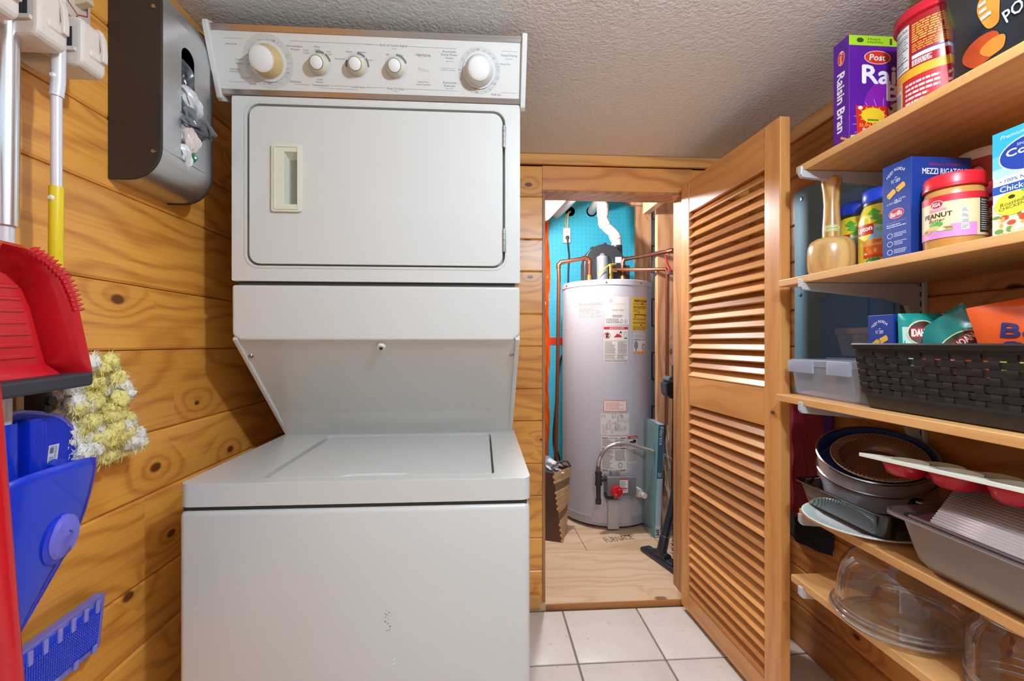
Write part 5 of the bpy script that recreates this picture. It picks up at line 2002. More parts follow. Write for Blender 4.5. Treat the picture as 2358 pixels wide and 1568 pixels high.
def fluff(c, rad, k):
    bm = bmesh.new()
    bmesh.ops.create_icosphere(bm, subdivisions=3, radius=1.0)
    ph = [r.uniform(0, 6) for _ in range(4)]
    sc_ = Vector((rad * r.uniform(0.8, 1.1), rad * r.uniform(0.8, 1.3), rad * r.uniform(0.75, 1.05)))
    for v in bm.verts:
        n = v.co.copy()
        d = 1 + 0.10 * math.sin(6 * n.x + ph[0] + 3 * n.z) + 0.09 * math.sin(7 * n.y + ph[1]) + 0.10 * math.sin(15 * n.z + ph[2] + 9 * n.y) + 0.08 * math.sin(23 * n.x + 11 * n.y + ph[3]) + r.uniform(-0.06, 0.06)
        v.co = Vector((n.x * sc_.x, n.y * sc_.y, n.z * sc_.z)) * d + c
    clump[k].bm(bm, 0, True)
    for _ in range(70):
        d = Vector((r.gauss(0.3, 1), r.gauss(0, 1), r.gauss(0, 1))).normalized()
        p = c + Vector((d.x * sc_.x, d.y * sc_.y, d.z * sc_.z)) * 0.97
        d2 = (d + Vector((r.gauss(0, .5), r.gauss(0, .5), r.gauss(-0.2, .5)))).normalized()
        q1 = p + d2 * r.uniform(0.004, 0.010)
        q2 = q1 + Vector((d2.x, d2.y, d2.z - 0.7)).normalized() * r.uniform(0.003, 0.008)
        s_ = d.cross(Vector((0.2, 0.4, 0.9))).normalized() * 0.0007
        hair[k].add([p - s_, p + s_, q1 + s_ * .8, q1 - s_ * .8, q2], [(0, 1, 2, 3), (3, 2, 4)])


for i in range(15):
    f = i / 14
    for j in range(7):
        c = hd0.lerp(hd1, f) + Vector((r.uniform(-0.016, 0.012), (j - 3) * 0.0175 * (0.8 + 0.35 * f), r.uniform(-0.006, 0.006)))
        k = 0 if (j in (2, 3, 4) and r.random() < 0.85) or (j in (5, 1) and r.random() < 0.5 and f < 0.65) or r.random() < 0.12 else 1
        fluff(c, r.uniform(0.011, 0.016), k)
for k, cc in ((0, '#f2e48e'), (1, '#f4f0e4')):
    o = clump[k].build('wool_clumps', C(cc, 0.9, var=0.10, scale=70, bump=0.5, bscale=300), du, sharp=3)
    o['kind'] = 'stuff'
    o = hair[k].build('wool_fibres', C(cc, 0.9, var=0.08, scale=70), du)
    o['kind'] = 'stuff'

# red dustpan hung mouth down, its floor facing the room
dp = thing('dustpan', 'red plastic dustpan with black rubber lip hanging on the pole', 'dustpan', (-0.60, 0.576, 1.0))
yc, XD = 0.576, -0.580
half = [(0.0, 1.200), (0.040, 1.197), (0.072, 1.186), (0.098, 1.164), (0.110, 1.140), (0.1165, 1.118), (0.138, 1.030)]
zl = 1.018
inner = [(0.0, 1.176), (0.030, 1.174), (0.052, 1.166), (0.072, 1.148), (0.083, 1.124), (0.105, 1.045)]


def tilt(y, z, x):       # the lip runs slightly downhill towards the room's front
    return (x, yc + y, z - 0.04 * (y) * -1 if False else z + 0.045 * y)


g = Geo()
for sgn in (1, -1):
    for (a, b), (ia, ib) in zip(zip(half, half[1:]), zip(inner, inner[1:] + [inner[-1]])):
        pass
full_o = [(-y, z) for y, z in half[::-1]] + half[1:]
full_i = [(-y, z) for y, z in inner[::-1]] + inner[1:]
# floor of the pan
fl = [(-0.118, 1.022)] + full_i + [(0.118, 1.022)]
g.prism(fl, lambda u, v, d: tilt(u, v, d + (0.02 if v < 1.03 else 0.0)), XD - 0.039, XD - 0.035)
g.build('pan_floor', REDP, dp)
# ribs on the floor
g = Geo()
for k in range(7):
    z = 1.055 + 0.0155 * k
    hw = 0.100 - 0.004 * k
    g.prism([(-hw, z), (hw - 0.01, z), (hw - 0.01, z + 0.005), (-hw, z + 0.005)], lambda u, v, d: tilt(u, v, d), XD - 0.0355, XD - 0.0325)
g.build('ribs', REDP, dp, bevel=0.001)
g = Geo()
no, ni = len(full_o), len(full_i)
oi = [(-0.1375, 1.022)] + full_o + [(0.1375, 1.022)]
ii = [(-0.1175, 1.022)] + full_i + [(0.1175, 1.022)]


def resample(P, n):
    L = [0]
    for a, b in zip(P, P[1:]):
        L.append(L[-1] + math.hypot(b[0] - a[0], b[1] - a[1]))
    out = []
    for k in range(n + 1):
        t = L[-1] * k / n
        i = max(j for j in range(len(L)) if L[j] <= t + 1e-9)
        i = min(i, len(P) - 2)
        f = (t - L[i]) / max(1e-9, L[i + 1] - L[i])
        out.append((P[i][0] + (P[i + 1][0] - P[i][0]) * f, P[i][1] + (P[i + 1][1] - P[i][1]) * f))
    return out


N = 80
ro, ri = resample(oi, N), resample(ii, N)
A_ = [tilt(*p, XD) for p in ro]
B_ = [tilt(*p, XD - 0.037) for p in ri]
A2 = [tilt(p[0] * 0.985, p[1] - 0.002, XD) for p in ro]
vs = B_ + A_
g.add(vs, [(i, i + 1, N + 2 + i, N + 1 + i) for i in range(N)], 0, True)
rim = [tilt(p[0] * 1.02, p[1] + 0.003, XD - 0.004) for p in ro]
g.add(A_ + rim, [(i, i + 1, N + 2 + i, N + 1 + i) for i in range(N)], 0, True)
g.build('pan_wall', REDP, dp, sharp=1.0, solid=0.003)
# comb teeth along the shoulders
g = Geo()
for sgn in (1, -1):
    sh = resample([(0.050, 1.196), (0.072, 1.186), (0.098, 1.164), (0.110, 1.140), (0.116, 1.122)], 15)
    for i, (y, z) in enumerate(sh):
        ny = 0.55 + 0.4 * i / 15
        nz = math.sqrt(max(0, 1 - ny * ny))
        p = Vector(tilt(sgn * y, z, XD - 0.003))
        d = Vector((0.1, sgn * ny, nz * 0.4)).normalized()
        Geo().tube([p - d * 0.006, p + d * 0.006, p + d * 0.013], [0.0032, 0.0030, 0.0005], 7).build('comb_tooth', REDP, dp)
g = Geo()
g.prism([(-0.140, 1.010), (0.137, 1.010), (0.138, 1.030), (-0.140, 1.030)], lambda u, v, d: tilt(u, v, d), XD - 0.05, XD + 0.004)
g.build('rubber_lip', C('#33343a', 0.55, name='dark_rubber'), dp, bevel=0.004)
g = Geo()
hy = onX(8, 480, XD).y - yc
g.tube(spline([tilt(-0.012, 1.18, XD - 0.03), tilt(-0.018, 1.21, XD - 0.01), tilt(-0.036, 1.26, XD), tilt(-0.052, 1.33, XD - 0.005), tilt(-0.058, 1.37, XD - 0.02)], 6), [0.03] * 6 + [0.022] * 6 + [0.016] * 13, 16)
g.build('handle', REDP, dp)

# upright blue dustpan on a long aluminium pole
bp = thing('upright_dustpan', 'large blue scoop with purple oval button on a long aluminium pole', 'dustpan', (-0.60, 0.58, 0.67))
P0_, P1_ = onX(15, -60, -0.640), onX(11, 520, -0.640)
P2_ = onX(3, 1020, -0.640)
Geo().tube([P0_, P1_], 0.0138, 24).build('pole', ALU, bp)
Geo().tube([P1_ + Vector((0, 0, 0.002)), P2_], 0.0098, 24).build('lower_pole', POLEW, bp)


def edge_r(py):           # right-hand outline of the scoop, in room coordinates
    K = [(1078, 215), (1120, 212), (1160, 204), (1200, 193), (1240, 178), (1300, 140), (1360, 105), (1420, 70), (1480, 42), (1530, 28)]
    for (a, x0), (b, x1) in zip(K, K[1:]):
        if py <= b:
            return x0 + (x1 - x0) * (py - a) / (b - a)
    return K[-1][1]


yl = 0.54
sec = []
for k in range(25):
    py = 1078 + (1530 - 1078) * k / 24
    q = onX(edge_r(py), py, -0.585)
    sec.append((q.y, q.z))
NA = 18
vs = []
for k, (yr, z) in enumerate(sec):
    f = k / 24
    y_l = yl + 0.045 * f ** 1.5
    ym, hw = (yr + y_l) / 2, max(0.008, (yr - y_l) / 2)
    dep = 0.062 * (1 - 0.55 * f)
    for j in range(NA + 1):
        a = PI * j / NA
        c_, s_ = math.cos(a), math.sin(a)
        zz2 = z + (1 - f) * 0.030 * s_
        vs.append((-0.612 + dep * (abs(s_) ** 0.7), ym + hw * (abs(c_) ** 0.8) * (1 if c_ > 0 else -1), zz2))
w = NA + 1
fs = [(k * w + j, k * w + j + 1, (k + 1) * w + j + 1, (k + 1) * w + j) for k in range(24) for j in range(NA)]
g = Geo().add(vs, fs, 0, True)
g.build('scoop', BLUEP, bp, sharp=1.2, solid=0.003)
# back panel with an arched top
bk_ = [onX(px, py, -0.645) for px, py in ((18, 956), (45, 950), (90, 951), (130, 958), (158, 978), (178, 1008), (192, 1040), (200, 1080), (200, 1130), (170, 1240), (90, 1380), (20, 1500))]
lp = [(p.y, p.z) for p in bk_]
ymid = lp[0][0]
lp = [(2 * ymid - y, z) for y, z in lp[:0:-1]] + lp
NB = len(bk_)
g = Geo().prism(lp, lambda u, v, d: (d, u, v), -0.648, -0.643)
bpn = g.build('back_panel', BLUEP2, bp)
g = Geo()
rim_ = [Vector((-0.645, p[0], p[1])) for p in lp[3:-3]]
g.tube(spline(rim_, 4), 0.0035, 8)
g.build('rim_bead', PURP, bp)
q0, q1 = onX(48, 1000, -0.64), onX(98, 1110, -0.64)
g = Geo()
g.rbox(-0.648, -0.628, q0.y, q0.y + 0.020, sec[3][1], q0.z + 0.02, 0.003)
g.rbox(-0.648, -0.632, q0.y + 0.02, q1.y, sec[3][1], q0.z + 0.015, 0.003)
g.build('back_rib', BLUEP2, bp)
g = Geo()
s0 = onX(0, 1000, -0.63)
g.lathe([(0.0165, 0.0), (0.0165, 0.11), (0.0145, 0.11), (0.0145, 0.0)], (P2_.x, P2_.y - 0.002, P2_.z - 0.085), 22, closed=True)
g.build('pole_socket', BLUEP, bp)
g = Geo()
for px, py, hgt in ((132, 1092, 0.02), (155, 1096, 0.012), (165, 1090, 0.018)):
    q = onX(px, py, -0.625)
    g.prism([(q.y - 0.010, q.z - 0.02), (q.y + 0.010, q.z - 0.02), (q.y + 0.010, q.z + hgt), (q.y - 0.003, q.z + hgt - 0.006)], lambda u, v, d: (d, u, v), -0.640, -0.622)
g.build('inner_fin', BLUEP, bp)
q0, q1 = onX(108, 1072, -0.642), onX(132, 1022, -0.642)
p = Print(lambda u, v, l: (-0.643 + l, q0.y + (q1.y - q0.y) * u + 0.004 * v, q0.z + (q1.z - q0.z) * v), q1.y - q0.y, q1.z - q0.z, 0.0004)
p.rect(0, 0, 1, 1, '#d9dde6', 1)
for k in range(26):
    if R.random() < 0.75:
        p.rect(0.12, 0.06 + k * 0.034, 0.5, 0.06 + k * 0.034 + 0.02, '#3a4254', 2)
p.lines(0.6, 0.05, 0.85, 0.95, 12, '#6a7488', 3, 0.5)
p.build('barcode_label', bp)
# oval button on the bulging front
def proj(p):
    dep, lat = _s * p.x + _c * p.y, _c * p.x - _s * p.y
    return 1179 + FPX * lat / dep, 788 - FPX * (p.z - CAMZ) / dep


best = min(range(len(vs)), key=lambda i: (proj(Vector(vs[i]))[0] - 143) ** 2 + (proj(Vector(vs[i]))[1] - 1230) ** 2 + (0 if 0 < i % w < w - 1 else 1e9))
ob = Vector(vs[best])
g = Geo()
dirn = (Vector(vs[best + 1]) - Vector(vs[best - 1])).cross(Vector(vs[best + w]) - Vector(vs[best - w])).normalized()
if dirn.x < 0:
    dirn = -dirn
ob = ob + dirn * 0.004
up_ = Vector((0, 0, 1)) - dirn * dirn.z
up_.normalize()
MO = Matrix((up_.cross(dirn), up_, dirn)).transposed()
MO = MO @ Matrix.Diagonal((0.9, 1.15, 1))
g.lathe([(0.0255, -0.012), (0.0255, 0.002), (0.0225, 0.005), (0.0, 0.0062)], ob, 36, 0, MO)
obn = g.build('oval_button', PURP, bp)
p = Print(lambda u, v, l: tuple(ob + MO @ Vector((u, v, 0.0058 + l))), 1, 1, 0.0006)
for q in ((-0.009, -0.004, 0.008, 0.003), (-0.007, -0.009, 0.009, -0.002), (0.008, 0.003, 0.0, 0.009)):
    p.line(*q, 0.0016, '#5a58b8')
p.build('emblem', obn)
g = Geo()
g.lathe([(0.0300, -0.016), (0.0285, -0.002), (0.0255, 0.0005)], ob + Vector((0, -0.002, -0.004)), 36, 0, MO)
g.build('button_collar', BLUEP, bp)

# flat blue mop head leaning on the wall below
XM = -0.668
mh = thing('mop_head', 'flat blue mop head with see-through purple edging low on the wall', 'mop head', (XM, 0.7, 0.45))
c_ = [onX(244, 1362, XM), onX(231, 1488, XM), onX(40, 1660, XM), onX(40, 1512, XM)]
tr_, br_2, bl_2, tl_2 = [(q.y, q.z) for q in c_]


def quad(u, v):
    a = (tl_2[0] + (tr_[0] - tl_2[0]) * u, tl_2[1] + (tr_[1] - tl_2[1]) * u)
    b = (bl_2[0] + (br_2[0] - bl_2[0]) * u, bl_2[1] + (br_2[1] - bl_2[1]) * u)
    return (b[0] + (a[0] - b[0]) * v, b[1] + (a[1] - b[1]) * v)


g = Geo().prism([quad(0, 0), quad(0.985, 0.0), quad(1, 0.04), quad(1, 0.97), quad(0.985, 1), quad(0, 1)], lambda u, v, d: (d, u, v), -0.684, XM)
g.build('purple_edge', C('#7d7ad0', 0.25, var=0.06, coat=0.4), mh, bevel=0.003)
g = Geo().prism([quad(0, 0.16), quad(0.92, 0.12), quad(0.93, 0.84), quad(0, 0.96)], lambda u, v, d: (d, u, v), -0.682, XM + 0.003)
pd = g.build('blue_pad', C('#1a3fd0', 0.5, var=0.08, scale=60), mh, bevel=0.001)
g = Geo()
for i in range(34):
    for j in range(12):
        y, z = quad(0.02 + 0.88 * (i + 0.5) / 34, 0.17 + 0.62 * (j + 0.5) / 12)
        g.rbox(XM + 0.002, XM + 0.0055, y - 0.0016, y + 0.0016, z - 0.0030, z + 0.0030, 0.001, 1)
o = g.build('nubs', BLUEP, pd)
o['kind'] = 'stuff'
for k in range(6):
    u = 0.07 + 0.155 * k
    g = Geo().prism([quad(u, 0.74), quad(u + 0.045, 0.74), quad(u + 0.045, 0.97), quad(u, 0.97)], lambda a, b, d: (d, a, b), XM + 0.002, XM + 0.0062)
    g.build('tab', C('#8f8cd8', 0.25, var=0.05), mh, bevel=0.001)
for k in range(4):
    u = 0.1 + 0.25 * k
    g = Geo().prism([quad(u, 0.02), quad(u + 0.05, 0.02), quad(u + 0.05, 0.17), quad(u, 0.17)], lambda a, b, d: (d, a, b), XM + 0.002, XM + 0.0062)
    g.build('tab', C('#8f8cd8', 0.25, var=0.05), mh, bevel=0.001)

# red broom pole leaning in the lower left corner
q0, q1 = onX(-22, 1075, -0.53), onX(19, 1568, -0.53)
d_ = (q1 - q0)
foot = q0 + d_ * ((q0.z - 0.0) / (q0.z - q1.z))
topq = q0 - d_ * 0.35
rb = thing('broom_handle', 'red pole leaning in front of the blue scoop in the corner', 'pole', (foot.x, foot.y, 0.0))
Geo().tube([topq, foot], 0.0125, 20).build('pole', REDP, rb)
Geo().tube([topq + Vector((0, 0, 0.002)), topq - d_ * 0.03], [0.0135, 0.011], 16).build('end_cap', C('#8a0c14', 0.4), rb)
# ------------------------------------------------------------------ right wall: electric panel, shelves on brackets
PANEL = C('#6f9cae', 0.45, var=0.03, scale=10, name='panel_blue_grey')
ep = thing('electrical_panel', 'blue-grey metal breaker panel on the pine wall behind the shelves', 'breaker panel', (XR, 1.34, 0.90))
py0, py1, pz0, pz1 = 1.135, 1.545, 0.90, 1.612
Geo().rbox(XR - 0.014, XR + 0.0, py0, py1, pz0, pz1, 0.004).build('cover', PANEL, ep)
dq0, dq1 = onX(1886, 680, XR - 0.02).y, onX(2056, 680, XR - 0.02).y
Geo().rbox(XR - 0.020, XR - 0.012, dq1, dq0, pz0 + 0.06, pz1 - 0.075, 0.003).build('panel_door', C('#62a0e4', 0.42, var=0.03, scale=10), ep)
Geo().box(XR - 0.0215, XR - 0.0195, (dq0 + dq1) / 2 - 0.06, (dq0 + dq1) / 2 - 0.056, pz0 + 0.07, pz1 - 0.09).build('door_crease', C('#4c84bc', 0.5), ep)
for px, py in ((1846, 458), (1843, 679)):
    q = onX(px, py, XR - 0.014)
    Geo().lathe([(0.007, 0), (0.006, 0.003), (0, 0.004)], q, 14, 0, Matrix(((0, 0, -1), (0, 1, 0), (1, 0, 0)))).build('screw', C('#7a8a8c', 0.35, 0.7), ep)
q0, q1 = onX(1884, 688, XR - 0.02), onX(1906, 665, XR - 0.02)
Geo().rbox(XR - 0.025, XR - 0.018, q1.y, q0.y, q0.z, q1.z, 0.002).build('latch', C('#7e9cae', 0.4), ep)

hb = thing('hanging_bag', 'maroon and black cloth bag hanging on the right wall behind the shelves', 'bag', (1.09, 1.46, 0.42))


def cloth(x0, y0, y1, z0, z1, am):
    def fn(u, v):
        y = y1 + (y0 - y1) * u
        z = z0 + (z1 - z0) * v
        b = math.sin(PI * min(1, max(0, u)))
        return (x0 - 0.035 * b * (1 - 0.5 * v) - am * math.sin(u * 17 + v * 3) - am * 0.7 * math.sin(v * 19 + u * 6), y + 0.03 * (v - 1) * (0.5 - u), z)
    return fn


MAR = C('#8c1426', 0.6, var=0.15, scale=20, bump=0.3, bscale=120, name='maroon_cloth')
Geo().grid(cloth(1.105, 1.375, 1.58, 0.49, 0.90, 0.006), 20, 30).build('cloth_body', MAR, hb, solid=0.003)
Geo().grid(cloth(1.108, 1.36, 1.58, 0.40, 0.50, 0.004), 20, 10).build('lower_cloth', C('#15161a', 0.8, var=0.1), hb, solid=0.003)
Geo().grid(cloth(1.100, 1.355, 1.383, 0.56, 0.86, 0.003), 6, 20).build('purple_trim', C('#4c1c66', 0.6, var=0.1), hb, solid=0.003)
Geo().tube(spline([(1.10, 1.40, 0.88), (1.112, 1.45, 0.93), (1.10, 1.50, 0.88)], 6), 0.004, 8).build('strap', MAR, hb)

SHW = wood('shelf_veneer', '#e0a868', '#c88c50', axis='y', freq=26, warp=0.7, rough=0.42, tint=0.12, contrast=0.5, fine=0.4)
BRK = C('#c6c9cc', 0.4, 0.2, var=0.02, name='bracket_metal')
SX0, SX1 = 0.80, 1.10
SHELF = [(1.527, 1.111, 'top'), (1.247, 1.180, 'second'), (0.939, 1.190, 'third'), (0.660, 1.10, 'fourth'), (0.478, 1.130, 'lowest')]
HOLD = ['holding the cereal box and red canister', 'holding the wooden mallet and pasta box', 'holding the black woven basket', 'holding the stacked baking pans', 'holding the clear glass dome']
for (z, ye, nm), ho in zip(SHELF, HOLD):
    o = Geo().box(SX0, SX1, 0.28, ye, z - 0.018, z).build('shelf', SHW, None, org=((SX0 + SX1) / 2, 0.7, z - 0.018), bevel=0.0015)
    tag(o, nm + ' wooden wall shelf, ' + ho, 'shelf', 'wooden wall shelves')


def bracket(yc, z, lab):
    t = thing('shelf_bracket', lab, 'bracket', (1.10, yc, z - 0.018), 0, 'metal shelf brackets')
    zb = z - 0.018
    pr_ = [(SX0 + 0.012, zb + 0.012), (SX0 + 0.006, zb + 0.010), (SX0 + 0.006, zb - 0.010), (SX0 + 0.012, zb - 0.018), (SX0 + 0.06, zb - 0.024), (1.02, zb - 0.040), (1.07, zb - 0.056), (1.085, zb - 0.09), (1.098, zb - 0.095), (1.098, zb - 0.0005), (SX0 + 0.014, zb - 0.0005)]
    # the upturned tip stands in front of the board
    pr_ = [(p[0] - (0.016 if k < 4 else 0), p[1]) for k, p in enumerate(pr_)]
    pr_[-1] = (SX0 - 0.003, zb - 0.0005)
    pr_[0] = (SX0 - 0.003, zb + 0.010)
    Geo().prism(pr_, lambda u, v, d: (u, d, v), yc + 0.006, yc - 0.006).build('arm', BRK, t, bevel=0.0015)
    Geo().box(1.095, 1.107, yc - 0.0035, yc + 0.0035, zb - 0.085, zb - 0.01).build('lug', BRK, t)


for yc in (1.085, 0.40):
    s_ = thing('shelf_standard', 'slotted metal wall upright carrying the %s ends of the shelves' % ('far' if yc > 1 else 'near'), 'wall upright', (XR, yc, 0.3), 0)
    g = Geo().box(XR - 0.013, XR, yc - 0.013, yc + 0.013, 0.30, 1.60)
    g.build('channel', BRK, s_, bevel=0.002)
    g = Geo()
    for k in range(50):
        for dy in (-0.006, 0.006):
            g.box(XR - 0.0138, XR - 0.0125, yc + dy - 0.0015, yc + dy + 0.0015, 0.32 + k * 0.025, 0.333 + k * 0.025)
    g.build('slots', C('#3c3c40', 0.7), s_)
    for (z, ye, nm) in SHELF:
        bracket(yc, z, 'pale metal bracket under the %s end of the %s shelf' % ('far' if yc > 1 else 'near', nm))

# ------------------------------------------------------------------ top shelf
Z1, Z2, Z3, Z4, Z5 = [s[0] for s in SHELF]


def pack(name, label, cat, x0, x1, y0, y1, z0, h, col, group=None, bev=0.0012, rough=0.4):
    t = thing(name, label, cat, ((x0 + x1) / 2, (y0 + y1) / 2, z0), 0, group)
    c = Geo().box(x0, x1, y0, y1, z0, z0 + h).build('carton', C(col, rough, var=0.02), t, bevel=bev)
    return t, c


t, c = pack('cereal_box', 'tall purple raisin cereal box at the far end of the top shelf', 'cereal box', 0.83, 1.02, 0.978, 1.024, Z1, 0.252, '#5a1a8e')
fn, w, h = face_front(0.83, 1.02, 0.978, Z1, Z1 + 0.252)
p = Print(fn, w, h)
p.poly([(0.0, 0.905), (0.88, 0.905), (0.95, 0.995), (0.0, 0.995)], '#a6d028', 1)
p.text('Heart', 0.32, 0.965, 0.16, 0.022, '#3f5a12', 3)
p.text('Healthy', 0.335, 0.935, 0.2, 0.026, '#3f5a12', 3)
p.disc(0.14, 0.952, 0.045, 0.022, '#3f4a18', 2)
p.text('Excellent', 0.72, 0.972, 0.2, 0.018, '#3f5a12', 3)
p.text('Source', 0.70, 0.950, 0.15, 0.018, '#3f5a12', 3)
p.text('of Fiber', 0.71, 0.926, 0.17, 0.018, '#3f5a12', 3)
for k in range(4):
    p.disc(0.53, 0.925 + 0.014 * k, 0.018, 0.008, '#3f4a18', 2, 10)
p.disc(0.60, 0.33, 0.42, 0.30, '#8a1ea0', 1, 40)
p.disc(0.36, 0.80, 0.17, 0.062, '#f0d0c0', 2)
p.disc(0.36, 0.80, 0.16, 0.056, '#d8361c', 3)
p.text('Post', 0.36, 0.80, 0.2, 0.055, '#f6f2ee', 4, bold=0.03, slant=0.15)
p.text('Raisin', 0.58, 0.645, 0.82, 0.16, '#eee8ee', 4, bold=0.045)
p.text('Bran', 0.76, 0.485, 0.56, 0.14, '#eee8ee', 4, bold=0.045)
p.disc(0.74, 0.30, 0.26, 0.12, '#e4d6c4', 2, 30)
r = random.Random(2)
for k in range(34):
    a, b = r.uniform(0, 6.28), math.sqrt(r.random())
    p.disc(0.74 + 0.24 * b * math.cos(a), 0.31 + 0.11 * b * math.sin(a), r.uniform(0.02, 0.05), r.uniform(0.012, 0.026), r.choice(['#c68a3c', '#a86a2c', '#dcb060', '#5c3426', '#e4c88a']), 3 + k * 0.05, 9)
for k in range(9):
    a = 1.2 + k * 0.33
    ru = 0.30
    p.line(0.42 + ru * math.cos(a) * 0.9, 0.2 + ru * math.sin(a) * 0.55, 0.42 + ru * math.cos(a) * 1.25, 0.2 + ru * math.sin(a) * 0.78, 0.005, '#c890dc', 2)
p.poly([(0.02, 0.02), (0.2, 0.02), (0.24, 0.12), (0.02, 0.09)], '#e4d43a', 2)
p.poly([(0.10, 0.10), (0.52, 0.10), (0.49, 0.36), (0.08, 0.36)], '#cf2a20', 4)
p.disc(0.30, 0.275, 0.15, 0.07, '#f0c428', 5)
for k in range(12):
    a = k * PI / 6
    p.line(0.30 + 0.15 * math.cos(a), 0.275 + 0.07 * math.sin(a), 0.30 + 0.175 * math.cos(a), 0.275 + 0.083 * math.sin(a), 0.008, '#f0c428', 5)
p.rect(0.23, 0.225, 0.37, 0.24, '#4a8a2c', 6)
p.text('SUN-MAID', 0.30, 0.185, 0.34, 0.03, '#f0c428', 6)
p.text('Raisins', 0.29, 0.145, 0.24, 0.03, '#f4ece4', 6)
p.disc(0.14, 0.34, 0.03, 0.016, '#e8dcd4', 6)
p.build('front_print', c)
fn, w, h = face_aisle(0.83, 0.978, 1.024, Z1, Z1 + 0.252)
p = Print(fn, w, h)
p.disc(0.52, 0.835, 0.22, 0.065, '#f0d0c0', 2)
p.disc(0.52, 0.835, 0.20, 0.058, '#d8361c', 3)
p.text('Post', 0.52, 0.835, 0.60, 0.030, '#f6f2ee', 4, rot=-PI / 2)
p.text('Raisin Bran', 0.50, 0.43, 2.95, 0.085, '#eee8ee', 4, rot=-PI / 2, bold=0.04)
p.ring(0.5, 0.06, 0.3, 0.045, 0.2, '#f0c428', 4, -2.4, 0.2, 10)
for k in range(4):
    p.disc(0.55 + 0.12 * k, 0.10 - 0.014 * k, 0.07, 0.012, '#f0b428', 4, 8)
p.build('side_print', c)

can = thing('canister', 'red drink mix canister with yellow band beside the purple cereal box', 'canister', (0.918, 0.855, Z1))
CR = 0.066
cc = (0.918, 0.855, Z1)
body = Geo().lathe([(CR - 0.003, 0.0), (CR, 0.004), (CR, 0.198)], cc, 48).build('body', C('#a8121e', 0.25, var=0.03, coat=0.4), can)
Geo().lathe([(CR + 0.001, 0.196), (CR + 0.006, 0.199), (CR + 0.006, 0.214), (CR + 0.003, 0.218), (0.0, 0.218)], cc, 48).build('lid', C('#c8182a', 0.35, var=0.02), can)
aC = math.atan2(-0.868, -0.915)
fn, w, h = face_round(cc, CR, aC, 2.9, Z1, Z1 + 0.198)
p = Print(fn, w, h)
p.rect(0, 0.40, 1, 0.49, '#e8a828', 1, 30)
p.rect(0, 0.0, 0.16, 0.40, '#e8a828', 1, 6)
p.rect(0.17, 0.0, 1, 0.395, '#c4202a', 1, 30)
p.rect(0.02, 0.50, 0.24, 0.95, '#dfe0dc', 2, 8)
p.lines(0.03, 0.52, 0.23, 0.87, 13, '#6f6a68', 3, 0.4, 3)
p.text('Nutrition Facts', 0.13, 0.91, 0.19, 0.030, '#2c2828', 4)
for v in (0.60, 0.72, 0.83):
    p.rect(0.03, v, 0.23, v + 0.008, '#3a3634', 3, 6)
p.lines(0.27, 0.74, 0.62, 0.93, 8, '#e0b040', 5, 0.55, 2)
p.lines(0.27, 0.64, 0.62, 0.73, 4, '#e0a030', 6, 0.5, 2)
p.rect(0.27, 0.575, 0.60, 0.615, '#e4e0e0', 2, 8)
p.rect(0.27, 0.612, 0.60, 0.622, '#403a90', 3, 8)
p.lines(0.27, 0.505, 0.44, 0.565, 4, '#e4dcd8', 8, 0.7, 2)
p.rect(0.02, 0.12, 0.145, 0.33, '#e2e2e0', 2, 5)
for k in range(13):
    p.rect(0.03 + k * 0.008, 0.135, 0.03 + k * 0.008 + R.choice((0.002, 0.004, 0.005)), 0.31, '#4a4648', 3)
p.rect(0.10, 0.34, 0.15, 0.39, '#dcd8c8', 2, 2)
p.lines(0.105, 0.345, 0.145, 0.385, 3, '#6a5a3a', 2, 0.5, 3)
p.lines(0.2, 0.08, 0.5, 0.36, 6, '#ecd8d4', 9, 0.5, 3)
p.lines(0.56, 0.08, 0.9, 0.36, 4, '#ecd8d4', 10, 0.4, 3)
p.build('label_print', body)


def pouch(name, label, cat, loc, w, h, d, rot, col, draw=None, group=None, crimp=0.012, rough=0.3, parent_cat=None, wr=0.004, seed=0):
    """a filled soft pack: x across, z up, front towards -y"""
    t = thing(name, label, cat, loc, 0, group, world=False, rot=rot)
    ph = seed * 1.7

    def bulge(u, v):
        a = max(0, math.sin(PI * min(1, max(0, u)))) ** 0.55
        b = max(0, math.sin(PI * min(1, max(0, v)))) ** 0.45
        return d / 2 * a * b + wr * (math.sin(u * 9 + v * 7 + ph) * math.sin(v * 11 - u * 5 + ph * 2)) * a * b

    def front(u, v):
        return ((u - 0.5) * w * (1 - 0.04 * math.sin(PI * v)), -bulge(u, v), v * h)

    def back(u, v):
        return ((u - 0.5) * w * (1 - 0.04 * math.sin(PI * v)), bulge(u, v) + 0.0006, v * h)
    g = Geo().grid(front, 22, 26)
    g.grid(back, 22, 26, flip=True)
    f0 = g.build('packet', C(col, rough, var=0.03, coat=0.4), t)
    if draw:
        def fn(u, v, l):
            x, y, z = front(u, v)
            return (x, y - l, z)
        p = Print(fn, w, h, 0.0006)
        draw(p)
        p.build('print', f0)
    return t


def rectg(p, u0, v0, u1, v1, col, z=1, n=8):
    for i in range(n):
        for j in range(n):
            a, b = u0 + (u1 - u0) * i / n, u0 + (u1 - u0) * (i + 1) / n
            c, d = v0 + (v1 - v0) * j / n, v0 + (v1 - v0) * (j + 1) / n
            p.poly([(a, c), (b, c), (b, d), (a, d)], col, z)


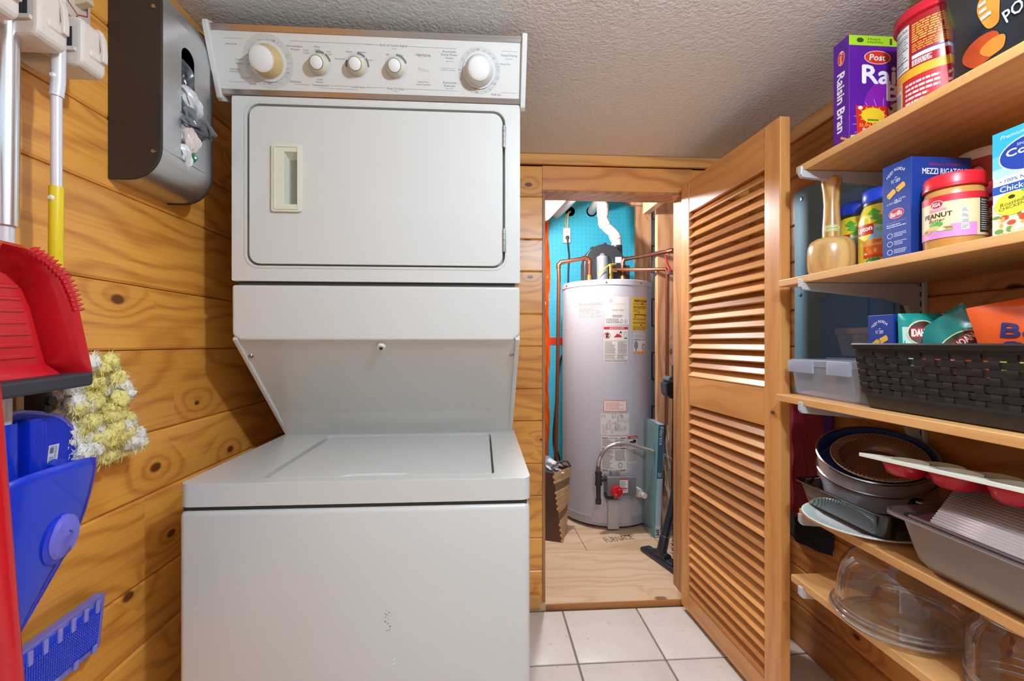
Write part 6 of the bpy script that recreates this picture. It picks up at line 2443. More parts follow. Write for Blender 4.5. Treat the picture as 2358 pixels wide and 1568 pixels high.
def chips(p):
    p.text('POTATO CHIPS', 0.60, 0.16, 0.50, 0.052, '#d8dadc', 4, rot=0.04, bold=0.02)
    p.text('Or', 0.06, 0.80, 0.09, 0.10, '#e8e4e0', 4, rot=0.2, bold=0.03)
    for cu, cv_, ru, rv, co, z in ((0.20, 0.54, 0.085, 0.13, '#d08a38', 2), (0.215, 0.56, 0.06, 0.10, '#e0a24e', 3), (0.17, 0.50, 0.035, 0.07, '#c8a088', 4), (0.30, 0.24, 0.05, 0.10, '#d0862e', 2), (0.20, 0.10, 0.10, 0.06, '#c04a22', 2), (0.26, 0.08, 0.06, 0.035, '#dc8a34', 3)):
        for k, (s1, s2) in enumerate(((1.0, 1.0),)):
            pts = [(cu + ru * math.cos(a) * (1 + 0.12 * math.sin(3 * a)), cv_ + rv * math.sin(a) * (1 + 0.1 * math.cos(2 * a))) for a in [2 * PI * i / 28 for i in range(28)]]
            for i in range(28):
                p.poly([(cu, cv_), pts[i], pts[(i + 1) % 28]], co, z)
    p.poly([(0.06, 0.72), (0.10, 0.60), (0.13, 0.68), (0.16, 0.80), (0.10, 0.76)], '#c8502c', 3)
    for k in range(12):
        a, b = k / 12, (k + 1) / 12
        p.poly([(0.42 + 0.16 * a, 0.24 + 0.6 * a), (0.47 + 0.16 * a, 0.22 + 0.6 * a), (0.47 + 0.16 * b, 0.22 + 0.6 * b), (0.42 + 0.16 * b, 0.24 + 0.6 * b)], '#d8b088', 2)
    for cu, cv_ in ((0.1, 0.9), (0.18, 0.84), (0.24, 0.88), (0.34, 0.46), (0.40, 0.62)):
        p.text('*', cu, cv_, 0.025, 0.04, '#e4e6ea', 4)
    p.disc(0.33, 0.36, 0.025, 0.05, '#c8d4e4', 3, 12)
    p.lines(0.26, 0.20, 0.31, 0.30, 3, '#d8dadc', 3, 0.5, 4)


pouch('chips_bag', 'black potato chip bag leaning near the front of the top shelf', 'chip bag', (0.862, 0.622, Z1 + 0.028), 0.31, 0.36, 0.07, (0, -0.17, -PI / 2), '#23282e', chips, rough=0.22, wr=0.010, seed=1)

# ------------------------------------------------------------------ second shelf
ml = thing('mallet', 'wooden kitchen mallet with barrel head standing on the second shelf', 'mallet', (0.882, 1.094, Z2))
MW = wood('mallet_wood', '#d0a464', '#9a6a34', axis='z', freq=40, warp=0.7, rough=0.28, coat=0.5, contrast=0.45)
mc = (0.882, 1.094, Z2)
Geo().lathe([(0.038, 0.0), (0.047, 0.004), (0.0515, 0.016), (0.053, 0.035), (0.053, 0.055), (0.0515, 0.074), (0.046, 0.087), (0.034, 0.0945), (0.020, 0.097)], mc, 40).build('head', MW, ml)
Geo().lathe([(0.0205, 0.094), (0.0205, 0.12), (0.0185, 0.15), (0.0175, 0.18), (0.0195, 0.212), (0.0225, 0.232), (0.0225, 0.243), (0.018, 0.249), (0.0, 0.250)], mc, 32).build('handle', wood('mallet_handle_wood', '#d0a25c', '#9a6628', axis='z', freq=70, warp=0.8, rough=0.28, coat=0.5), ml)
fn, w, h = face_round(mc, 0.0195, math.atan2(-1.0, -0.75), 1.9, Z2 + 0.108, Z2 + 0.128, lambda v: 0.0212 - 0.0008 * v)
p = Print(fn, w, h, 0.00016)
p.rect(0.1, 0.1, 0.9, 0.9, '#c8c47a', 1, 8)
p.rect(0.05, 0.35, 0.95, 0.65, '#dcd8a0', 2, 8)
p.lines(0.15, 0.4, 0.85, 0.6, 2, '#4a6a3a', 2, 0.5, 3)
p.build('gold_sticker', ml)


def teajar(x, y, label, name='tea_jar'):
    t = thing(name, label, 'jar', (x, y, Z2), 0, 'iced tea mix jars')
    c = (x, y, Z2)
    prof = [(0.040, 0.0), (0.048, 0.006), (0.050, 0.02), (0.050, 0.115), (0.046, 0.135), (0.041, 0.150), (0.041, 0.158)]
    b = Geo().lathe(prof, c, 40).build('jar_body', C('#e6cf2c', 0.25, var=0.03, coat=0.4), t)
    Geo().lathe([(0.0425, 0.150), (0.0425, 0.158)], c, 40).build('neck_ring', C('#2a2c34', 0.4), t)
    g = Geo().lathe([(0.043, 0.157), (0.044, 0.160), (0.044, 0.182), (0.041, 0.187), (0.0, 0.187)], c, 60, rad=lambda a, i: 1 + (0.012 * math.sin(30 * a) if i in (1, 2) else 0))
    g.build('lid', C('#1440c0', 0.35, var=0.02), t)

    def rf(v):
        z = v * 0.150
        for (r0, z0), (r1, z1) in zip(prof, prof[1:]):
            if z0 <= z <= z1:
                return r0 + (r1 - r0) * (z - z0) / max(1e-6, z1 - z0)
        return 0.041
    fn, w, h = face_round(c, 0.05, math.atan2(-y, -x) - 0.20, 2.6, Z2, Z2 + 0.150, rf)
    p = Print(fn, w, h, 0.00016)
    for k in range(12):
        a, b2 = k / 12, (k + 1) / 12
        for v0, v1, col in ((0.62, 0.80, '#a8d0ea'), (0.45, 0.62, '#8cc4e6')):
            p.poly([(0.22 + 0.78 * a, v0), (0.22 + 0.78 * b2, v0), (0.22 + 0.78 * b2, v1), (0.22 + 0.78 * a, v1)], col, 1)
        for v0, v1, col in ((0.36, 0.46, '#e8a050'), (0.22, 0.36, '#e0661e'), (0.08, 0.22, '#c8421a')):
            p.poly([(0.24 + 0.76 * a, v0), (0.24 + 0.76 * b2, v0), (0.24 + 0.76 * b2, v1), (0.24 + 0.76 * a, v1)], col, 2)
    p.rect(0.2, 0.0, 1.0, 0.08, '#e8c828', 2, 12)
    rr = random.Random(3)
    for k in range(26):
        p.disc(rr.uniform(0.28, 0.96), rr.uniform(0.1, 0.44), rr.uniform(0.015, 0.05), rr.uniform(0.015, 0.05), rr.choice(['#f0b060', '#f4d0a0', '#e88030', '#d85a1c']), 3 + k * 0.05, 8)
    p.disc(0.24, 0.64, 0.17, 0.20, '#f0d428', 4, 26)
    p.rect(0.08, 0.54, 0.42, 0.70, '#c41e20', 5, 5)
    p.text('Lipton', 0.25, 0.62, 0.30, 0.10, '#f4ecd8', 6, rot=0.06, bold=0.04)
    for a, cu, cv_ in ((0.5, 0.46, 0.78), (-0.4, 0.55, 0.60), (0.9, 0.40, 0.86), (0.1, 0.52, 0.70)):
        p.poly([(cu - 0.10, cv_), (cu, cv_ + 0.05 + 0.03 * a), (cu + 0.12, cv_), (cu, cv_ - 0.04)], '#5aa838' if a > 0 else '#78c04a', 7)
    p.poly([(0.22, 0.06), (0.34, 0.17), (0.52, 0.17), (0.50, 0.08), (0.34, 0.02)], '#2f9a44', 7)
    p.text('REAL', 0.37, 0.10, 0.18, 0.045, '#f0f4e8', 8)
    p.rect(0.52, 0.03, 0.64, 0.13, '#f0ece4', 7, 3)
    p.text('10', 0.58, 0.085, 0.06, 0.04, '#2a2a2a', 8)
    p.build('label_print', b)
    return t


teajar(0.935, 0.998, 'iced tea mix jar with blue lid touching the tall pasta box')
teajar(0.968, 1.105, 'iced tea mix jar with blue lid half hidden behind the mallet')


def pastabox(x0, x1, y0, y1, z0, h, label, low=False, group='blue pasta boxes'):
    t, c = pack('pasta_box', label, 'pasta box', x0, x1, y0, y1, z0, h, '#173a8c', group)
    fn, w, hh = face_aisle(x0, y0, y1, z0, z0 + h)
    p = Print(fn, w, hh)
    for k, ch in enumerate('MEZZI RIGATONI'):
        f = k / 13
        if ch != ' ':
            p.text(ch, 0.20 + 0.58 * f, 0.875 + 0.045 * math.sin(PI * f) + 0.02 * f, None, 0.028, '#e6e6ea', 3, rot=0.5 - 1.0 * f)
    p.line(0.45, 0.85, 0.53, 0.85, 0.006, '#e6e6ea', 3)
    p.text('N°389', 0.48, 0.815, 0.30, 0.042, '#e6e6ea', 3)
    for cu, cv_, a in ((0.33, 0.69, 0.6), (0.65, 0.735, 0.45)):
        q = Print(fn, w, hh)
        ca, sa = math.cos(a), math.sin(a)
        for (X0, Y0, X1, Y1), col, zz in (((-0.0072, -0.0058, 0.0072, 0.0058), '#e8b030', 3),):
            pts = [(cu + (X * ca - Y * sa) / w, cv_ + (X * sa + Y * ca) / hh) for X, Y in ((X0, Y0), (X1, Y0), (X1, Y1), (X0, Y1))]
            p.poly(pts, col, zz)
        for sx, col, zz in ((0.0072, '#e8b030', 3.2), (-0.0072, '#f4d060', 4), (-0.0072, '#c88a1c', 5)):
            k = 0.65 if col == '#c88a1c' else 1.0
            pts = [(cu + ((sx + 0.003 * k * math.cos(b)) * ca - 0.0058 * k * math.sin(b) * sa) / w, cv_ + ((sx + 0.003 * k * math.cos(b)) * sa + 0.0058 * k * math.sin(b) * ca) / hh) for b in [2 * PI * i / 14 for i in range(14)]]
            p.poly(pts, col, zz)
    p.text('AL DENTE IN', 0.30, 0.590, 0.26, 0.020, '#d8d8e0', 3, rot=0.08)
    p.text('10-11', 0.56, 0.607, 0.22, 0.036, '#f2f2f4', 3, rot=0.08, bold=0.02)
    p.text('MIN.', 0.76, 0.618, 0.12, 0.020, '#d8d8e0', 3, rot=0.08)
    p.line(0.45, 0.582, 0.67, 0.590, 0.006, '#d8d8e0', 3)
    p.disc(0.50, 0.475, 0.27, 0.052, '#d8a8b0', 2, 28)
    p.disc(0.50, 0.475, 0.255, 0.046, '#c4203a', 3, 28)
    p.text('Barilla', 0.50, 0.473, 0.40, 0.048, '#f4eeee', 4, rot=0.1, bold=0.03, slant=0.2)
    p.line(0.14, 0.385, 0.84, 0.395, 0.004, '#8a9ac8', 3)
    p.lines(0.16, 0.335, 0.84, 0.375, 2, '#c8d0e8', 3, 0.5, 3)
    for k in range(4):
        v = 0.255 - 0.085 * k
        p.ring(0.28, v, 0.10, 0.028, 0.18, '#d8dcec', 3, n=16)
        p.lines(0.42, v - 0.022, 0.84, v + 0.026, 3, '#c8d0e8', 11 + k, 0.45, 3)
    p.build('side_print', c)
    fn, w, hh = face_front(x0, x1, y0, z0, z0 + h)
    p = Print(fn, w, hh)
    p.rect(0.0, 0.0, 1.0, 0.5, '#16327c', 1)
    p.text('BARILLA CLASSICI', 0.55, 0.925, 0.52, 0.028, '#b8283c', 3)
    p.text('MEZZI RIGATONI', 0.55, 0.855, 0.74, 0.058, '#eceef2', 3, bold=0.02)
    p.disc(0.5, 0.6, 0.3, 0.1, '#d8a8b0', 2, 28)
    p.disc(0.5, 0.6, 0.285, 0.09, '#c4203a', 3, 28)
    p.text('Barilla', 0.5, 0.6, 0.42, 0.09, '#f4eeee', 4)
    p.build('front_print', c)
    return t


pastabox(0.834, 0.960, 0.832, 0.896, Z2, 0.196, 'tall blue pasta box on the second shelf between tea jar and peanut butter')


def pbjar(x, y, r_, h_, label):
    t = thing('peanut_butter_jar', label, 'jar', (x, y, Z2), 0, 'peanut butter jars')
    c = (x, y, Z2)
    k = r_ / 0.044
    b = Geo().lathe([(0.038 * k, 0.0), (0.042 * k, 0.004), (0.043 * k, 0.02 * h_ / 0.14), (0.044 * k, 0.03 * h_ / 0.14), (0.044 * k, 0.098 * h_ / 0.14), (0.041 * k, 0.108 * h_ / 0.14), (0.0385 * k, 0.116 * h_ / 0.14)], c, 44).build('jar_body', C('#c88e48', 0.12, var=0.10, scale=30, coat=0.7, name='peanut_butter'), t)
    z0 = 0.115 * h_ / 0.14
    Geo().lathe([(0.0395 * k, z0), (0.0425 * k, z0 + 0.001), (0.0425 * k, z0 + 0.020), (0.040 * k, z0 + 0.0245), (0.0, z0 + 0.0245)], c, 90, rad=lambda a, i: 1 + (0.008 * math.sin(45 * a) if i in (1, 2) else 0)).build('lid', C('#d6202c', 0.35, var=0.02), t)
    Geo().lathe([(0.0428 * k, z0 - 0.001), (0.0437 * k, z0 + 0.0), (0.0437 * k, z0 + 0.004), (0.0428 * k, z0 + 0.005)], c, 60).build('lid_band', C('#c81c28', 0.35), t)
    fn, w, h = face_round(c, 0.0441 * k, math.atan2(-y, -x), 2.7, Z2 + 0.022 * h_ / 0.14, Z2 + 0.100 * h_ / 0.14)
    p = Print(fn, w, h, 0.00016)
    p.rect(0, 0, 1, 1, '#e0cf9c', 1, 30)
    p.rect(0, 0.84, 1, 1.0, '#cf2230', 2, 30)
    p.rect(0, 0.0, 0.76, 0.18, '#d88cc4', 2, 24)
    for k2 in range(8):
        a, b2 = 0.46 + 0.3 * k2 / 8, 0.46 + 0.3 * (k2 + 1) / 8
        p.poly([(a, 0.18), (b2, 0.18), (b2, 0.30), (a, 0.30)], '#d88cc4', 2)
    p.disc(0.30, 0.80, 0.085, 0.10, '#f0dcd4', 3)
    p.disc(0.30, 0.80, 0.075, 0.085, '#c8202c', 4)
    p.text('IGA', 0.30, 0.80, 0.10, 0.085, '#f6f0ec', 5, bold=0.05, slant=0.2)
    p.rect(0.20, 0.645, 0.42, 0.70, '#e08cae', 3, 6)
    p.text('Creamy', 0.31, 0.67, 0.10, 0.035, '#f4e4e8', 4)
    p.text('PEANUT', 0.30, 0.545, 0.36, 0.105, '#3c2418', 4, bold=0.035)
    p.text('Butter', 0.30, 0.43, 0.20, 0.08, '#3c2418', 4, slant=0.3)
    p.disc(0.32, 0.33, 0.06, 0.055, '#58a83c', 4)
    p.disc(0.25, 0.33, 0.05, 0.05, '#6cb848', 4)
    p.disc(0.26, 0.25, 0.09, 0.055, '#e0c080', 5)
    p.disc(0.16, 0.19, 0.06, 0.065, '#d8a878', 6)
    p.disc(0.15, 0.19, 0.035, 0.04, '#a04a2a', 7)
    p.disc(0.36, 0.20, 0.05, 0.04, '#f0e0b4', 6)
    p.disc(0.42, 0.22, 0.07, 0.035, '#b85a3a', 5)
    p.disc(0.44, 0.18, 0.05, 0.03, '#88a848', 6)
    for k2 in range(4):
        v = 0.14 + 0.13 * k2
        p.rect(0.575, v, 0.665, v + 0.115, '#e8e6e0', 4, 3)
        p.lines(0.585, v + 0.02, 0.655, v + 0.1, 3, '#55504a', k2, 0.5, 5)
    p.rect(0.80, 0.06, 1.0, 0.86, '#1c1a1c', 3, 8)
    p.lines(0.815, 0.10, 0.98, 0.70, 12, '#c8c8c8', 5, 0.4, 4)
    p.text('Nutrition', 0.89, 0.80, 0.14, 0.05, '#e8e8e8', 4)
    p.text('Facts', 0.86, 0.74, 0.09, 0.045, '#e8e8e8', 4)
    p.build('label_print', b)
    return t


pbjar(0.870, 0.784, 0.0445, 0.138, 'peanut butter jar with ribbed red lid at the front of the second shelf')
pbjar(0.972, 0.772, 0.0400, 0.128, 'peanut butter jar mostly hidden between the front jar and blue carton')

tb = thing('tub', 'red food tub with white lid at the back of the second shelf', 'tub', (1.04, 0.862, Z2))
c = (1.04, 0.862, Z2)
b = Geo().lathe([(0.042, 0.0), (0.044, 0.004), (0.050, 0.205)], c, 40).build('body', C('#a8181e', 0.35, var=0.03), tb)
Geo().lathe([(0.0515, 0.202), (0.053, 0.204), (0.053, 0.218), (0.050, 0.222), (0.0, 0.222)], c, 40).build('lid', C('#d6d0c8', 0.4, var=0.02), tb)
fn, w, h = face_round(c, 0.05, math.atan2(-0.86, -1.04), 2.4, Z2 + 0.02, Z2 + 0.2, lambda v: 0.0446 + 0.0058 * v)
p = Print(fn, w, h, 0.00016)
p.rect(0.42, 0.02, 1, 0.72, '#5a3220', 2, 14)
r = random.Random(8)
for k in range(40):
    p.disc(r.uniform(0.46, 0.97), r.uniform(0.05, 0.68), 0.03, 0.025, r.choice(['#7a4a2c', '#8a5a38', '#3c2016', '#a06a40']), 3 + k * 0.03, 7)
p.disc(0.32, 0.82, 0.10, 0.10, '#e0c8b0', 2)
p.disc(0.32, 0.80, 0.06, 0.06, '#b88a60', 3)
p.lines(0.12, 0.45, 0.34, 0.6, 2, '#e8d0c8', 4, 0.6, 3)
p.build('label_print', b)

t, c = pack('broth_carton', 'blue and white chicken broth carton at the right end of the second shelf', 'carton', 0.845, 0.91, 0.600, 0.70, Z2, 0.176, '#e8eef0')
fn, w, h = face_aisle(0.845, 0.600, 0.70, Z2, Z2 + 0.176)
p = Print(fn, w, h)
p.rect(0, 0.78, 1, 1, '#36b0dc', 1)
p.rect(0, 0.66, 1, 0.78, '#6cc4e4', 1)
p.rect(0, 0.58, 1, 0.66, '#b4dcec', 1)
p.text('Premium Quality', 0.46, 0.935, 0.68, 0.045, '#e4f2f8', 3, slant=0.3)
p.disc(0.55, 0.74, 0.46, 0.16, '#e8d8dc', 2, 36)
p.disc(0.55, 0.74, 0.44, 0.148, '#1c3f9c', 3, 36)
p.text('SINCE 1923', 0.50, 0.83, 0.3, 0.024, '#d8e4f0', 4)
p.text('College', 0.55, 0.765, 0.70, 0.085, '#f0f2f6', 4, bold=0.03)
p.text('Inn', 0.58, 0.665, 0.26, 0.075, '#f0f2f6', 4, bold=0.03)
p.text('• 100% NATURAL •', 0.48, 0.535, 0.74, 0.03, '#2c4a9c', 3)
p.rect(0, 0.425, 1, 0.50, '#1f52b0', 2)
p.text('Chicken Broth', 0.52, 0.462, 0.82, 0.05, '#f0f2f6', 3, bold=0.02)
p.rect(0.4, 0.39, 1, 0.425, '#78b844', 2)
rr = random.Random(6)
p.rect(0, 0.0, 1, 0.34, '#e4dcc0', 2)
for k in range(70):
    p.disc(rr.uniform(0.04, 0.96), rr.uniform(0.02, 0.32), rr.uniform(0.02, 0.07), rr.uniform(0.012, 0.03), rr.choice(['#f0e8cc', '#e0c89a', '#cc4a2c', '#6c9a3c', '#e8a850', '#f4f0e0', '#d8b070']), 3 + k * 0.03, 9)
p.disc(0.28, 0.315, 0.24, 0.105, '#e4d83a', 6, 28)
p.text('Roasted', 0.28, 0.325, 0.32, 0.034, '#3a3414', 7, rot=0.12, slant=0.2)
p.text('CHICKEN', 0.28, 0.287, 0.36, 0.028, '#3a3414', 7, rot=0.12)
p.disc(0.28, 0.375, 0.05, 0.018, '#3a3414', 7, 10)
p.build('front_print', c)

# ------------------------------------------------------------------ third shelf
CLR = glass('milky_plastic', '#eef2f8', 0.25, 0.12, 0.42, '#dbe4f2')
CLR2 = glass('clear_plastic', '#dde8f2', 0.20, 0.08, 0.34, '#c4daf2')


def tub_box(name, label, x0, x1, y0, y1, z0, h, mat, group, lidh=0.018, latch=True):
    t = thing(name, label, 'container', ((x0 + x1) / 2, (y0 + y1) / 2, z0), 0, group)
    ins = 0.008
    g = Geo()
    rings = []
    for z, i in ((z0 + 0.0005, ins + 0.006), (z0 + 0.006, ins), (z0 + h - lidh, 0.0)):
        rings.append([(p[0], p[1], z) for p in rrect(x0 + i, y0 + i, x1 - i, y1 - i, 0.014, 4)])
    n = len(rings[0])
    vs = [p for rg in rings for p in rg]
    fs = [(k * n + j, k * n + (j + 1) % n, (k + 1) * n + (j + 1) % n, (k + 1) * n + j) for k in range(2) for j in range(n)]
    fs.append(tuple(range(n))[::-1])
    g.add(vs, fs, 0, True)
    g.build('box', mat, t, sharp=0.6)
    g = Geo()
    g.prism(rrect(x0 - 0.003, y0 - 0.003, x1 + 0.003, y1 + 0.003, 0.016, 5), lambda u, v, d: (u, v, d), z0 + h - lidh + 0.001, z0 + h)
    g.build('lid', mat, t, bevel=0.002)
    if latch:
        for a, b in (((y0 + y1) / 2 + 0.015, y1 - 0.004), (y0 + 0.01, (y0 + y1) / 2 - 0.03)):
            Geo().rbox(x0 - 0.009, x0 - 0.0035, a, b, z0 + h - 0.034, z0 + h - 0.003, 0.002).build('latch', mat, t)
    return t


tub_box('food_container', 'milky plastic container with clip lid at the far end of the third shelf', 0.836, 0.922, 0.962, 1.186, Z3, 0.096, CLR, 'plastic food containers')
tub_box('food_container', 'clear plastic container behind the milky one, carrying a smaller container', 0.934, 1.08, 1.0, 1.183, Z3, 0.100, CLR2, 'plastic food containers', latch=False)
tub_box('food_container', 'small clear plastic container on top of another by the electrical panel', 0.946, 1.06, 1.03, 1.165, Z3 + 0.1005, 0.078, CLR2, 'plastic food containers', latch=False)

# woven-look black plastic basket
BX0, BX1, BY0, BY1, BZ1 = 0.818, 1.092, 0.43, 0.952, 1.078
BIN = 0.014
BLK = C('#211c1b', 0.4, var=0.06, scale=80, name='dark_brown_plastic')
bk = thing('basket', 'black woven plastic basket full of food packets on the third shelf', 'basket', ((BX0 + BX1) / 2, 0.69, Z3))


def wall_pt(side, s, z, d):
    """side walls lean outwards to the rim; s runs along the wall, d pushes outwards"""
    f = (z - Z3) / (BZ1 - Z3)
    i = BIN * (1 - f)
    if side == 0:
        return (BX0 + i - d, BY1 - i + (BY0 - BY1 + 2 * i) * s, z)
    if side == 1:
        return (BX0 + i + (BX1 - BX0 - 2 * i) * s, BY0 + i - d, z)
    if side == 2:
        return (BX1 - i + d, BY0 + i + (BY1 - BY0 - 2 * i) * s, z)
    return (BX1 - i + (BX0 - BX1 + 2 * i) * s, BY1 - i + d, z)


zlo, zhi = Z3 + 0.030, BZ1 - 0.016
ROWS = 7
hs = Geo()
vsx = Geo()
for side, ncol in ((0, 20), (1, 10), (2, 20), (3, 10)):
    for rw in range(ROWS):
        zc = zlo + (zhi - zlo) * (rw + 0.5) / ROWS
        hh = (zhi - zlo) / ROWS * 0.415
        nseg = ncol * 4
        V = []
        for k in range(nseg + 1):
            s = k / nseg
            cpos = s * ncol
            ph = 1 if rw % 2 else 0
            d = 0.0013 * math.cos(PI * (cpos - 0.5) + PI * ph)
            for zz2, dd in ((zc - hh, d - 0.0012), (zc + hh, d - 0.0012), (zc + hh, d + 0.0006), (zc - hh, d + 0.0006)):
                V.append(wall_pt(side, s, zz2, dd))
        F = []
        for k in range(nseg):
            for j in range(4):
                F.append((k * 4 + j, k * 4 + (j + 1) % 4, (k + 1) * 4 + (j + 1) % 4, (k + 1) * 4 + j))
        hs.add(V, F)
    for cidx in range(ncol):
        sc_ = (cidx + 0.5) / ncol
        L = BY1 - BY0 if side in (0, 2) else BX1 - BX0
        hw = 0.0080 / L
        nz_ = ROWS * 4
        V = []
        for k in range(nz_ + 1):
            z = zlo - 0.004 + (zhi - zlo + 0.008) * k / nz_
            rp = k / 4
            d = 0.0013 * math.cos(PI * (rp - 0.5) + PI * (1 if cidx % 2 else 0) + PI)
            for ss, dd in ((sc_ - hw, d - 0.0012), (sc_ + hw, d - 0.0012), (sc_ + hw, d + 0.0006), (sc_ - hw, d + 0.0006)):
                V.append(wall_pt(side, ss, z, dd))
        F = []
        for k in range(nz_):
            for j in range(4):
                F.append((k * 4 + j, k * 4 + (j + 1) % 4, (k + 1) * 4 + (j + 1) % 4, (k + 1) * 4 + j))
        vsx.add(V, F)
o = hs.build('horizontal_weave', BLK, bk)
o['kind'] = 'stuff'
o = vsx.build('upright_weave', BLK, bk)
o['kind'] = 'stuff'


def loop_at(z, out):
    f = (z - Z3) / (BZ1 - Z3)
    i = BIN * (1 - f) - out
    return [(p[0], p[1], z) for p in rrect(BX0 + i, BY0 + i, BX1 - i, BY1 - i, 0.016, 5)]


def band(levels, name):
    g = Geo()
    R_ = [loop_at(z, o_) for z, o_ in levels]
    n = len(R_[0])
    g.add([p for q in R_ for p in q], [(k * n + j, k * n + (j + 1) % n, (k + 1) * n + (j + 1) % n, (k + 1) * n + j) for k in range(len(R_) - 1) for j in range(n)], 0, False)
    g.build(name, BLK, bk)


band([(zhi - 0.002, -0.003), (zhi - 0.002, 0.001), (BZ1 - 0.013, 0.002), (BZ1 - 0.012, 0.007), (BZ1 - 0.003, 0.009), (BZ1, 0.007), (BZ1, -0.002), (zhi - 0.002, -0.003)], 'rim')
band([(zlo + 0.003, -0.003), (zlo + 0.003, 0.002), (zlo - 0.003, 0.003), (Z3 + 0.004, 0.001), (Z3 + 0.0005, -0.003), (Z3 + 0.003, -0.006), (zlo + 0.003, -0.003)], 'base_band')
g = Geo()
g.prism([(p[0], p[1]) for p in loop_at(Z3, -0.003)], lambda u, v, d: (u, v, d), Z3 + 0.0008, Z3 + 0.004)
g.build('base', BLK, bk)
ZB = Z3 + 0.0045
pastabox(0.8365, 0.955, 0.874, 0.935, ZB, 0.194, 'blue pasta box sticking up from the far end of the black basket')


def idaho(full, vo=0.60):
    def f(p):
        rectg(p, 0.06, 0.10, 0.94, vo + 0.06 if full == 0 else vo - 0.04, '#b8dcd0', 1)
        for k in range(20):
            a0, a1 = 2 * PI * k / 20, 2 * PI * (k + 1) / 20
            for rr_, col, z in ((1.0, '#e4d4a8', 3), (0.9, '#4a2a1c' if full == 0 else '#2a3a20', 4)):
                p.poly([(0.5, vo), (0.5 + 0.36 * rr_ * math.cos(a0), vo + 0.13 * rr_ * math.sin(a0)), (0.5 + 0.36 * rr_ * math.cos(a1), vo + 0.13 * rr_ * math.sin(a1))], col, z)
        rectg(p, 0.22, vo - 0.055, 0.78, vo + 0.055, '#a8242c', 5, 5)
        p.text('IDAHOAN', 0.5, vo, 0.52, 0.075, '#f4ecdc', 6, bold=0.04)
        p.lines(0.1, 0.14, 0.5, 0.42, 6, '#3a5a50', 3, 0.4, 2)
        p.text('Mashed', 0.70, 0.30, 0.3, 0.06, '#1c5a50', 3)
    return f


IG = 'teal potato packets in the basket'
pouch('potato_packet', 'upright teal potato packet right beside the pasta box in the basket', 'food packet', (0.866, 0.848, ZB), 0.072, 0.194, 0.032, (0, 0, -0.30), '#0f8f86', idaho(0, 0.80), IG, seed=2)
pouch('potato_packet', 'teal potato packet standing at the back of the basket', 'food packet', (0.985, 0.810, ZB), 0.13, 0.195, 0.03, (0.05, 0, -0.60), '#0d7f7a', idaho(1, 0.80), IG, seed=3)
pouch('potato_packet', 'teal potato packet tilted on its corner at the basket front', 'food packet', (0.916, 0.736, 1.008), 0.10, 0.150, 0.026, (-0.06, -0.70, -1.0), '#0e7a74', idaho(1), IG, seed=4)


def bens(p):
    p.text("Ben's", 0.52, 0.72, 0.62, 0.11, '#23306c', 4, rot=-0.30, bold=0.035)
    p.text('Original', 0.54, 0.58, 0.74, 0.085, '#23306c', 4, rot=-0.30, bold=0.03)
    p.text('Ready Rice', 0.48, 0.43, 0.76, 0.075, '#f4e4d4', 4, rot=-0.25, slant=0.25)
    for k in range(6):
        a, b = k / 6, (k + 1) / 6
        p.poly([(0.2 + 0.25 * a, 0.30 + 0.12 * (1 - a)), (0.2 + 0.25 * b, 0.30 + 0.12 * (1 - b)), (0.2 + 0.25 * b, 0.28), (0.2 + 0.25 * a, 0.28)], '#f0c43a', 3)


pouch('rice_pouch', 'orange rice pouch standing tallest in the black basket', 'food pouch', (0.925, 0.655, ZB), 0.155, 0.216, 0.04, (0, -0.20, -0.95), '#e85a22', bens, None, seed=5)
pouch('seasoning_packet', 'yellow food packet low inside the basket against its woven front', 'food packet', (0.850, 0.610, ZB), 0.17, 0.115, 0.02, (0, 0, -PI / 2), '#d8b43a', lambda p: rectg(p, 0.2, 0.3, 0.6, 0.7, '#b8402c', 1, 4), None, seed=6)
pouch('seasoning_packet', 'red striped food packet low inside the basket beside the yellow one', 'food packet', (0.845, 0.770, ZB), 0.10, 0.112, 0.016, (0, 0, -PI / 2), '#c4302c', lambda p: rectg(p, 0.1, 0.3, 0.9, 0.5, '#e8e0d8', 1, 4), None, seed=7)
rc_ = thing('round_container', 'round translucent container standing at the back of the basket', 'container', (1.020, 0.885, ZB))
cc2 = (1.020, 0.885, ZB)
TRL = glass('smoky_plastic', '#d8c4ac', 0.3, 0.1, 0.35, '#a98e74')
Geo().lathe([(0.0, 0.001), (0.042, 0.001), (0.046, 0.006), (0.052, 0.175), (0.0535, 0.178), (0.0535, 0.186), (0.052, 0.188)], cc2, 48, rad=None).build('cup', TRL, rc_)
Geo().lathe([(0.0, 0.1885), (0.053, 0.1885), (0.0555, 0.190), (0.0555, 0.198), (0.053, 0.200), (0.0, 0.200)], cc2, 64, rad=lambda a, i: 1 + (0.008 * math.sin(40 * a) if i in (2, 3) else 0)).build('lid', TRL, rc_)

# ------------------------------------------------------------------ fourth shelf: pans
PANM = C('#c6bcc0', 0.42, 0.4, var=0.08, scale=20, name='grey_pan_metal')
PANIN = C('#4a5570', 0.35, 0.4, var=0.08, name='dark_nonstick')
BROWN = C('#7a5240', 0.22, 0.0, var=0.06, coat=0.5, name='brown_ceramic')

